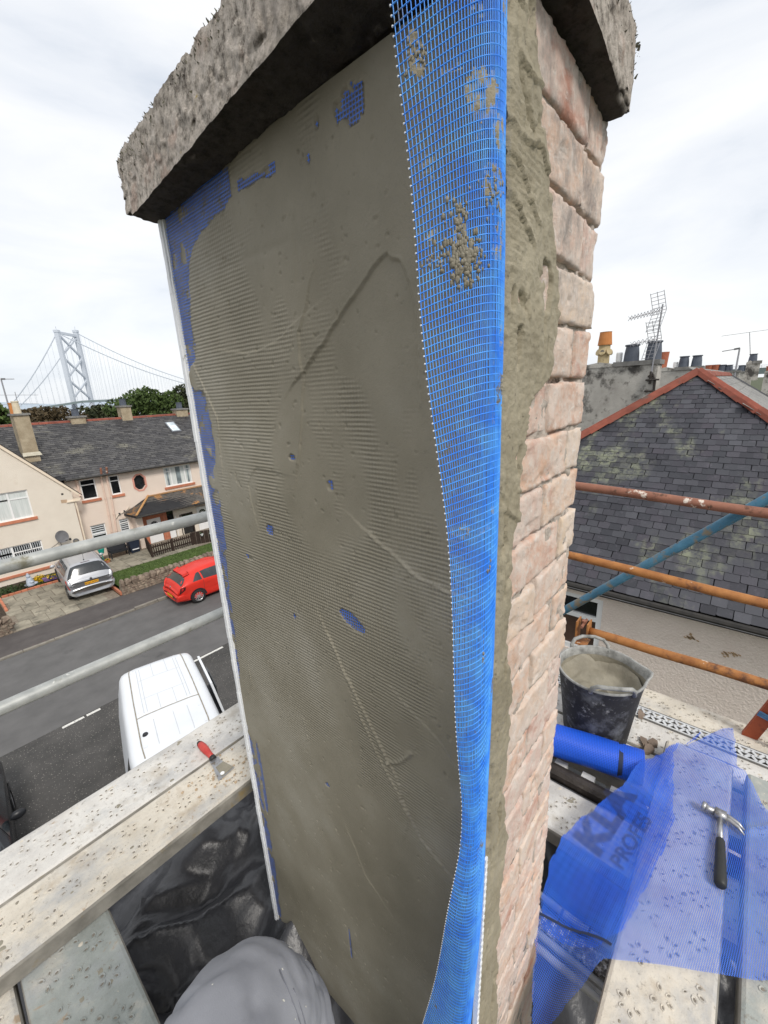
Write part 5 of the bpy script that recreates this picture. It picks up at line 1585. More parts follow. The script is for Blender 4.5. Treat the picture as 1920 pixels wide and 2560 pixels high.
# porch
PY0, PY1 = 26.1, 27.28
mb = MB()
A, B, E1, E2, T1, T2 = (7.62, 27.28, 2.36), (7.98, 26.1, 2.12), None, None, None, None
eL, eR = (7.95, 26.1, 2.16), (14.5, 26.1, 2.10)
tL, tR = (9.22, 27.28, 2.96), (14.5, 27.28, 2.94)
bL = (7.72, 27.28, 2.20)
mb.add([eL, eR, tR, tL, bL], [(0, 1, 2, 3), (4, 0, 3)])
mb.add([eL, eR, (14.5, 26.1, 2.02), (7.95, 26.1, 2.04), (7.72, 27.28, 2.10), bL], [(3, 2, 1, 0), (4, 3, 0, 5)])
proof = mb.build('porch_roof', SLATED, hs)
Up = (1, 0, 0); Vp = Vector(tR) - Vector(eR); Np = Vector((1, 0, 0)).cross(Vp)
slate_field(proof, (0, 26.1, 2.12), Up, Vp, Np, 7.9, 14.0, Vp.length - .02, .135, .2, lambda u, v: u > 8.05 + v * .90, SLATEP, 0, 'porch_slate', th=.012)
Vh = (Vector(tL) - (Vector(eL) + Vector(bL)) / 2); Uh = (Vector(eL) - Vector(bL)); 
slate_field(proof, Vector(bL) + Vector((0, 0, .012)), Uh, Vh, Uh.cross(Vh), 0, Uh.length, Vh.length * .9, .135, .2, lambda u, v: v * .62 < u < Uh.length - v * .25, SLATEP, 0, 'porch_slate', th=.012)
MB().tube([(7.98, 26.1, 2.2), (9.22, 27.26, 3.0)], .06, 8).build('hip_roll', M('orange_mortar_hip', [(.42, .22, .08), (.50, .28, .12)], 6, .85), hs)
MB().box(9.2, 14.5, 27.16, 27.29, 2.93, 3.0).build('porch_flashing', M('orange_lichen', [(.42, .20, .06), (.35, .26, .18)], 6, .9), hs)
MB().tube([(7.95, 26.06, 2.09), (14.5, 26.06, 2.03)], .05, 8).build('porch_gutter', GUTTER, hs)
MB().box(8.05, 8.42, 26.6, YM + .01, -.05, 2.2).build('porch_cheek', HARLPINK, hs)
YD = 27.1
mb = MB()
for (a, b, c, d) in ((8.43, 8.76, -.05, 1.95), (9.60, 9.97, -.05, 1.95), (8.76, 9.60, 1.58, 1.95)): mb.box(a, b, YD - .05, YM, c, d)
mb.build('door_surround', TERRA, hs)
mb = MB()
for (a, b, c, d) in ((8.55, 8.62, -.05, 1.80), (9.74, 9.81, -.05, 1.80), (8.62, 9.74, 1.73, 1.80)): mb.box(a, b, YD - .075, YD - .05, c, d)
mb.build('surround_moulding', TERRA, hs)
def door(x0, x1, zb, zt, y, label):
    d = MB().box(x0, x1, y, y + .06, zb, zt).build('door', WHITEUPVC, hs)
    d['label'] = label
    xc = (x0 + x1) / 2
    for k in range(5):
        a0, a1 = PI * (k + .08) / 5, PI * (k + .92) / 5
        MB().prism([(xc + .08 * math.cos(a0), y - .006, zt - .42 + .09 * math.sin(a0)), (xc + .23 * math.cos(a0), y - .006, zt - .42 + .25 * math.sin(a0)), (xc + .23 * math.cos(a1), y - .006, zt - .42 + .25 * math.sin(a1)), (xc + .08 * math.cos(a1), y - .006, zt - .42 + .09 * math.sin(a1))], (0, .004, 0)).build('fan_light', PANE_DARK, d)
    for (a, b) in ((x0 + .12, xc - .05), (xc + .05, x1 - .12)):
        for (c_, e_) in ((zb + .12, zb + .55), (zb + .65, zt - .55)): MB().box(a, b, y - .012, y, c_, e_).build('raised_panel', WHITEUPVC, d)
    MB().box(x1 - .10, x1 - .06, y - .05, y, zb + .9, zb + 1.05).build('handle', CHROME, d)
door(8.78, 9.58, -.05, 1.57, YD, 'white door with fan light in the orange surround')
MB().box(9.97, 10.40, YD + .05, YD + .1, -.05, 1.95).build('dark_recess', PANE_DARK, hs)
MB().box(10.40, 10.86, YD - .02, YM, -.05, 1.95).build('porch_pier', HARL, hs)
MB().box(10.46, 10.50, YD - .06, YD - .02, -.05, 1.4).box(10.0, 10.36, YD, YD + .05, -.05, .9).build('white_panel', WHITEUPVC, hs)
MB().box(10.80, 11.52, YD + .05, YD + .09, -.05, 1.33).build('dark_doorway', PANE_DARK, hs)
mb = MB(); mb.box(10.74, 10.80, YD - .03, YM, -.05, 1.40).box(11.52, 11.60, YD - .03, YM, -.05, 1.40).box(10.74, 11.60, YD - .03, YM, 1.33, 1.40)
mb.build('doorway_frame', FENCEWOOD, hs)
MB().box(11.60, 11.88, YD - .02, YM, -.05, 1.95).box(10.86, 11.60, YD - .02, YM, 1.42, 1.95).build('porch_pier', HARL, hs)
door(11.90, 12.62, -.1, 1.62, YD, 'white door with fan light at the right end of the porch')

# ------------------------------------------------------------------ front gardens
mb = MB(); mb.quad((-1.0, 20.52, .055), (4.95, 20.52, .055), (4.95, 25.2, .03), (-1.0, 25.2, .03))
drv = structure(mb.build('driveway', RUBBLE))
for r in range(5):
    for c_ in range(7):
        xa = 1.30 + c_ * .535 + (.2 if r % 2 else 0); ya = 20.58 + r * .88
        if xa + .5 > 5.0: continue
        z = .062 + rng.rand() * .012
        MB().box(xa, xa + .50 + rng.rand() * .02, ya, ya + .86, .02, z).build('paving_slab', SLAB, drv)
o = MB()
for i in range(9): pass
edge = thing('brick_edging', 'low red brick edging between the paved driveway and the flower bed', 'edging', (2, 25.1, 0))
for i in range(11):
    x = 1.45 + i * .24
    MB().box(x, x + .225, 25.02 + rng.rand() * .02, 25.13, 0, .13 + rng.rand() * .012).build('edging_brick', TERRA, edge)
for i in range(8):
    y = 23.05 + i * .24
    MB().box(1.30 + rng.rand() * .015, 1.40, y, y + .225, 0, .13 + rng.rand() * .02).build('edging_brick', TERRA, edge)
mb = MB(); mb.quad((-1, 25.13, .05), (4.9, 25.13, .05), (4.9, 26.5, .12), (-1, 26.5, .12)); mb.quad((-1, 21, .07), (1.28, 21, .07), (1.28, 25.13, .07), (-1, 25.13, .07))
structure(mb.build('flower_bed', SOIL))
mb = MB(); mb.quad((5.2, 20.75, .22), (30, 20.75, .26), (30, 23.9, .06), (5.2, 23.9, .06))
lawn = structure(mb.build('lawn', GRASS_SOIL))
mb = MB()
for i in range(9000):
    x = 5.2 + rng.rand() * 7.5; y = 20.8 + rng.rand() * 3.1
    z = .22 - (y - 20.75) / 3.15 * .16 + .002
    h_ = .03 + rng.rand() * .05; a = rng.rand() * PI; dx, dy = math.cos(a) * .012, math.sin(a) * .012
    mb.add([(x - dx, y - dy, z), (x + dx, y + dy, z), (x + rng.randn() * .02, y + rng.randn() * .02, z + h_)], [(0, 1, 2)])
o = mb.build('grass', LEAF); o['kind'] = 'stuff'
mb = MB(); mb.quad((5.0, 23.85, .035), (12.8, 23.85, .035), (12.8, 27.3, .035), (5.0, 27.3, .035))
patio = structure(mb.build('patio', RUBBLE))
for r in range(3):
    for c_ in range(8):
        xa, ya = 5.35 + c_ * .62, 23.95 + r * .78
        MB().box(xa, xa + .60, ya, ya + .76, .01, .045 + rng.rand() * .012).build('paving_slab', SLAB, patio)

# stone garden wall along the pavement, with upright cope stones
def irregular(c, sx, sy, sz, seed):
    r = random.Random(seed)
    mb = MB()
    n = 7
    V = []
    for (zz_, k) in ((-1, .92), (-.35, 1.06), (.45, 1.0), (1, .62)):
        for j in range(n):
            th = 2 * PI * j / n + .3
            q = k * (1 + r.uniform(-.16, .16))
            cx_, sy_ = math.cos(th), math.sin(th)
            V.append((c[0] + sx * q * math.copysign(abs(cx_) ** .6, cx_), c[1] + sy * q * math.copysign(abs(sy_) ** .6, sy_), c[2] + sz * (zz_ + r.uniform(-.08, .08))))
    F = [(i * n + j, i * n + (j + 1) % n, (i + 1) * n + (j + 1) % n, (i + 1) * n + j) for i in range(3) for j in range(n)]
    F.append(tuple(range(3 * n, 4 * n)))
    return mb.add(V, F)
def stone_wall(label, x0, x1, y, h, loc, cope_w=.25):
    t = thing('stone_wall', label, 'garden wall', ((x0 + x1) / 2, y, 0))
    MB().box(x0, x1, y - .15, y + .17, 0, h - .02).build('wall_core', RUBBLE, t)
    x = x0; k = 0
    while x < x1 - .1:
        w = cope_w * random.uniform(.75, 1.25)
        irregular((x + w / 2, y, h + .11), w * .52, .20, .15 * random.uniform(.8, 1.15), k).build('cope_stone', STONE, t, smooth=False)
        x += w; k += 1
    mb = MB(); z = .05
    while z < h - .05:
        hh = random.uniform(.07, .13); x = x0
        while x < x1:
            w = random.uniform(.10, .30)
            mb.f and None
            s_ = irregular((x + w / 2, y - .13, z + hh / 2), w * .46, .055, hh * .48, random.randrange(999))
            mb.add(s_.v, s_.f)
            x += w
        z += hh
    mb.build('rubble_stone', STONE, t, kind='stuff')
    return t
stone_wall('low rubble stone wall with upright cope stones between lawn and pavement', 5.05, 15.0, 20.62, .46, None)
stone_wall('short end of rubble stone wall at the left edge beside the driveway', -1.0, 1.12, 20.70, .50, None, .34)
o = MB().prism([(4.98, 20.6, .05), (5.06, 20.6, .05), (5.06, 23.6, .05), (4.98, 23.6, .05)], (0, 0, .16)).build('timber_edging', TERRA)
tag(o, 'reddish edging board beside the silver car', 'edging board')

# dark picket fence round the orange doorway
fe = thing('picket_fence', 'dark brown picket fence with closed side panels in front of the orange doorway', 'fence', (9, 24.5, 0))
for i in range(19):
    x = 7.98 + i * .118
    MB().box(x, x + .058, 24.48, 24.505, .08, .74 + .02 * math.sin(i * 2.0)).build('picket', FENCEWOOD, fe)
MB().box(7.9, 10.2, 24.505, 24.535, .22, .30).box(7.9, 10.2, 24.505, 24.535, .56, .64).build('fence_rail', FENCEWOOD, fe)
for x in (7.88, 9.05, 10.2): MB().box(x - .05, x + .05, 24.47, 24.57, 0, .80).build('fence_post', FENCEWOOD, fe)
for i in range(9):
    y0_, y1_ = 24.55 + i * .24, 24.55 + i * .24 + .225
    MB().box(7.88 + i * .055, 7.905 + i * .055, y0_, y1_, .05, .80).build('side_plank', FENCEWOOD, fe)
for i in range(9):
    x = 10.25 + i * .21
    MB().obox((x + .1, 24.55 - i * .10, .42), (.098, -.05, 0), (.006, .012, 0), (0, 0, .40)).build('side_plank', FENCEWOOD, fe)
for (x, y, lb) in ((10.7, 24.30, 'left'), (11.15, 24.08, 'middle'), (11.6, 23.86, 'right')):
    o = MB().lathe((x, y - .09, .55), [(.05, 0), (.085, .10), (.09, .11)], 10).build('hanging_pot', PVC); MBp = MB()
    for q in range(30):
        p = Vector((x, y - .09, .68)) + Vector(rng.randn(3) * .05); d_ = Vector(rng.randn(3)) * .03; e2 = Vector(rng.randn(3)) * .03
        MBp.add([p, p + d_, p + d_ + e2, p + e2], [(0, 1, 2, 3)])
    MBp.build('plant', LEAFPOT, o)
    tag(o, {'left': 'small white pot hanging on the dark side fence, left one of three', 'middle': 'small white pot hanging on the dark side fence, middle one of three', 'right': 'small white pot hanging on the dark side fence, right one of three'}[lb], 'plant pot', 'pots hanging on the fence')
# things on the patio
t = thing('garden_bench', 'black garden seat against the wall on the patio', 'bench', (6.7, 26.3, 0))
MB().box(6.3, 7.25, 26.1, 26.6, .36, .42).build('seat', BLACKPL, t)
MB().obox((6.78, 26.62, .66), (.48, 0, 0), (0, .03, 0), (0, .06, .25)).build('backrest', BLACKPL, t)
for x in (6.33, 7.22):
    for y in (26.12, 26.58): MB().box(x - .025, x + .025, y - .025, y + .025, .02, .36).build('leg', BLACKPL, t)
    MB().box(x - .03, x + .03, 26.1, 26.6, .56, .60).build('armrest', BLACKPL, t)
t = thing('wheelie_bin', 'dark blue wheeled bin between the bench and the picket fence', 'bin', (7.6, 26.4, 0))
MB().prism([(7.38, 26.2, .06), (7.82, 26.2, .06), (7.88, 26.12, .95), (7.32, 26.12, .95)], (0, .55, 0)).build('bin_body', M('blue_black_bin', [(.015, .022, .04), (.022, .032, .055)], 5, .5), t)
MB().obox((7.6, 26.40, .99), (.31, 0, 0), (0, .34, .02), (0, 0, .03)).build('lid', BLACKPL, t)
MB().box(7.42, 7.78, 26.10, 26.14, .25, .30).build('white_strip', PVC, t)
o = MB().lathe((5.95, 26.3, .5), [(.11, 0), (.17, .25), (.175, .28)], 14).tube([(5.95, 26.3, .05), (5.95, 26.3, .5)], .02, 6).build('hose_reel', TEALP); tag(o, 'teal green garden tub below the striped blind window', 'tub')
def plant(name, label, x, y, z, rx, rz, n, mat, cat='plant', grp=None, flower=0, size=.05):
    mb = MB()
    for i in range(n):
        d_ = Vector(rng.randn(3)); d_.normalize()
        rr = rng.rand() ** .4
        p = Vector((x + d_.x * rx * rr, y + d_.y * rx * rr, z + abs(d_.z) * rz * rr))
        a = Vector(rng.randn(3)).normalized() * size * (.6 + rng.rand() * .8); b = a.cross(Vector(rng.randn(3))).normalized() * size * .5
        mb.cur = 1 if rng.rand() < flower else 0
        mb.add([p - a, p - b * .9, p + a, p + b * .9], [(0, 1, 2, 3)])
    o = mb.build(name, [mat, FLOWER])
    return tag(o, label, cat, grp)
plant('flowering_plant', 'mound of yellow flowers in the bed by the gable wall', 3.02, 25.75, .1, .30, .34, 420, LEAFPOT, flower=.75)
t = thing('planter', 'purple trough planter beside the yellow flowers', 'planter', (3.45, 25.45, .1))
MB().prism([(3.12, 25.32, .13), (3.80, 25.32, .13), (3.86, 25.30, .30), (3.06, 25.30, .30)], (0, .24, 0)).build('trough', PURPLE, t)
t = thing('planter', 'terracotta trough planter beside the silver car', 'planter', (4.15, 25.9, .1))
MB().prism([(3.80, 25.75, .16), (4.52, 25.75, .16), (4.58, 25.73, .40), (3.74, 25.73, .40)], (0, .26, 0)).build('trough', TERRA, t)
plant('trough_plants', 'straggly green plants in the terracotta trough', 4.15, 25.88, .38, .38, .22, 160, LEAFPOT)
plant('trough_plants', 'sparse yellow flowers in the purple trough', 3.45, 25.42, .28, .30, .14, 110, LEAFPOT, flower=.3)
plant('shrub', 'dark low shrub in the bed at the left edge', 1.75, 25.5, .06, .50, .34, 420, LEAFPOT)
plant('shrub', 'small dark shrub between the left shrub and the pale statue', 2.32, 25.55, .06, .22, .34, 200, LEAFDARK)
plant('shrub', 'green shrub beside the front of the silver car by the house corner', 5.50, 25.9, .05, .33, .75, 420, LEAFPOT)
plant('shrub', 'small green ground plants between the statue and purple trough', 2.98, 25.30, .06, .30, .10, 200, LEAFPOT)
plant('flowering_plant', 'orange and yellow flowers in a pot under the teal tub', 6.02, 25.85, .12, .16, .16, 120, LEAFPOT, flower=.7)
o = MB().lathe((6.02, 25.85, .03), [(.12, 0), (.16, .16)], 12).build('clay_pot', TERRA); tag(o, 'small clay pot of yellow flowers on the patio', 'plant pot')
t = thing('statue', 'pale blue grey seated garden statue in the bed by the gable wall', 'statue', (2.62, 25.6, .08))
mb = MB()
mb.lathe((2.62, 25.6, .08), [(.20, 0), (.22, .06), (.19, .14), (.15, .22), (.12, .34), (.10, .40), (.06, .44)], 14)
mb.sphere((2.60, 25.58, .57), .095, 10, 7, (1, 1, 1.1)); mb.sphere((2.60, 25.58, .68), .05, 8, 5)
mb.sphere((2.80, 25.52, .16), .09, 8, 5, (1.3, 1, .8)); mb.sphere((2.46, 25.52, .16), .09, 8, 5, (1.3, 1, .8)); mb.sphere((2.66, 25.45, .28), .07, 8, 5, (1.4, 1, .9))
mb.build('figure', STATUE, t, smooth=True)
# ------------------------------------------------------------------ vehicles
class Body:
    """loft: stations (x, zlow, zbelt, ztop, wlow, wbelt, wtop); x forward, y left, z up"""
    def __init__(s, st, smooth=2):
        st = np.array(st, float)
        xs = np.linspace(st[0, 0], st[-1, 0], 90)
        A = np.stack([np.interp(xs, st[:, 0], st[:, k]) for k in range(1, 7)], 1)
        for _ in range(smooth):
            A[1:-1] = (A[:-2] + 2 * A[1:-1] + A[2:]) / 4
        s.xs, s.A = xs, A
    def ring(s, x):
        zl, zb, zt, wl, wb, wt = [np.interp(x, s.xs, s.A[:, k]) for k in range(6)]
        # param 0 = roof centre .. 1 = sill
        c = [(0, zt + .02), (wt * .55, zt + .012), (wt * .86, zt - .02), (wt, zt - .075), (wt + (wb - wt) * .5, (zt + zb) / 2 + .02 * (zt - zb)), (wb * .995, zb + .01), (wb * 1.01, zb - .08), (wl, (zb + zl) * .5), (wl * .99, zl + .08), (wl * .92, zl), (0, zl)]
        return np.array(c)
    T = np.array([0, .11, .18, .24, .37, .50, .56, .70, .84, .90, 1.0])
    def pt(s, x, t, off=0.0):
        a = abs(t); r = s.ring(x)
        y = np.interp(a, s.T, r[:, 0]); z = np.interp(a, s.T, r[:, 1])
        if off:
            y1, z1 = np.interp(a + .015, s.T, r[:, 0]), np.interp(a + .015, s.T, r[:, 1])
            y0, z0 = np.interp(max(a - .015, 0), s.T, r[:, 0]), np.interp(max(a - .015, 0), s.T, r[:, 1])
            ty, tz = y1 - y0, z1 - z0; L = math.hypot(ty, tz) + 1e-9
            ny, nz = -tz / L, ty / L
            # slope along the length
            r2 = s.ring(x + .02); dz = (np.interp(a, s.T, r2[:, 1]) - z) / .02; dy = (np.interp(a, s.T, r2[:, 0]) - y) / .02
            nx = -(ny * dy + nz * dz); L = math.sqrt(nx * nx + 1)
            return (x + off * nx / L, math.copysign(y + off * ny / L, t if t else 1) if (y or ny) else 0, z + off * nz / L)
        return (x, math.copysign(y, t) if t else 0, z)
    def mesh(s, n=28):
        ts = np.concatenate([np.linspace(-1, 0, n)[:-1], np.linspace(0, 1, n)])
        V = [s.pt(x, t) for x in s.xs for t in ts]
        m_ = len(ts); k = len(s.xs)
        F = [(i * m_ + j, (i + 1) * m_ + j, (i + 1) * m_ + j + 1, i * m_ + j + 1) for i in range(k - 1) for j in range(m_ - 1)]
        F.append(tuple(reversed(range(m_)))); F.append(tuple(range((k - 1) * m_, k * m_)))
        return V, F
    def patch(s, quad, off, nu=8, nv=8):
        """quad: four (x,t) corners"""
        q = np.array(quad, float)
        V = []
        for i in range(nu + 1):
            for j in range(nv + 1):
                u, v = i / nu, j / nv
                x, t = (1 - u) * (1 - v) * q[0] + u * (1 - v) * q[1] + u * v * q[2] + (1 - u) * v * q[3]
                V.append(s.pt(x, t, off))
        return V, [(i * (nv + 1) + j, (i + 1) * (nv + 1) + j, (i + 1) * (nv + 1) + j + 1, i * (nv + 1) + j + 1) for i in range(nu) for j in range(nv)]
class Car:
    def __init__(s, name, label, cat, loc, heading, st, paint, group=None):
        s.root = thing(name, label, cat, loc, group)
        s.X = Matrix.Translation(Vector(loc)) @ Matrix.Rotation(heading, 4, 'Z')
        s.b = Body(st)
        V, F = s.b.mesh()
        s.part('body', MB().add(V, F), paint, True)
    def part(s, name, mb, mat, smooth=False, parent=None):
        mb.v = [tuple(s.X @ Vector(v)) for v in mb.v]
        return mb.build(name, mat, parent or s.root, smooth)
    def panel(s, name, quad, mat, off=.006, parent=None):
        V, F = s.b.patch(quad, off)
        return s.part(name, MB().add(V, F), mat, True, parent)
    def wheel(s, x, y, r, w=.20, spokes=10):
        sg = 1 if y > 0 else -1
        mb = MB()
        prof = [(r * .62, -w / 2), (r * .93, -w / 2), (r, -w * .32), (r, w * .32), (r * .93, w / 2), (r * .62, w / 2)]
        V, F, n = [], [], 28
        for (rr, d) in prof:
            for j in range(n):
                a = 2 * PI * j / n
                V.append((x + rr * math.cos(a), y + d * sg, r + rr * math.sin(a)))
        F = [(i * n + j, i * n + (j + 1) % n, (i + 1) * n + (j + 1) % n, (i + 1) * n + j) for i in range(5) for j in range(n)]
        mb.add(V, F)
        wh = s.part('wheel', mb, TYRE, True)
        mb = MB()
        yo = y + sg * w * .34
        for k in range(spokes):
            a = 2 * PI * k / spokes
            p0 = Vector((x + .05 * math.cos(a), yo, r + .05 * math.sin(a))); p1 = Vector((x + r * .63 * math.cos(a), yo + sg * .01, r + r * .63 * math.sin(a)))
            mb.bar(p0, p1, .030, .02, (0, 1, 0))
        mb.tube([(x, yo - .02, r), (x, yo + sg * .025, r)], .06, 10)
        rim = []
        for (rr, d) in ((r * .60, .0), (r * .67, sg * .02), (r * .67, -sg * .06), (r * .60, -sg * .06)):
            rim += [(x + rr * math.cos(2 * PI * j / n), yo + d, r + rr * math.sin(2 * PI * j / n)) for j in range(n)]
        mb.add(rim, [(i * n + j, i * n + (j + 1) % n, ((i + 1) % 4) * n + (j + 1) % n, ((i + 1) % 4) * n + j) for i in range(4) for j in range(n)])
        s.part('rim', mb, ALLOY, False, wh)
        mb = MB(); mb.tube([(x, y - sg * .02, r), (x, y - sg * .03, r)], r * .62, 20); s.part('hub_shadow', mb, TYRE, False, wh)
        # arch lining
        mb = MB()
        V = []
        for (rr, d) in ((r * 1.16, sg * (w / 2 - .015)), (r * 1.16, -sg * w * .6)):
            V += [(x + rr * math.cos(PI * j / 20), y + d, r + rr * math.sin(PI * j / 20)) for j in range(21)]
        mb.add(V, [(j, j + 1, 22 + j, 21 + j) for j in range(20)])
        mb.add([(x + r * 1.16 * math.cos(PI * j / 20), y + sg * (w / 2 + .004), r + r * 1.16 * math.sin(PI * j / 20)) for j in range(21)] + [(x + r * .98 * math.cos(PI * j / 20), y + sg * (w / 2 + .002), r + r * .98 * math.sin(PI * j / 20)) for j in range(21)], [(j, j + 1, 22 + j, 21 + j) for j in range(20)])
        s.part('wheel_arch', mb, BLACKPL)

def plate(car, x, z, body, w=.52, h=.115, yc=0, tilt=.03):
    pl = car.part('number_plate', MB().obox((x, yc, z), (.006, 0, 0), (0, w / 2, 0), (tilt * h, 0, h / 2)), PLATE)
    me = text_mesh(body, .098, (0, 0, 0), (0, -1, 0), (tilt, 0, 1), 1.12, 0, .002)
    ws = [v.co.y for v in me.vertices]; mid = (max(ws) + min(ws)) / 2
    for v in me.vertices: v.co = car.X @ Vector((x - .0085 + v.co.x, v.co.y - mid + yc, z - .036 + v.co.z))
    me.materials.clear(); me.materials.append(BLACKPL); me.update()
    link(me, 'plate_lettering', pl)

# silver people carrier on the driveway, tail to the street
ST = [(0, .36, .80, .84, .72, .80, .72), (.05, .30, .95, .99, .80, .85, .78), (.12, .27, 1.00, 1.09, .84, .87, .76), (.36, .24, 1.03, 1.50, .86, .88, .64), (.55, .22, 1.04, 1.60, .87, .885, .62), (1.4, .2, 1.03, 1.65, .88, .89, .63), (2.4, .2, 1.0, 1.63, .88, .89, .62), (2.9, .2, .98, 1.45, .88, .88, .58), (3.45, .2, .97, 1.06, .87, .86, .62), (3.9, .22, .90, .95, .86, .82, .64), (4.35, .26, .72, .76, .80, .76, .62), (4.46, .36, .60, .63, .66, .66, .56)]
car = Car('parked_car', 'silver people carrier parked tail first towards the street on the slab driveway', 'car', (4.20, 21.35, .07), math.radians(90 - 4.5), ST, CARSILVER, 'parked cars')
car.panel('rear_window', [(.145, -.40), (.145, .40), (.43, .20), (.43, -.20)], CARGLASS, .008)
for sg in (-1, 1):
    for (a, b, c_, d_) in ((.62, 1.35, 1.30, .60), (1.42, 2.25, 2.20, 1.38), (2.33, 3.05, 2.72, 2.28)):
        car.panel('side_window', [(a, sg * .485), (b, sg * .485), (c_, sg * .27), (d_, sg * .27)], CARGLASS, .006)
    car.panel('tail_lamp', [(.055, sg * .72), (.27, sg * .62), (.28, sg * .495), (.115, sg * .48)], LAMPRED, .012)
    car.part('door_mirror', MB().sphere((2.95, sg * 1.0, 1.02), .11, 10, 6, (.6, 1, .75)), CARSILVER, True)
    car.panel('door_handle', [(1.55, sg * .585), (1.72, sg * .585), (1.72, sg * .570), (1.55, sg * .570)], CARSILVER, .02)
    car.panel('door_gap', [(1.385, sg * .80), (1.40, sg * .80), (1.40, sg * .50), (1.385, sg * .50)], GUTTER, .003)
    car.part('roof_rail', MB().tube([car.b.pt(x, sg * .185, .03) for x in (.6, .9, 1.5, 2.0, 2.4)], .014, 6), CARSILVER, True)
car.panel('windscreen', [(2.78, -.25), (2.78, .25), (3.40, .42), (3.40, -.42)], CARGLASS, .006)
car.panel('brake_lamp', [(.50, -.055), (.50, .055), (.53, .055), (.53, -.055)], LAMPDARK, .010)
car.part('aerial', MB().tube([(.72, 0, 1.64), (.62, 0, 1.95)], .006, 6).sphere((.72, 0, 1.64), .03, 8, 5), BLACKPL)
mb = MB(); mb.box(-.012, .05, -.72, .72, .855, .885); car.part('tailgate_strip', mb, SEAM if False else BUCKETM)
mb = MB()
for sg in (-1, 1): mb.box(-.035, .10, sg * .38 - .42, sg * .38 + .42, .40, .62)
V, F = Body([(-.06, .30, .56, .60, .70, .78, .74), (-.03, .27, .60, .64, .82, .86, .84), (.16, .26, .62, .66, .87, .89, .88), (.30, .26, .60, .64, .88, .89, .885)], 1).mesh(12)
car.part('bumper', MB().add(V, F), CARSILVER, True)
car.part('badge', MB().tube([(.005, 0, .935), (-.014, 0, .935)], .055, 16), CHROME)
car.part('badge_bar', MB().tube([(-.006, 0, .935), (-.016, 0, .935)], .036, 12), BUCKETM)
plate(car, -.022, .765, 'SC63 HTO')
for x in (.72, 3.55):
    for y in (-.80, .80): car.wheel(x, y, .32)

# red hatchback at the kerb
ST = [(0, .38, .66, .70, .62, .70, .62), (.05, .30, .84, .88, .76, .80, .72), (.16, .26, .93, .98, .82, .85, .73), (.45, .22, .97, 1.25, .85, .87, .62), (.66, .20, .98, 1.36, .86, .875, .57), (1.3, .19, .97, 1.455, .86, .88, .56), (1.9, .19, .93, 1.47, .86, .88, .55), (2.5, .19, .92, 1.32, .86, .87, .53), (3.15, .2, .92, .98, .86, .84, .60), (3.7, .22, .84, .90, .84, .80, .62), (4.2, .26, .66, .72, .76, .72, .58), (4.4, .36, .55, .60, .58, .58, .48)]
car = Car('parked_car', 'bright red hatchback parked at the kerb, half hidden by the chimney', 'car', (6.15, 17.86, -.006), math.radians(-1.5), ST, CARRED, 'parked cars')
car.panel('rear_window', [(.19, -.36), (.19, .36), (.45, .21), (.45, -.21)], CARGLASS, .008)
for sg in (-1, 1):
    for (a, b, c_, d_) in ((.66, 1.06, 1.04, .92), (1.13, 1.98, 1.95, 1.09), (2.05, 2.85, 2.45, 2.02)):
        car.panel('side_window', [(a, sg * .48), (b, sg * .48), (c_, sg * .28), (d_, sg * .28)], CARGLASS, .006)
    car.panel('tail_lamp', [(.05, sg * .66), (.30, sg * .60), (.34, sg * .53), (.12, sg * .50)], LAMPDARK, .012)
    car.panel('lamp_lens', [(.14, sg * .60), (.22, sg * .58), (.24, sg * .54), (.16, sg * .53)], LAMPRED, .018)
    car.panel('door_handle', [(1.20, sg * .59), (1.36, sg * .59), (1.36, sg * .575), (1.20, sg * .575)], CARRED, .02)
    for x_ in (1.09, 2.02): car.panel('door_gap', [(x_, sg * .82), (x_ + .012, sg * .82), (x_ + .012, sg * .50), (x_, sg * .50)], GUTTER, .003)
    car.panel('rubbing_strip', [(.95, sg * .70), (2.9, sg * .70), (2.9, sg * .685), (.95, sg * .685)], CARRED, .010)
    car.part('door_mirror', MB().sphere((2.55, sg * .98, .98), .10, 10, 6, (.7, 1, .7)), CARRED, True)
V, F = Body([(.42, 1.27, 1.29, 1.30, .46, .50, .47), (.46, 1.275, 1.305, 1.315, .52, .54, .52), (.66, 1.34, 1.372, 1.380, .55, .57, .55)], 0).mesh(10)
car.part('roof_spoiler', MB().add(V, F), CARRED, True)
V, F = Body([(-.06, .30, .50, .54, .58, .68, .62), (-.02, .26, .56, .60, .76, .81, .78), (.2, .25, .60, .64, .845, .87, .86), (.36, .25, .56, .60, .86, .87, .865)], 1).mesh(12)
car.part('bumper', MB().add(V, F), CARRED, True)
car.part('number_plate', MB().box(-.066, -.052, -.26, .26, .40, .50), PLATE)
car.part('badge', MB().tube([(.03, 0, .80), (.012, 0, .80)], .045, 12), CHROME)
for x in (.80, 3.45):
    for y in (-.775, .775): car.wheel(x, y, .315)

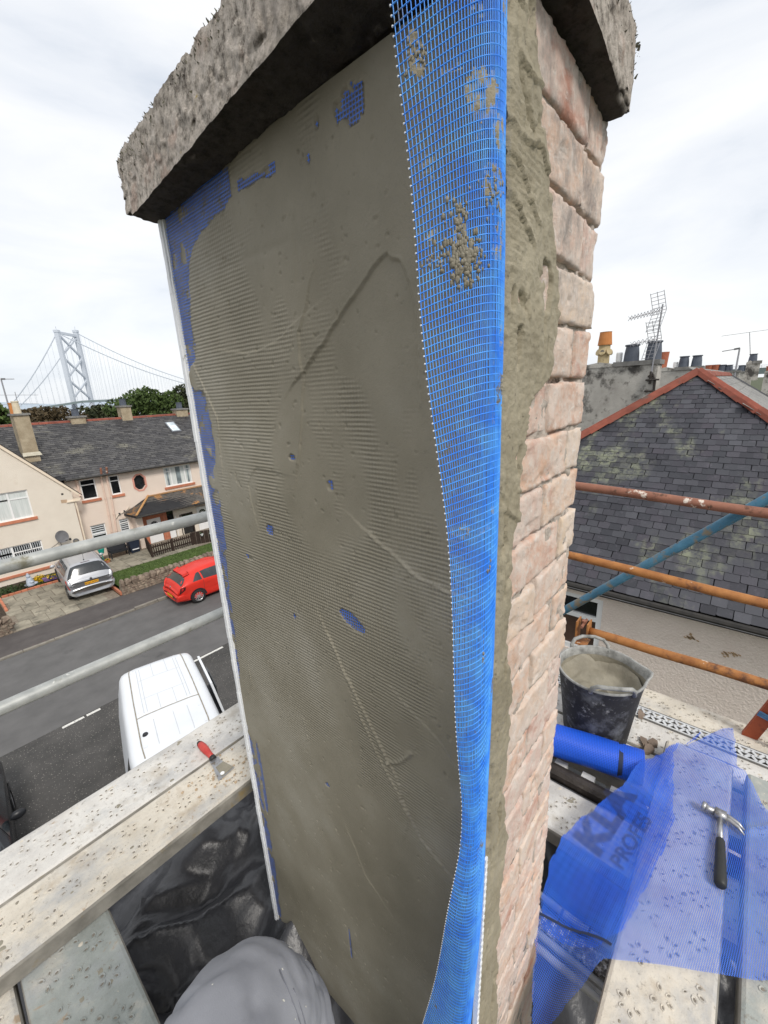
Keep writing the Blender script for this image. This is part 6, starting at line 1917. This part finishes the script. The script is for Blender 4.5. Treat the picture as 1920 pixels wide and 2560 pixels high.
# white van, nose towards our house, roof seen from above
ST = [(0, .32, 1.25, 2.10, .86, .92, .72), (.06, .28, 1.25, 2.19, .92, .96, .76), (.25, .25, 1.25, 2.235, .94, .97, .79), (1.5, .25, 1.25, 2.26, .95, .98, .81), (3.0, .25, 1.25, 2.24, .95, .98, .81), (3.3, .25, 1.22, 2.18, .95, .97, .78), (3.6, .25, 1.18, 1.9, .94, .96, .74), (4.1, .25, 1.12, 1.25, .92, .92, .74), (4.6, .3, .90, .98, .88, .84, .68), (4.85, .36, .70, .74, .74, .70, .60)]
hd = math.atan2(-2.86, -.70)
car = Car('white_van', 'white panel van parked in the bay below the scaffold with its side door slid open', 'van', (2.92, 10.50, -.01), hd, ST, VANWHITE)
car.panel('windscreen', [(3.34, -.24), (3.34, .24), (4.05, .44), (4.05, -.44)], CARGLASS, .006)
for sg in (-1, 1):
    car.panel('cab_window', [(2.85, sg * .50), (3.75, sg * .50), (3.38, sg * .30), (2.85, sg * .28)], CARGLASS, .006)
    pts = [car.b.pt(x, sg * .152, .006) for x in np.linspace(.10, 3.25, 22)]
    car.part('roof_gutter', MB().tube(pts, .011, 6), SEAM)
    for x in np.linspace(.3, 3.0, 6):
        a = car.b.pt(x, sg * .135, .002); 
        car.part('roof_rack_fixing', MB().box(a[0] - .05, a[0] + .05, a[1] - .022, a[1] + .022, a[2] - .01, a[2] + .008), VANWHITE)
    car.panel('pressed_line', [(.30, sg * .112), (2.05, sg * .112), (2.05, sg * .108), (.30, sg * .108)], SEAMF, .003)
    car.panel('pressed_line', [(.30, sg * .096), (2.05, sg * .096), (2.05, sg * .0925), (.30, sg * .0925)], SEAMF, .003)
    car.panel('pressed_line', [(2.35, sg * .08), (3.1, sg * .08), (3.1, sg * .076), (2.35, sg * .076)], SEAMF, .003)
car.panel('roof_seam', [(2.12, -.150), (2.12, .150), (2.145, .150), (2.145, -.150)], SEAM, .005)
for x in (.14, .80, 1.55): car.panel('pressed_line', [(x, -.105), (x, .105), (x + .012, .105), (x + .012, -.105)], SEAMF, .003)
for (x0_, x1_, y) in ((.14, .8, -.03), (1.55, 2.1, .04), (1.55, 2.1, -.035), (.14, .8, .045), (2.35, 3.1, .01)): car.panel('pressed_line', [(x0_, y), (x1_, y), (x1_, y + .003), (x0_, y + .003)], SEAMF, .003)
a = car.b.pt(2.62, -.10 + .0, .0)
car.part('aerial_base', MB().lathe((2.70, -.50, 2.24), [(.055, 0), (.045, .035), (.015, .055)], 14), BLACKPL)
# sliding door stood out on the far side
V, F = [], []
dm = MB()
for k in range(12):
    z0_, z1_ = .40 + k * .15, .40 + (k + 1) * .15
    def yy_(z): return 1.06 + (0 if z < 1.25 else -(z - 1.25) * .17)
    dm.add([(.55, yy_(z0_), z0_), (1.85, yy_(z0_), z0_), (1.85, yy_(z1_), z1_), (.55, yy_(z1_), z1_), (.55, yy_(z0_) + .05, z0_), (1.85, yy_(z0_) + .05, z0_), (1.85, yy_(z1_) + .05, z1_), (.55, yy_(z1_) + .05, z1_)], [(0, 1, 2, 3), (7, 6, 5, 4), (0, 3, 7, 4), (1, 5, 6, 2)] + ([(3, 2, 6, 7)] if k == 11 else []))
sd_ = car.part('sliding_door', dm, VANWHITE)
car.part('door_rail', MB().box(.55, 1.9, .98, 1.07, 1.24, 1.29), BLACKPL, False, sd_)
car.part('door_window', MB().box(.75, 1.65, 1.035, 1.05, 1.40, 1.95), CARGLASS, False, sd_)
for x in (.9, 4.0):
    for y in (-.86, .86): car.wheel(x, y, .34)

# dark car at the left edge
ST = [(0, .36, .70, .74, .70, .76, .70), (.15, .26, .95, 1.05, .84, .86, .70), (.6, .22, .98, 1.40, .86, .88, .58), (1.4, .2, .97, 1.46, .87, .885, .57), (2.2, .2, .94, 1.42, .87, .88, .56), (3.0, .2, .92, 1.00, .86, .86, .62), (3.7, .22, .84, .90, .84, .82, .64), (4.2, .28, .64, .70, .74, .72, .58), (4.35, .4, .55, .58, .55, .55, .45)]
car = Car('parked_car', 'dark car at the left edge with only its mirror, flank and painted bonnet reflection showing', 'car', (-1.02, 11.75, -.01), math.radians(-90 - 4), ST, CARBLACK, 'parked cars')
for sg in (-1, 1):
    car.panel('side_window', [(.8, sg * .48), (2.6, sg * .48), (2.2, sg * .28), (.9, sg * .28)], CARGLASS, .006)
    mi_ = car.part('door_mirror', MB().sphere((2.20, sg * 1.0, 1.0), .13, 10, 6, (.55, 1, .7)), BLACKPL, True)
    car.panel('door_handle', [(1.35, sg * .58), (1.5, sg * .58), (1.5, sg * .565), (1.35, sg * .565)], CHROME, .02)
car.panel('windscreen', [(2.3, -.27), (2.3, .27), (2.95, .42), (2.95, -.42)], CARGLASS, .006)
car.panel('bonnet', [(3.05, -.36), (3.05, .36), (4.1, .33), (4.1, -.33)], M('bonnet_reflection', [(.40, .46, .40), (.52, .58, .52)], 3, .3), .006)  # pale green reflection on the dark bonnet, put into its colour
for x in (.8, 3.4):
    for y in (-.78, .78): car.wheel(x, y, .32)
# ------------------------------------------------------------------ the neighbouring house on the right
XE, ZE = 8.0, 4.71
AP = Vector((13.42, 1.17, 8.505))
nh = thing('neighbour_house', 'beige harled house with mossy dark slate hip roof close behind the scaffold', 'house', (10, 1, 0))
tp = (AP.z - ZE) / (AP.x - XE)
hw = AP.x - XE
YL, YR = AP.y + hw, AP.y - hw
mb = MB()
mb.add([(XE, YR, ZE), (XE, YL, ZE), tuple(AP)], [(0, 2, 1)])
far = Vector((32, AP.y, AP.z))
mb.add([(XE, YR, ZE), tuple(AP), tuple(far), (32, YR, ZE), (XE, YL, ZE), (32, YL, ZE)], [(0, 3, 2, 1), (4, 1, 2, 5)])
nroof = mb.build('roof', SLATED, nh)
Vh = Vector((hw, 0, AP.z - ZE)); Nh = Vector((-(AP.z - ZE), 0, hw)).normalized()
ca = hw / Vh.length
slate_field(nroof, Vector((XE - .05, AP.y, ZE - .02)) + Nh * .012, (0, -1, 0), Vh, Nh, -3.2, 3.0, Vh.length, .176, .215,
            lambda u, v: abs(u) < (Vh.length - v) * ca - .02, SLATE, 300, th=.013, rag=.007)
# side slope beyond the right hip
Vs = Vector((0, hw, AP.z - ZE)); Ns = Vector((0, -(AP.z - ZE), hw)).normalized()
slate_field(nroof, Vector((0, YR, ZE)) + Ns * .012, (1, 0, 0), Vs, Ns, 9.0, 27, Vs.length, .30, .31,
            lambda u, v: v > Vs.length * .55 and u > XE + v * ca + .05, SLATEG, 0, 'side_slate', th=.012)
def ridge_line(p0, p1, n, r, side):
    p0, p1 = Vector(p0), Vector(p1)
    d = (p1 - p0) / n
    for i in range(n):
        a = p0 + d * i; b = a + d * 1.06
        up = Vector((0, 0, 1)); s_ = d.cross(up).normalized(); u_ = s_.cross(d).normalized()
        V = []
        for (q, k) in ((a, 1.0), (b, .92)):
            for (sx, sz) in ((-1, -.42), (-.62, .12), (0, .42), (.62, .12), (1, -.42)):
                V.append(q + s_ * sx * r * k + u_ * (sz * r * k + (.018 if k == 1 else .030)))
        mb = MB(); mb.add(V, [(j, j + 1, 6 + j, 5 + j) for j in range(4)] + [(4, 3, 2, 1, 0), (5, 6, 7, 8, 9), (0, 5, 9, 4)])
        mb.build('ridge_tile', RIDGE, nroof)
ridge_line((XE - .02, YL + .02, ZE + .05), AP + Vector((0, .04, .06)), 17, .155, 1)
ridge_line((XE - .02, YR - .02, ZE + .05), AP + Vector((0, -.04, .06)), 17, .155, 1)
for i in range(34):
    x = AP.x + .1 + i * .42
    MB().prism([(x, AP.y - .15, AP.z - .05), (x, AP.y - .09, AP.z + .06), (x, AP.y, AP.z + .11), (x, AP.y + .09, AP.z + .06), (x, AP.y + .15, AP.z - .05)], (.40, 0, rng.rand() * .012)).build('ridge_tile', RIDGE, nroof)
# wall, window, gutter
NW_ = (1.66, 4.6, 3.05, 4.32)
def wall_x(mb, x, y0, y1, z0, z1, op, depth=.14):
    (a, b, c, d) = op
    for (p, q, r, s_) in ((y0, a, z0, z1), (b, y1, z0, z1), (a, b, z0, c), (a, b, d, z1)):
        mb.quad((x, q, r), (x, p, r), (x, p, s_), (x, q, s_))
    mb.quad((x, a, c), (x + depth, a, c), (x + depth, a, d), (x, a, d)); mb.quad((x, b, d), (x + depth, b, d), (x + depth, b, c), (x, b, c))
    mb.quad((x, a, d), (x + depth, a, d), (x + depth, b, d), (x, b, d)); mb.quad((x, b, c), (x + depth, b, c), (x + depth, a, c), (x, a, c))
XW = 8.22
mb = MB(); wall_x(mb, XW, -4.2, 6.5, -.1, 4.72, NW_)
mb.quad((XW, -4.2, -.1), (30, -4.2, -.1), (30, -4.2, 4.72), (XW, -4.2, 4.72))
mb.build('harled_wall', WALLPINK, nh)
MB().box(XW + .3, 30, -4, 6.4, 0, 4.6).build('inner_rooms', PANE_DARK, nh)
a, b, c, d = NW_
mb = MB()
mb.box(XW + .02, XW + .12, a, a + .10, c, d).box(XW + .02, XW + .12, b - .1, b, c, d).box(XW + .02, XW + .12, a + .1, b - .1, d - .09, d).box(XW + .02, XW + .12, a + .1, b - .1, c, c + .1)
mb.box(XW + .025, XW + .12, a + .1, b - .1, 3.80, 3.90).box(XW + .03, XW + .12, 2.6, 2.7, c + .1, d - .09)
w = mb.build('window', WHITEUPVC, nh)
MB().box(XW + .08, XW + .09, a + .1, 2.6, c + .1, 3.8).build('pane', M('brown_blind', [(.06, .035, .025), (.10, .06, .045)], 3, .4), w)
MB().box(XW + .08, XW + .09, a + .1, 2.6, 3.9, d - .09).build('pane', PANE_DARK, w)
MB().box(XW + .08, XW + .09, 2.7, b - .1, c + .1, d - .09).build('pane', PANE_DARK, w)
MB().tube([(XE - .07, -4.3, ZE - .10), (XE - .07, 6.6, ZE - .06)], .058, 8).build('gutter', GUTTER, nh)
MB().box(XE - .02, XW + .02, -4.3, 6.6, ZE - .20, ZE - .06).build('fascia', GUTTER, nh)
MB().tube([(XE - .135, -4.3, ZE - .13), (XE - .135, 6.6, ZE - .10)], .007, 5).build('gutter_wire', SAT, nh)
mb = MB()
for (y, z) in ((.25, 4.05), (-.30, 3.95)):
    for q in range(16):
        mb.obox((XW - .004, y + rng.randn() * .06, z + rng.randn() * .025), (.006, 0, 0), (0, .018, .006), (0, 0, .010))
mb.build('harl_chip', M('harl_chip', [(.38, .26, .15), (.48, .34, .2)], 9, .9), nh, kind='stuff')

# ------------------------------------------------------------------ tall chimney stacks and pots behind that roof
def big_stack(label, x, y0, y1, zt, zb, pots, dx=.7, stain=True):
    t = thing('chimney_stack', label, 'chimney', (x, (y0 + y1) / 2, zb), 'chimney stacks behind the slate roof')
    MB().box(x, x + dx, y0, y1, zb, zt).build('harled_shaft', OLDHARL, t)
    MB().box(x - .06, x + dx + .06, y0 - .05, y0 + (y1 - y0) * .56, zt, zt + .13).build('cope_stone', COPE, t)
    MB().prism([(x - .02, y0 + (y1 - y0) * .56, zt), (x - .02, y1 + .02, zt), (x - .02, y1, zt + .08), (x - .02, y0 + (y1 - y0) * .75, zt + .16), (x - .02, y0 + (y1 - y0) * .6, zt + .10)], (dx, 0, 0)).build('haunching', OLDHARL, t)
    for p in pots:
        kind, y, r, h = p[:4]; zz_ = zt + (.12 if y < y0 + (y1 - y0) * .56 else .05)
        if kind == 'blue':
            MB().lathe((x + dx / 2, y, zz_), [(r, 0), (r * .93, h * .5), (r * .80, h * .90), (r * .95, h * .92), (r * .95, h), (r * .7, h)], 18).build('pot', POTBLUE, t)
        elif kind == 'red':
            MB().lathe((x + dx / 2, y, zz_), [(r * .8, 0), (r, h * .9), (r * 1.05, h), (r * .8, h)], 16).build('pot', POTRED, t)
        elif kind == 'vent':
            v = MB()
            for k in range(4): v.lathe((x + dx / 2, y, zz_ + .06 + k * .06), [(r, 0), (r * .9, .035)], 12)
            v.lathe((x + dx / 2, y, zz_), [(r * .8, 0), (r * .8, .3)], 10); v.build('vent_cowl', WHITEUPVC, t)
        else:
            q = MB().lathe((x + dx / 2, y, zz_), [(r, 0), (r * .98, h * .62)], 18)
            for a_ in (-2.2, -.7, .9, 2.5, PI): 
                ca_, sa_ = math.cos(a_), math.sin(a_)
                q.tube([(x + dx / 2 + r * .6 * ca_, y + r * .6 * sa_, zz_ + h * .38), (x + dx / 2 + r * 1.35 * ca_, y + r * 1.35 * sa_, zz_ + h * .42)], [.075, .10], 10)
            s_ = q.build('pot', POTBUFF, t)
            MB().tube([(x + dx / 2 + r * 1.352 * math.cos(PI), y, zz_ + h * .42), (x + dx / 2 + r * 1.36 * math.cos(PI), y, zz_ + h * .42)], .06, 10).build('pot_mouth', HOLE_SHADE, s_)
            MB().lathe((x + dx / 2, y, zz_ + h * .62), [(r * 1.22, 0), (r * 1.2, .04), (r * 1.0, h * .36), (r * 1.05, h * .38), (r * .8, h * .38)], 18).build('orange_cowl', POTORANGE, s_)
    return t
st1 = big_stack('broad stained grey chimney stack with buff pot and two blue pots above left hip', 15.0, 2.30, 4.42, 8.86, 4.5,
          [('buff', 3.87, .17, 1.02), ('vent', 3.42, .10, .3), ('blue', 3.08, .215, .50), ('blue', 2.50, .215, .54)])
mb = MB()
mb.tube([(14.93, 2.44, 8.3), (14.93, 2.44, 8.66)], .035, 6)
for z in (8.10, 8.42): mb.tube([(14.98, 2.55, z), (14.86, 2.42, z), (14.86, 2.20, z)], .028, 6)
mb.tube([(14.97, 2.32, 7.2), (14.97, 2.32, 8.4), (14.97, 2.42, 8.62), (14.97, 2.5, 8.5)], .035, 6)
mb.build('iron_bracket', BLACKBEAM, st1)
big_stack('second grey chimney stack, farther back, with one red pot and two blue grey pots', 22.0, 1.82, 3.5, 8.76, 4.5,
          [('red', 3.26, .20, .74), ('vent', 2.78, .10, .24), ('blue', 2.50, .19, .44), ('blue', 2.06, .19, .44)])
big_stack('small grey stone chimney on the ridge at the far right with one blue pot', 27.0, .06, .56, 8.95, 8.2, [('blue', .36, .17, .40)], .6)
big_stack('low distant chimney row with two red pots and blue grey pots along the ridge', 40.0, 1.1, 3.2, 8.70, 5, [('red', 2.92, .24, .56), ('red', 2.52, .24, .56), ('blue', 2.14, .24, .46), ('blue', 1.76, .24, .42)], .7)
big_stack('distant chimney stack behind the street lamp with a pair of blue pots', 48.0, .5, 2.2, 8.7, 5, [('blue', 1.25, .28, .50), ('blue', .85, .28, .44)], .7)
big_stack('tiny distant chimney with an orange pot at the right of the ridge', 36.0, -1.2, -.2, 8.55, 5, [('red', -.45, .22, .34)], .6)
MB().tube([(14.985, 2.95, 8.24), (14.985, 2.80, 8.30), (14.985, 2.62, 8.24)], .02, 6)

# television aerials
def yagi(label, base, top, arms, grp='television aerials'):
    t = thing('tv_aerial', label, 'aerial', base, grp)
    MB().tube([base, top], .022, 8).build('mast', ALU, t)
    for (z, L, back, els, grid, dirv) in arms:
        d = Vector(dirv).normalized(); s_ = Vector((0, 0, 1)).cross(d).normalized()
        c = Vector((base[0] + (top[0] - base[0]) * (z - base[2]) / (top[2] - base[2]), base[1] + (top[1] - base[1]) * (z - base[2]) / (top[2] - base[2]), z))
        mb = MB(); mb.tube([c - d * back, c + d * L], .014, 6)
        for k in range(els):
            q = c + d * (L * (k + 1) / els); w = .16 - .05 * k / els
            if grid: 
                for a_ in (.7, -.7):
                    e_ = (s_ * math.cos(a_) + Vector((0, 0, 1)) * math.sin(a_)) * w * .8
                    mb.tube([q - e_, q + e_], .007, 5)
            else: mb.tube([q - s_ * w, q + s_ * w], .007, 5)
        mb.build('boom', ALU, t)
        if grid:
            mb = MB(); o_ = c + d * back * .6
            for sg in (-1, 1):
                for k in range(5):
                    r_ = (.09 + .105 * k)
                    q = o_ + Vector((0, 0, 1)) * sg * r_ * .95 + d * r_ * .30
                    mb.tube([q - s_ * .24, q + s_ * .24], .007, 5)
                for e_ in (-.24, 0, .24):
                    mb.tube([o_ + s_ * e_, o_ + s_ * e_ + Vector((0, 0, 1)) * sg * .51 + d * .155], .008, 5)
            mb.build('reflector_grid', ALU, t)
    return t
yagi('tall mast with two grid backed television aerials beside the two blue pots', (14.93, 2.44, 8.3), (14.93, 2.36, 10.45), [(10.3, 1.0, .12, 10, True, (-.75, .62, -.2)), (9.55, .8, .12, 6, True, (-.75, .62, -.16))])
yagi('thin distant television aerial mast at the far right against the sky', (40, .5, 8.6), (40, .97, 11.3), [(11.3, 1.5, 1.0, 6, False, (-.1, 1, -.06))])
mb = MB()
# distant lamp post on the right
def lamp(label, base, h, arm, lean=(0, 0)):
    t = thing('street_lamp', label, 'street lamp', base, 'street lamps')
    top = (base[0] + lean[0], base[1] + lean[1], base[2] + h)
    MB().tube([base, top], [.09, .05], 8).build('pole', ALU, t)
    e_ = (top[0] + arm[0], top[1] + arm[1], top[2] + arm[2])
    MB().tube([top, e_], .035, 6).build('arm', ALU, t)
    A = Vector(arm); 
    MB().obox(Vector(top) + A * .15, A * .16, Vector((0, 0, 1)).cross(A).normalized() * .08, (0, 0, .06)).build('lantern', SAT, t)
    return t
lamp('distant street lamp with a long arm above the right ridge', (40, 1.35, 3.0), 7.3, (-.1, .95, -.12))

# dark green road viaduct far behind on the right
t = thing('road_viaduct', 'dark green road viaduct with railings at the far right horizon', 'viaduct', (300, -20, 0))
MB().box(300, 312, -90, 26, 9.2, 12.3).build('deck', STEELDECK, t)
mb = MB()
for k in range(40): mb.box(299.8, 300, -90 + k * 2.9, -89.85 + k * 2.9, 12.3, 13.6)
mb.box(299.8, 300, -90, 26, 13.5, 13.65); mb.box(299.8, 300, -90, 26, 12.85, 12.95); mb.build('railing', STEELPALE, t)
for k in range(4): MB().box(302, 310, -80 + k * 32, -76 + k * 32, -1, 9.2).build('pier', COPE, t)

# ------------------------------------------------------------------ trees beyond the terrace
def tree(name, label, x, y, zt, rx, mat, n, seed, low=.35, kind='tree', size=.17):
    r = np.random.RandomState(seed)
    t = thing(name, label, kind, (x, y, 0), 'trees beyond the terrace roofs')
    mb = MB(); mb.tube([(x, y, 0), (x + .2, y, zt * .35), (x, y + .1, zt * .6)], [.28, .22, .10], 8)
    for k in range(6):
        a = r.rand() * 2 * PI
        mb.tube([(x + .1, y, zt * (.3 + .06 * k)), (x + math.cos(a) * rx * .5, y + math.sin(a) * rx * .5, zt * (.5 + .06 * k))], [.10, .03], 6)
    mb.build('trunk', BARK, t)
    lobes = [(x + r.randn() * rx * .45, y + r.randn() * rx * .35, zt * (low + (1 - low) * (.25 + .62 * r.rand())), rx * (.22 + .26 * r.rand())) for _ in range(20)]
    lobes += [(x, y, zt - rx * .40, rx * .42)]
    lobes = [(a, b, min(c, zt - q * .95), q) for a, b, c, q in lobes]
    V, F = [], []
    wsum = sum(l_[3] ** 2 for l_ in lobes)
    for (lx, ly, lz, lr) in lobes:
        for _ in range(int(n * lr * lr / wsum)):
            d = r.randn(3); d /= np.linalg.norm(d)
            p = np.array([lx, ly, lz]) + d * lr * (.72 + .34 * r.rand()) * [1, 1, .92]
            a = r.randn(3); a /= np.linalg.norm(a); b = np.cross(a, r.randn(3)); b /= np.linalg.norm(b)
            s_ = size * (.6 + .8 * r.rand())
            o = len(V)
            V += [tuple(p - a * s_), tuple(p + b * s_ * .5), tuple(p + a * s_), tuple(p - b * s_ * .5)]
            F.append((o, o + 1, o + 2, o + 3))
    MB().add(V, F).build('crown', mat, t)
TY = 46.0
def tx(px): return px * TY / 60
for (nm, lb, x60, zt60, rx, mt, n, sd__) in (
    ('broadleaf_tree', 'brown autumn tree left of the near terrace chimney', 8.6, 8.5, 2.6, LEAFBROWN, 6000, 1),
    ('broadleaf_tree', 'rust brown tree right of the near terrace chimney', 12.2, 8.75, 2.9, LEAFBROWN, 7000, 2),
    ('broadleaf_tree', 'low brown shrubby tree under the bridge tower', 14.8, 7.75, 2.0, LEAFBROWN, 3500, 3),
    ('broadleaf_tree', 'dark tree between the first and second ridge chimney', 17.7, 8.65, 2.6, LEAFDARK, 6500, 4),
    ('broadleaf_tree', 'dark low tree right of the bridge tower', 19.6, 8.2, 1.9, LEAFDARK, 3500, 5),
    ('broadleaf_tree', 'bright green round tree behind the second ridge chimney', 22.6, 10.55, 2.9, LEAF, 10000, 6),
    ('broadleaf_tree', 'dark mixed tree right of the green tree by the chimney edge', 26.4, 9.9, 2.6, LEAFDARK, 6500, 7),
    ('broadleaf_tree', 'dark green tree half hidden behind the chimney', 29.4, 10.9, 2.8, LEAFDARK, 6500, 8),
    ('broadleaf_tree', 'small green tree at the left edge behind the aerial', 7.2, 9.5, 1.6, LEAF, 2500, 9)):
    tree(nm, lb, tx(x60), TY + (sd__ % 3) * 1.5, 8.4 + (zt60 - 8.4) * TY / 60, rx, mt, n, sd__)
for i in range(3):
    pass
hb = MB()
V, F = [], []
for i in range(9000):
    x = 2 + rng.rand() * 30; z = 3.0 + rng.rand() * 3.3 + .4 * math.sin(x * .8)
    p = np.array([x, 50.5 + rng.randn() * .5, z]); a = rng.randn(3); a /= np.linalg.norm(a); b = np.cross(a, rng.randn(3)); b /= np.linalg.norm(b)
    s_ = .30; o = len(V)
    V += [tuple(p - a * s_), tuple(p + b * s_ * .5), tuple(p + a * s_), tuple(p - b * s_ * .5)]; F.append((o, o + 1, o + 2, o + 3))
o = hb.add(V, F).build('hedge_thicket', LEAFDARK); o['kind'] = 'stuff'

lamp('tall street lamp at the left edge in front of the bridge cable', (6.46, 45, 0), 10.75, (.80, 0, .0), (.0, 0))
t = yagi('television aerial with long horizontal booms near the left edge behind the terrace ridge', (5.95, 38, 7.0), (5.98, 38, 9.55), [(9.35, 1.2, 1.0, 9, False, (1, 0, -.03)), (8.75, 1.1, .9, 9, False, (1, 0, -.02))])

# ------------------------------------------------------------------ the suspension bridge
br = thing('suspension_bridge', 'pale grey suspension bridge with one cross braced tower on the horizon', 'bridge', (170, 680, 0))
kl, kr = .975, 1.02
def sc(p, k): return Vector((p[0] * k, p[1] * k, 8.4 + (p[2] - 8.4) * k))
TL, TR_ = sc((163.9, 680.5, 99.6), kl), sc((183.0, 675.7, 100.4), kr)
bl_, br_ = Vector((TL.x, TL.y, -1)), Vector((TR_.x, TR_.y, -1))
mb = MB()
lv = (TR_ - TL); lv.z = 0; lv.normalize(); ln = Vector((-lv.y, lv.x, 0))
for (b_, t_) in ((bl_, TL), (br_, TR_)):
    mb.prism([b_ - lv * 2.0 - ln * 2.4, b_ + lv * 2.0 - ln * 2.4, b_ + lv * 2.0 + ln * 2.4, b_ - lv * 2.0 + ln * 2.4], t_ - b_)
    mb.obox(t_ + Vector((0, 0, 1.4)), lv * 2.4, ln * 2.8, (0, 0, 1.4)); mb.tube([t_ + Vector((0, 0, 2)), t_ + Vector((0, 0, 7))], .35, 6)
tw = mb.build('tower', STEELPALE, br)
def lp(b_, t_, z): return b_ + (t_ - b_) * ((z + 1) / (t_.z + 1))
mb = MB()
zz4 = [97.5, 70.0, 43.0, 17.0]
for k in range(3):
    za, zb_ = zz4[k], zz4[k + 1]
    mb.bar(lp(bl_, TL, za - 1), lp(br_, TR_, zb_ + 1), 2.0, 2.0); mb.bar(lp(br_, TR_, za - 1), lp(bl_, TL, zb_ + 1), 2.0, 2.0)
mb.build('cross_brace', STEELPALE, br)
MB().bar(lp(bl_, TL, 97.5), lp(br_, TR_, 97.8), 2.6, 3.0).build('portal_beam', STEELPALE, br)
# deck
def deckpt(f): return Vector((115, 690, 6.9)) * (1 - f) + Vector((173, 679, 14.6)) * f if f < 1 else Vector((173, 679, 14.6)) + (Vector((363, 637, 16.4)) - Vector((173, 679, 14.6))) * (f - 1)
dp = [Vector((-40, 719, -2)), Vector((60, 700, 4.6)), deckpt(0), deckpt(.5), deckpt(1), deckpt(1.5), deckpt(2), Vector((560, 594, 16)), Vector((900, 519, 12))]
dp = [sc(p, .955) for p in dp]
mb = MB()
for a, b in zip(dp[:-1], dp[1:]): mb.bar(a, b, 20, 2.6)
mb.build('deck', STEELDECK, br)
mb = MB()
for a, b in zip(dp[1:-1], dp[2:]):
    n = max(2, int((b - a).length / 9))
    for i in range(n):
        p, q = a + (b - a) * i / n, a + (b - a) * (i + 1) / n
        off = Vector((-2, -8, 0)); lo = Vector((0, 0, -7.5)); hi = Vector((0, 0, -1.2))
        mb.bar(p + off + hi, (p + q) / 2 + off + lo, .55, .55); mb.bar((p + q) / 2 + off + lo, q + off + hi, .55, .55); mb.bar(p + off + lo, q + off + lo, .7, .7)
mb.build('stiffening_truss', TRUSSM, br)
def cable(a, b, sag, n=28):
    return [a + (b - a) * i / n - Vector((0, 0, sag * 4 * (i / n) * (1 - i / n))) for i in range(n + 1)]
aL, aR = Vector((102, 692.5, 18.5)) * 1.0, Vector((108.4, 691.6, 13.8))
aL = aL + (aL - TL) * .25; aR = aR + (aR - TR_) * .12
dirn = Vector((190, -42, 0)).normalized()
def mainspan(T, end): 
    e_ = Vector(end); return [T + (e_ - T) * i / 40 - Vector((0, 0, 14.0 * 4 * (i / 40) * (1 - i / 40))) for i in range(41)]
kk = 1.06
eR = sc((293.7, 635.4, 40.4), kk); eL = sc((294.3, 635.2, 34.3), kk)
dR, dL = (eR - TR_), (eL - TL)
eR2 = TR_ + dR * 1.9; eR2.z = eR.z - 22; eL2 = TL + dL * 1.9; eL2.z = eL.z - 18
def span(T, m_, e_):
    # parabola through three points
    pts = []
    for i in range(57):
        f = i / 30.0
        z = T.z * (f - 1) * (f - 1.9) / 1.9 + m_.z * f * (f - 1.9) / (1 * (1 - 1.9)) + e_.z * f * (f - 1) / (1.9 * .9)
        p = T + (m_ - T) * f; p.z = z; pts.append(p)
    return pts
mb = MB()
C1, C2, C3, C4 = cable(TL, aL, 6.5), cable(TR_, aR, 7.0), span(TR_, eR, eR2), span(TL, eL, eL2)
for c_ in (C1, C2, C3, C4): mb.tube(c_, .62, 6)
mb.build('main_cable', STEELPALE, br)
def deckz(p):
    best = min(range(len(dp) - 1), key=lambda i: abs((dp[i].x + dp[i + 1].x) / 2 - p.x)); a, b = dp[best], dp[best + 1]
    f = (p.x - a.x) / (b.x - a.x); return a.z + (b.z - a.z) * f
mb = MB()
for c_, st in ((C1, 2), (C2, 2), (C3, 1), (C4, 1)):
    for p in c_[1::st]:
        z = deckz(p)
        if p.z > z + 1: mb.tube([p, (p.x, p.y, z)], .13, 4)
mb.build('hanger', STEELPALE, br, kind='stuff')
# low far shore, distance haze put into the colour
mb = MB()
V = []
for i in range(80):
    x = -2500 + i * 90
    V += [(x, 2600, -2), (x, 2700, 12 + 26 * vnoise(np.array([[i * .23, 1.0, 2.0]]), 3)[0] + 20)]
o = mb.add(V, [(2 * i, 2 * i + 2, 2 * i + 3, 2 * i + 1) for i in range(79)]).build('far_hills', M('hazy_far_shore', [(.34, .40, .46), (.38, .44, .50)], .01, .95)); structure(o)
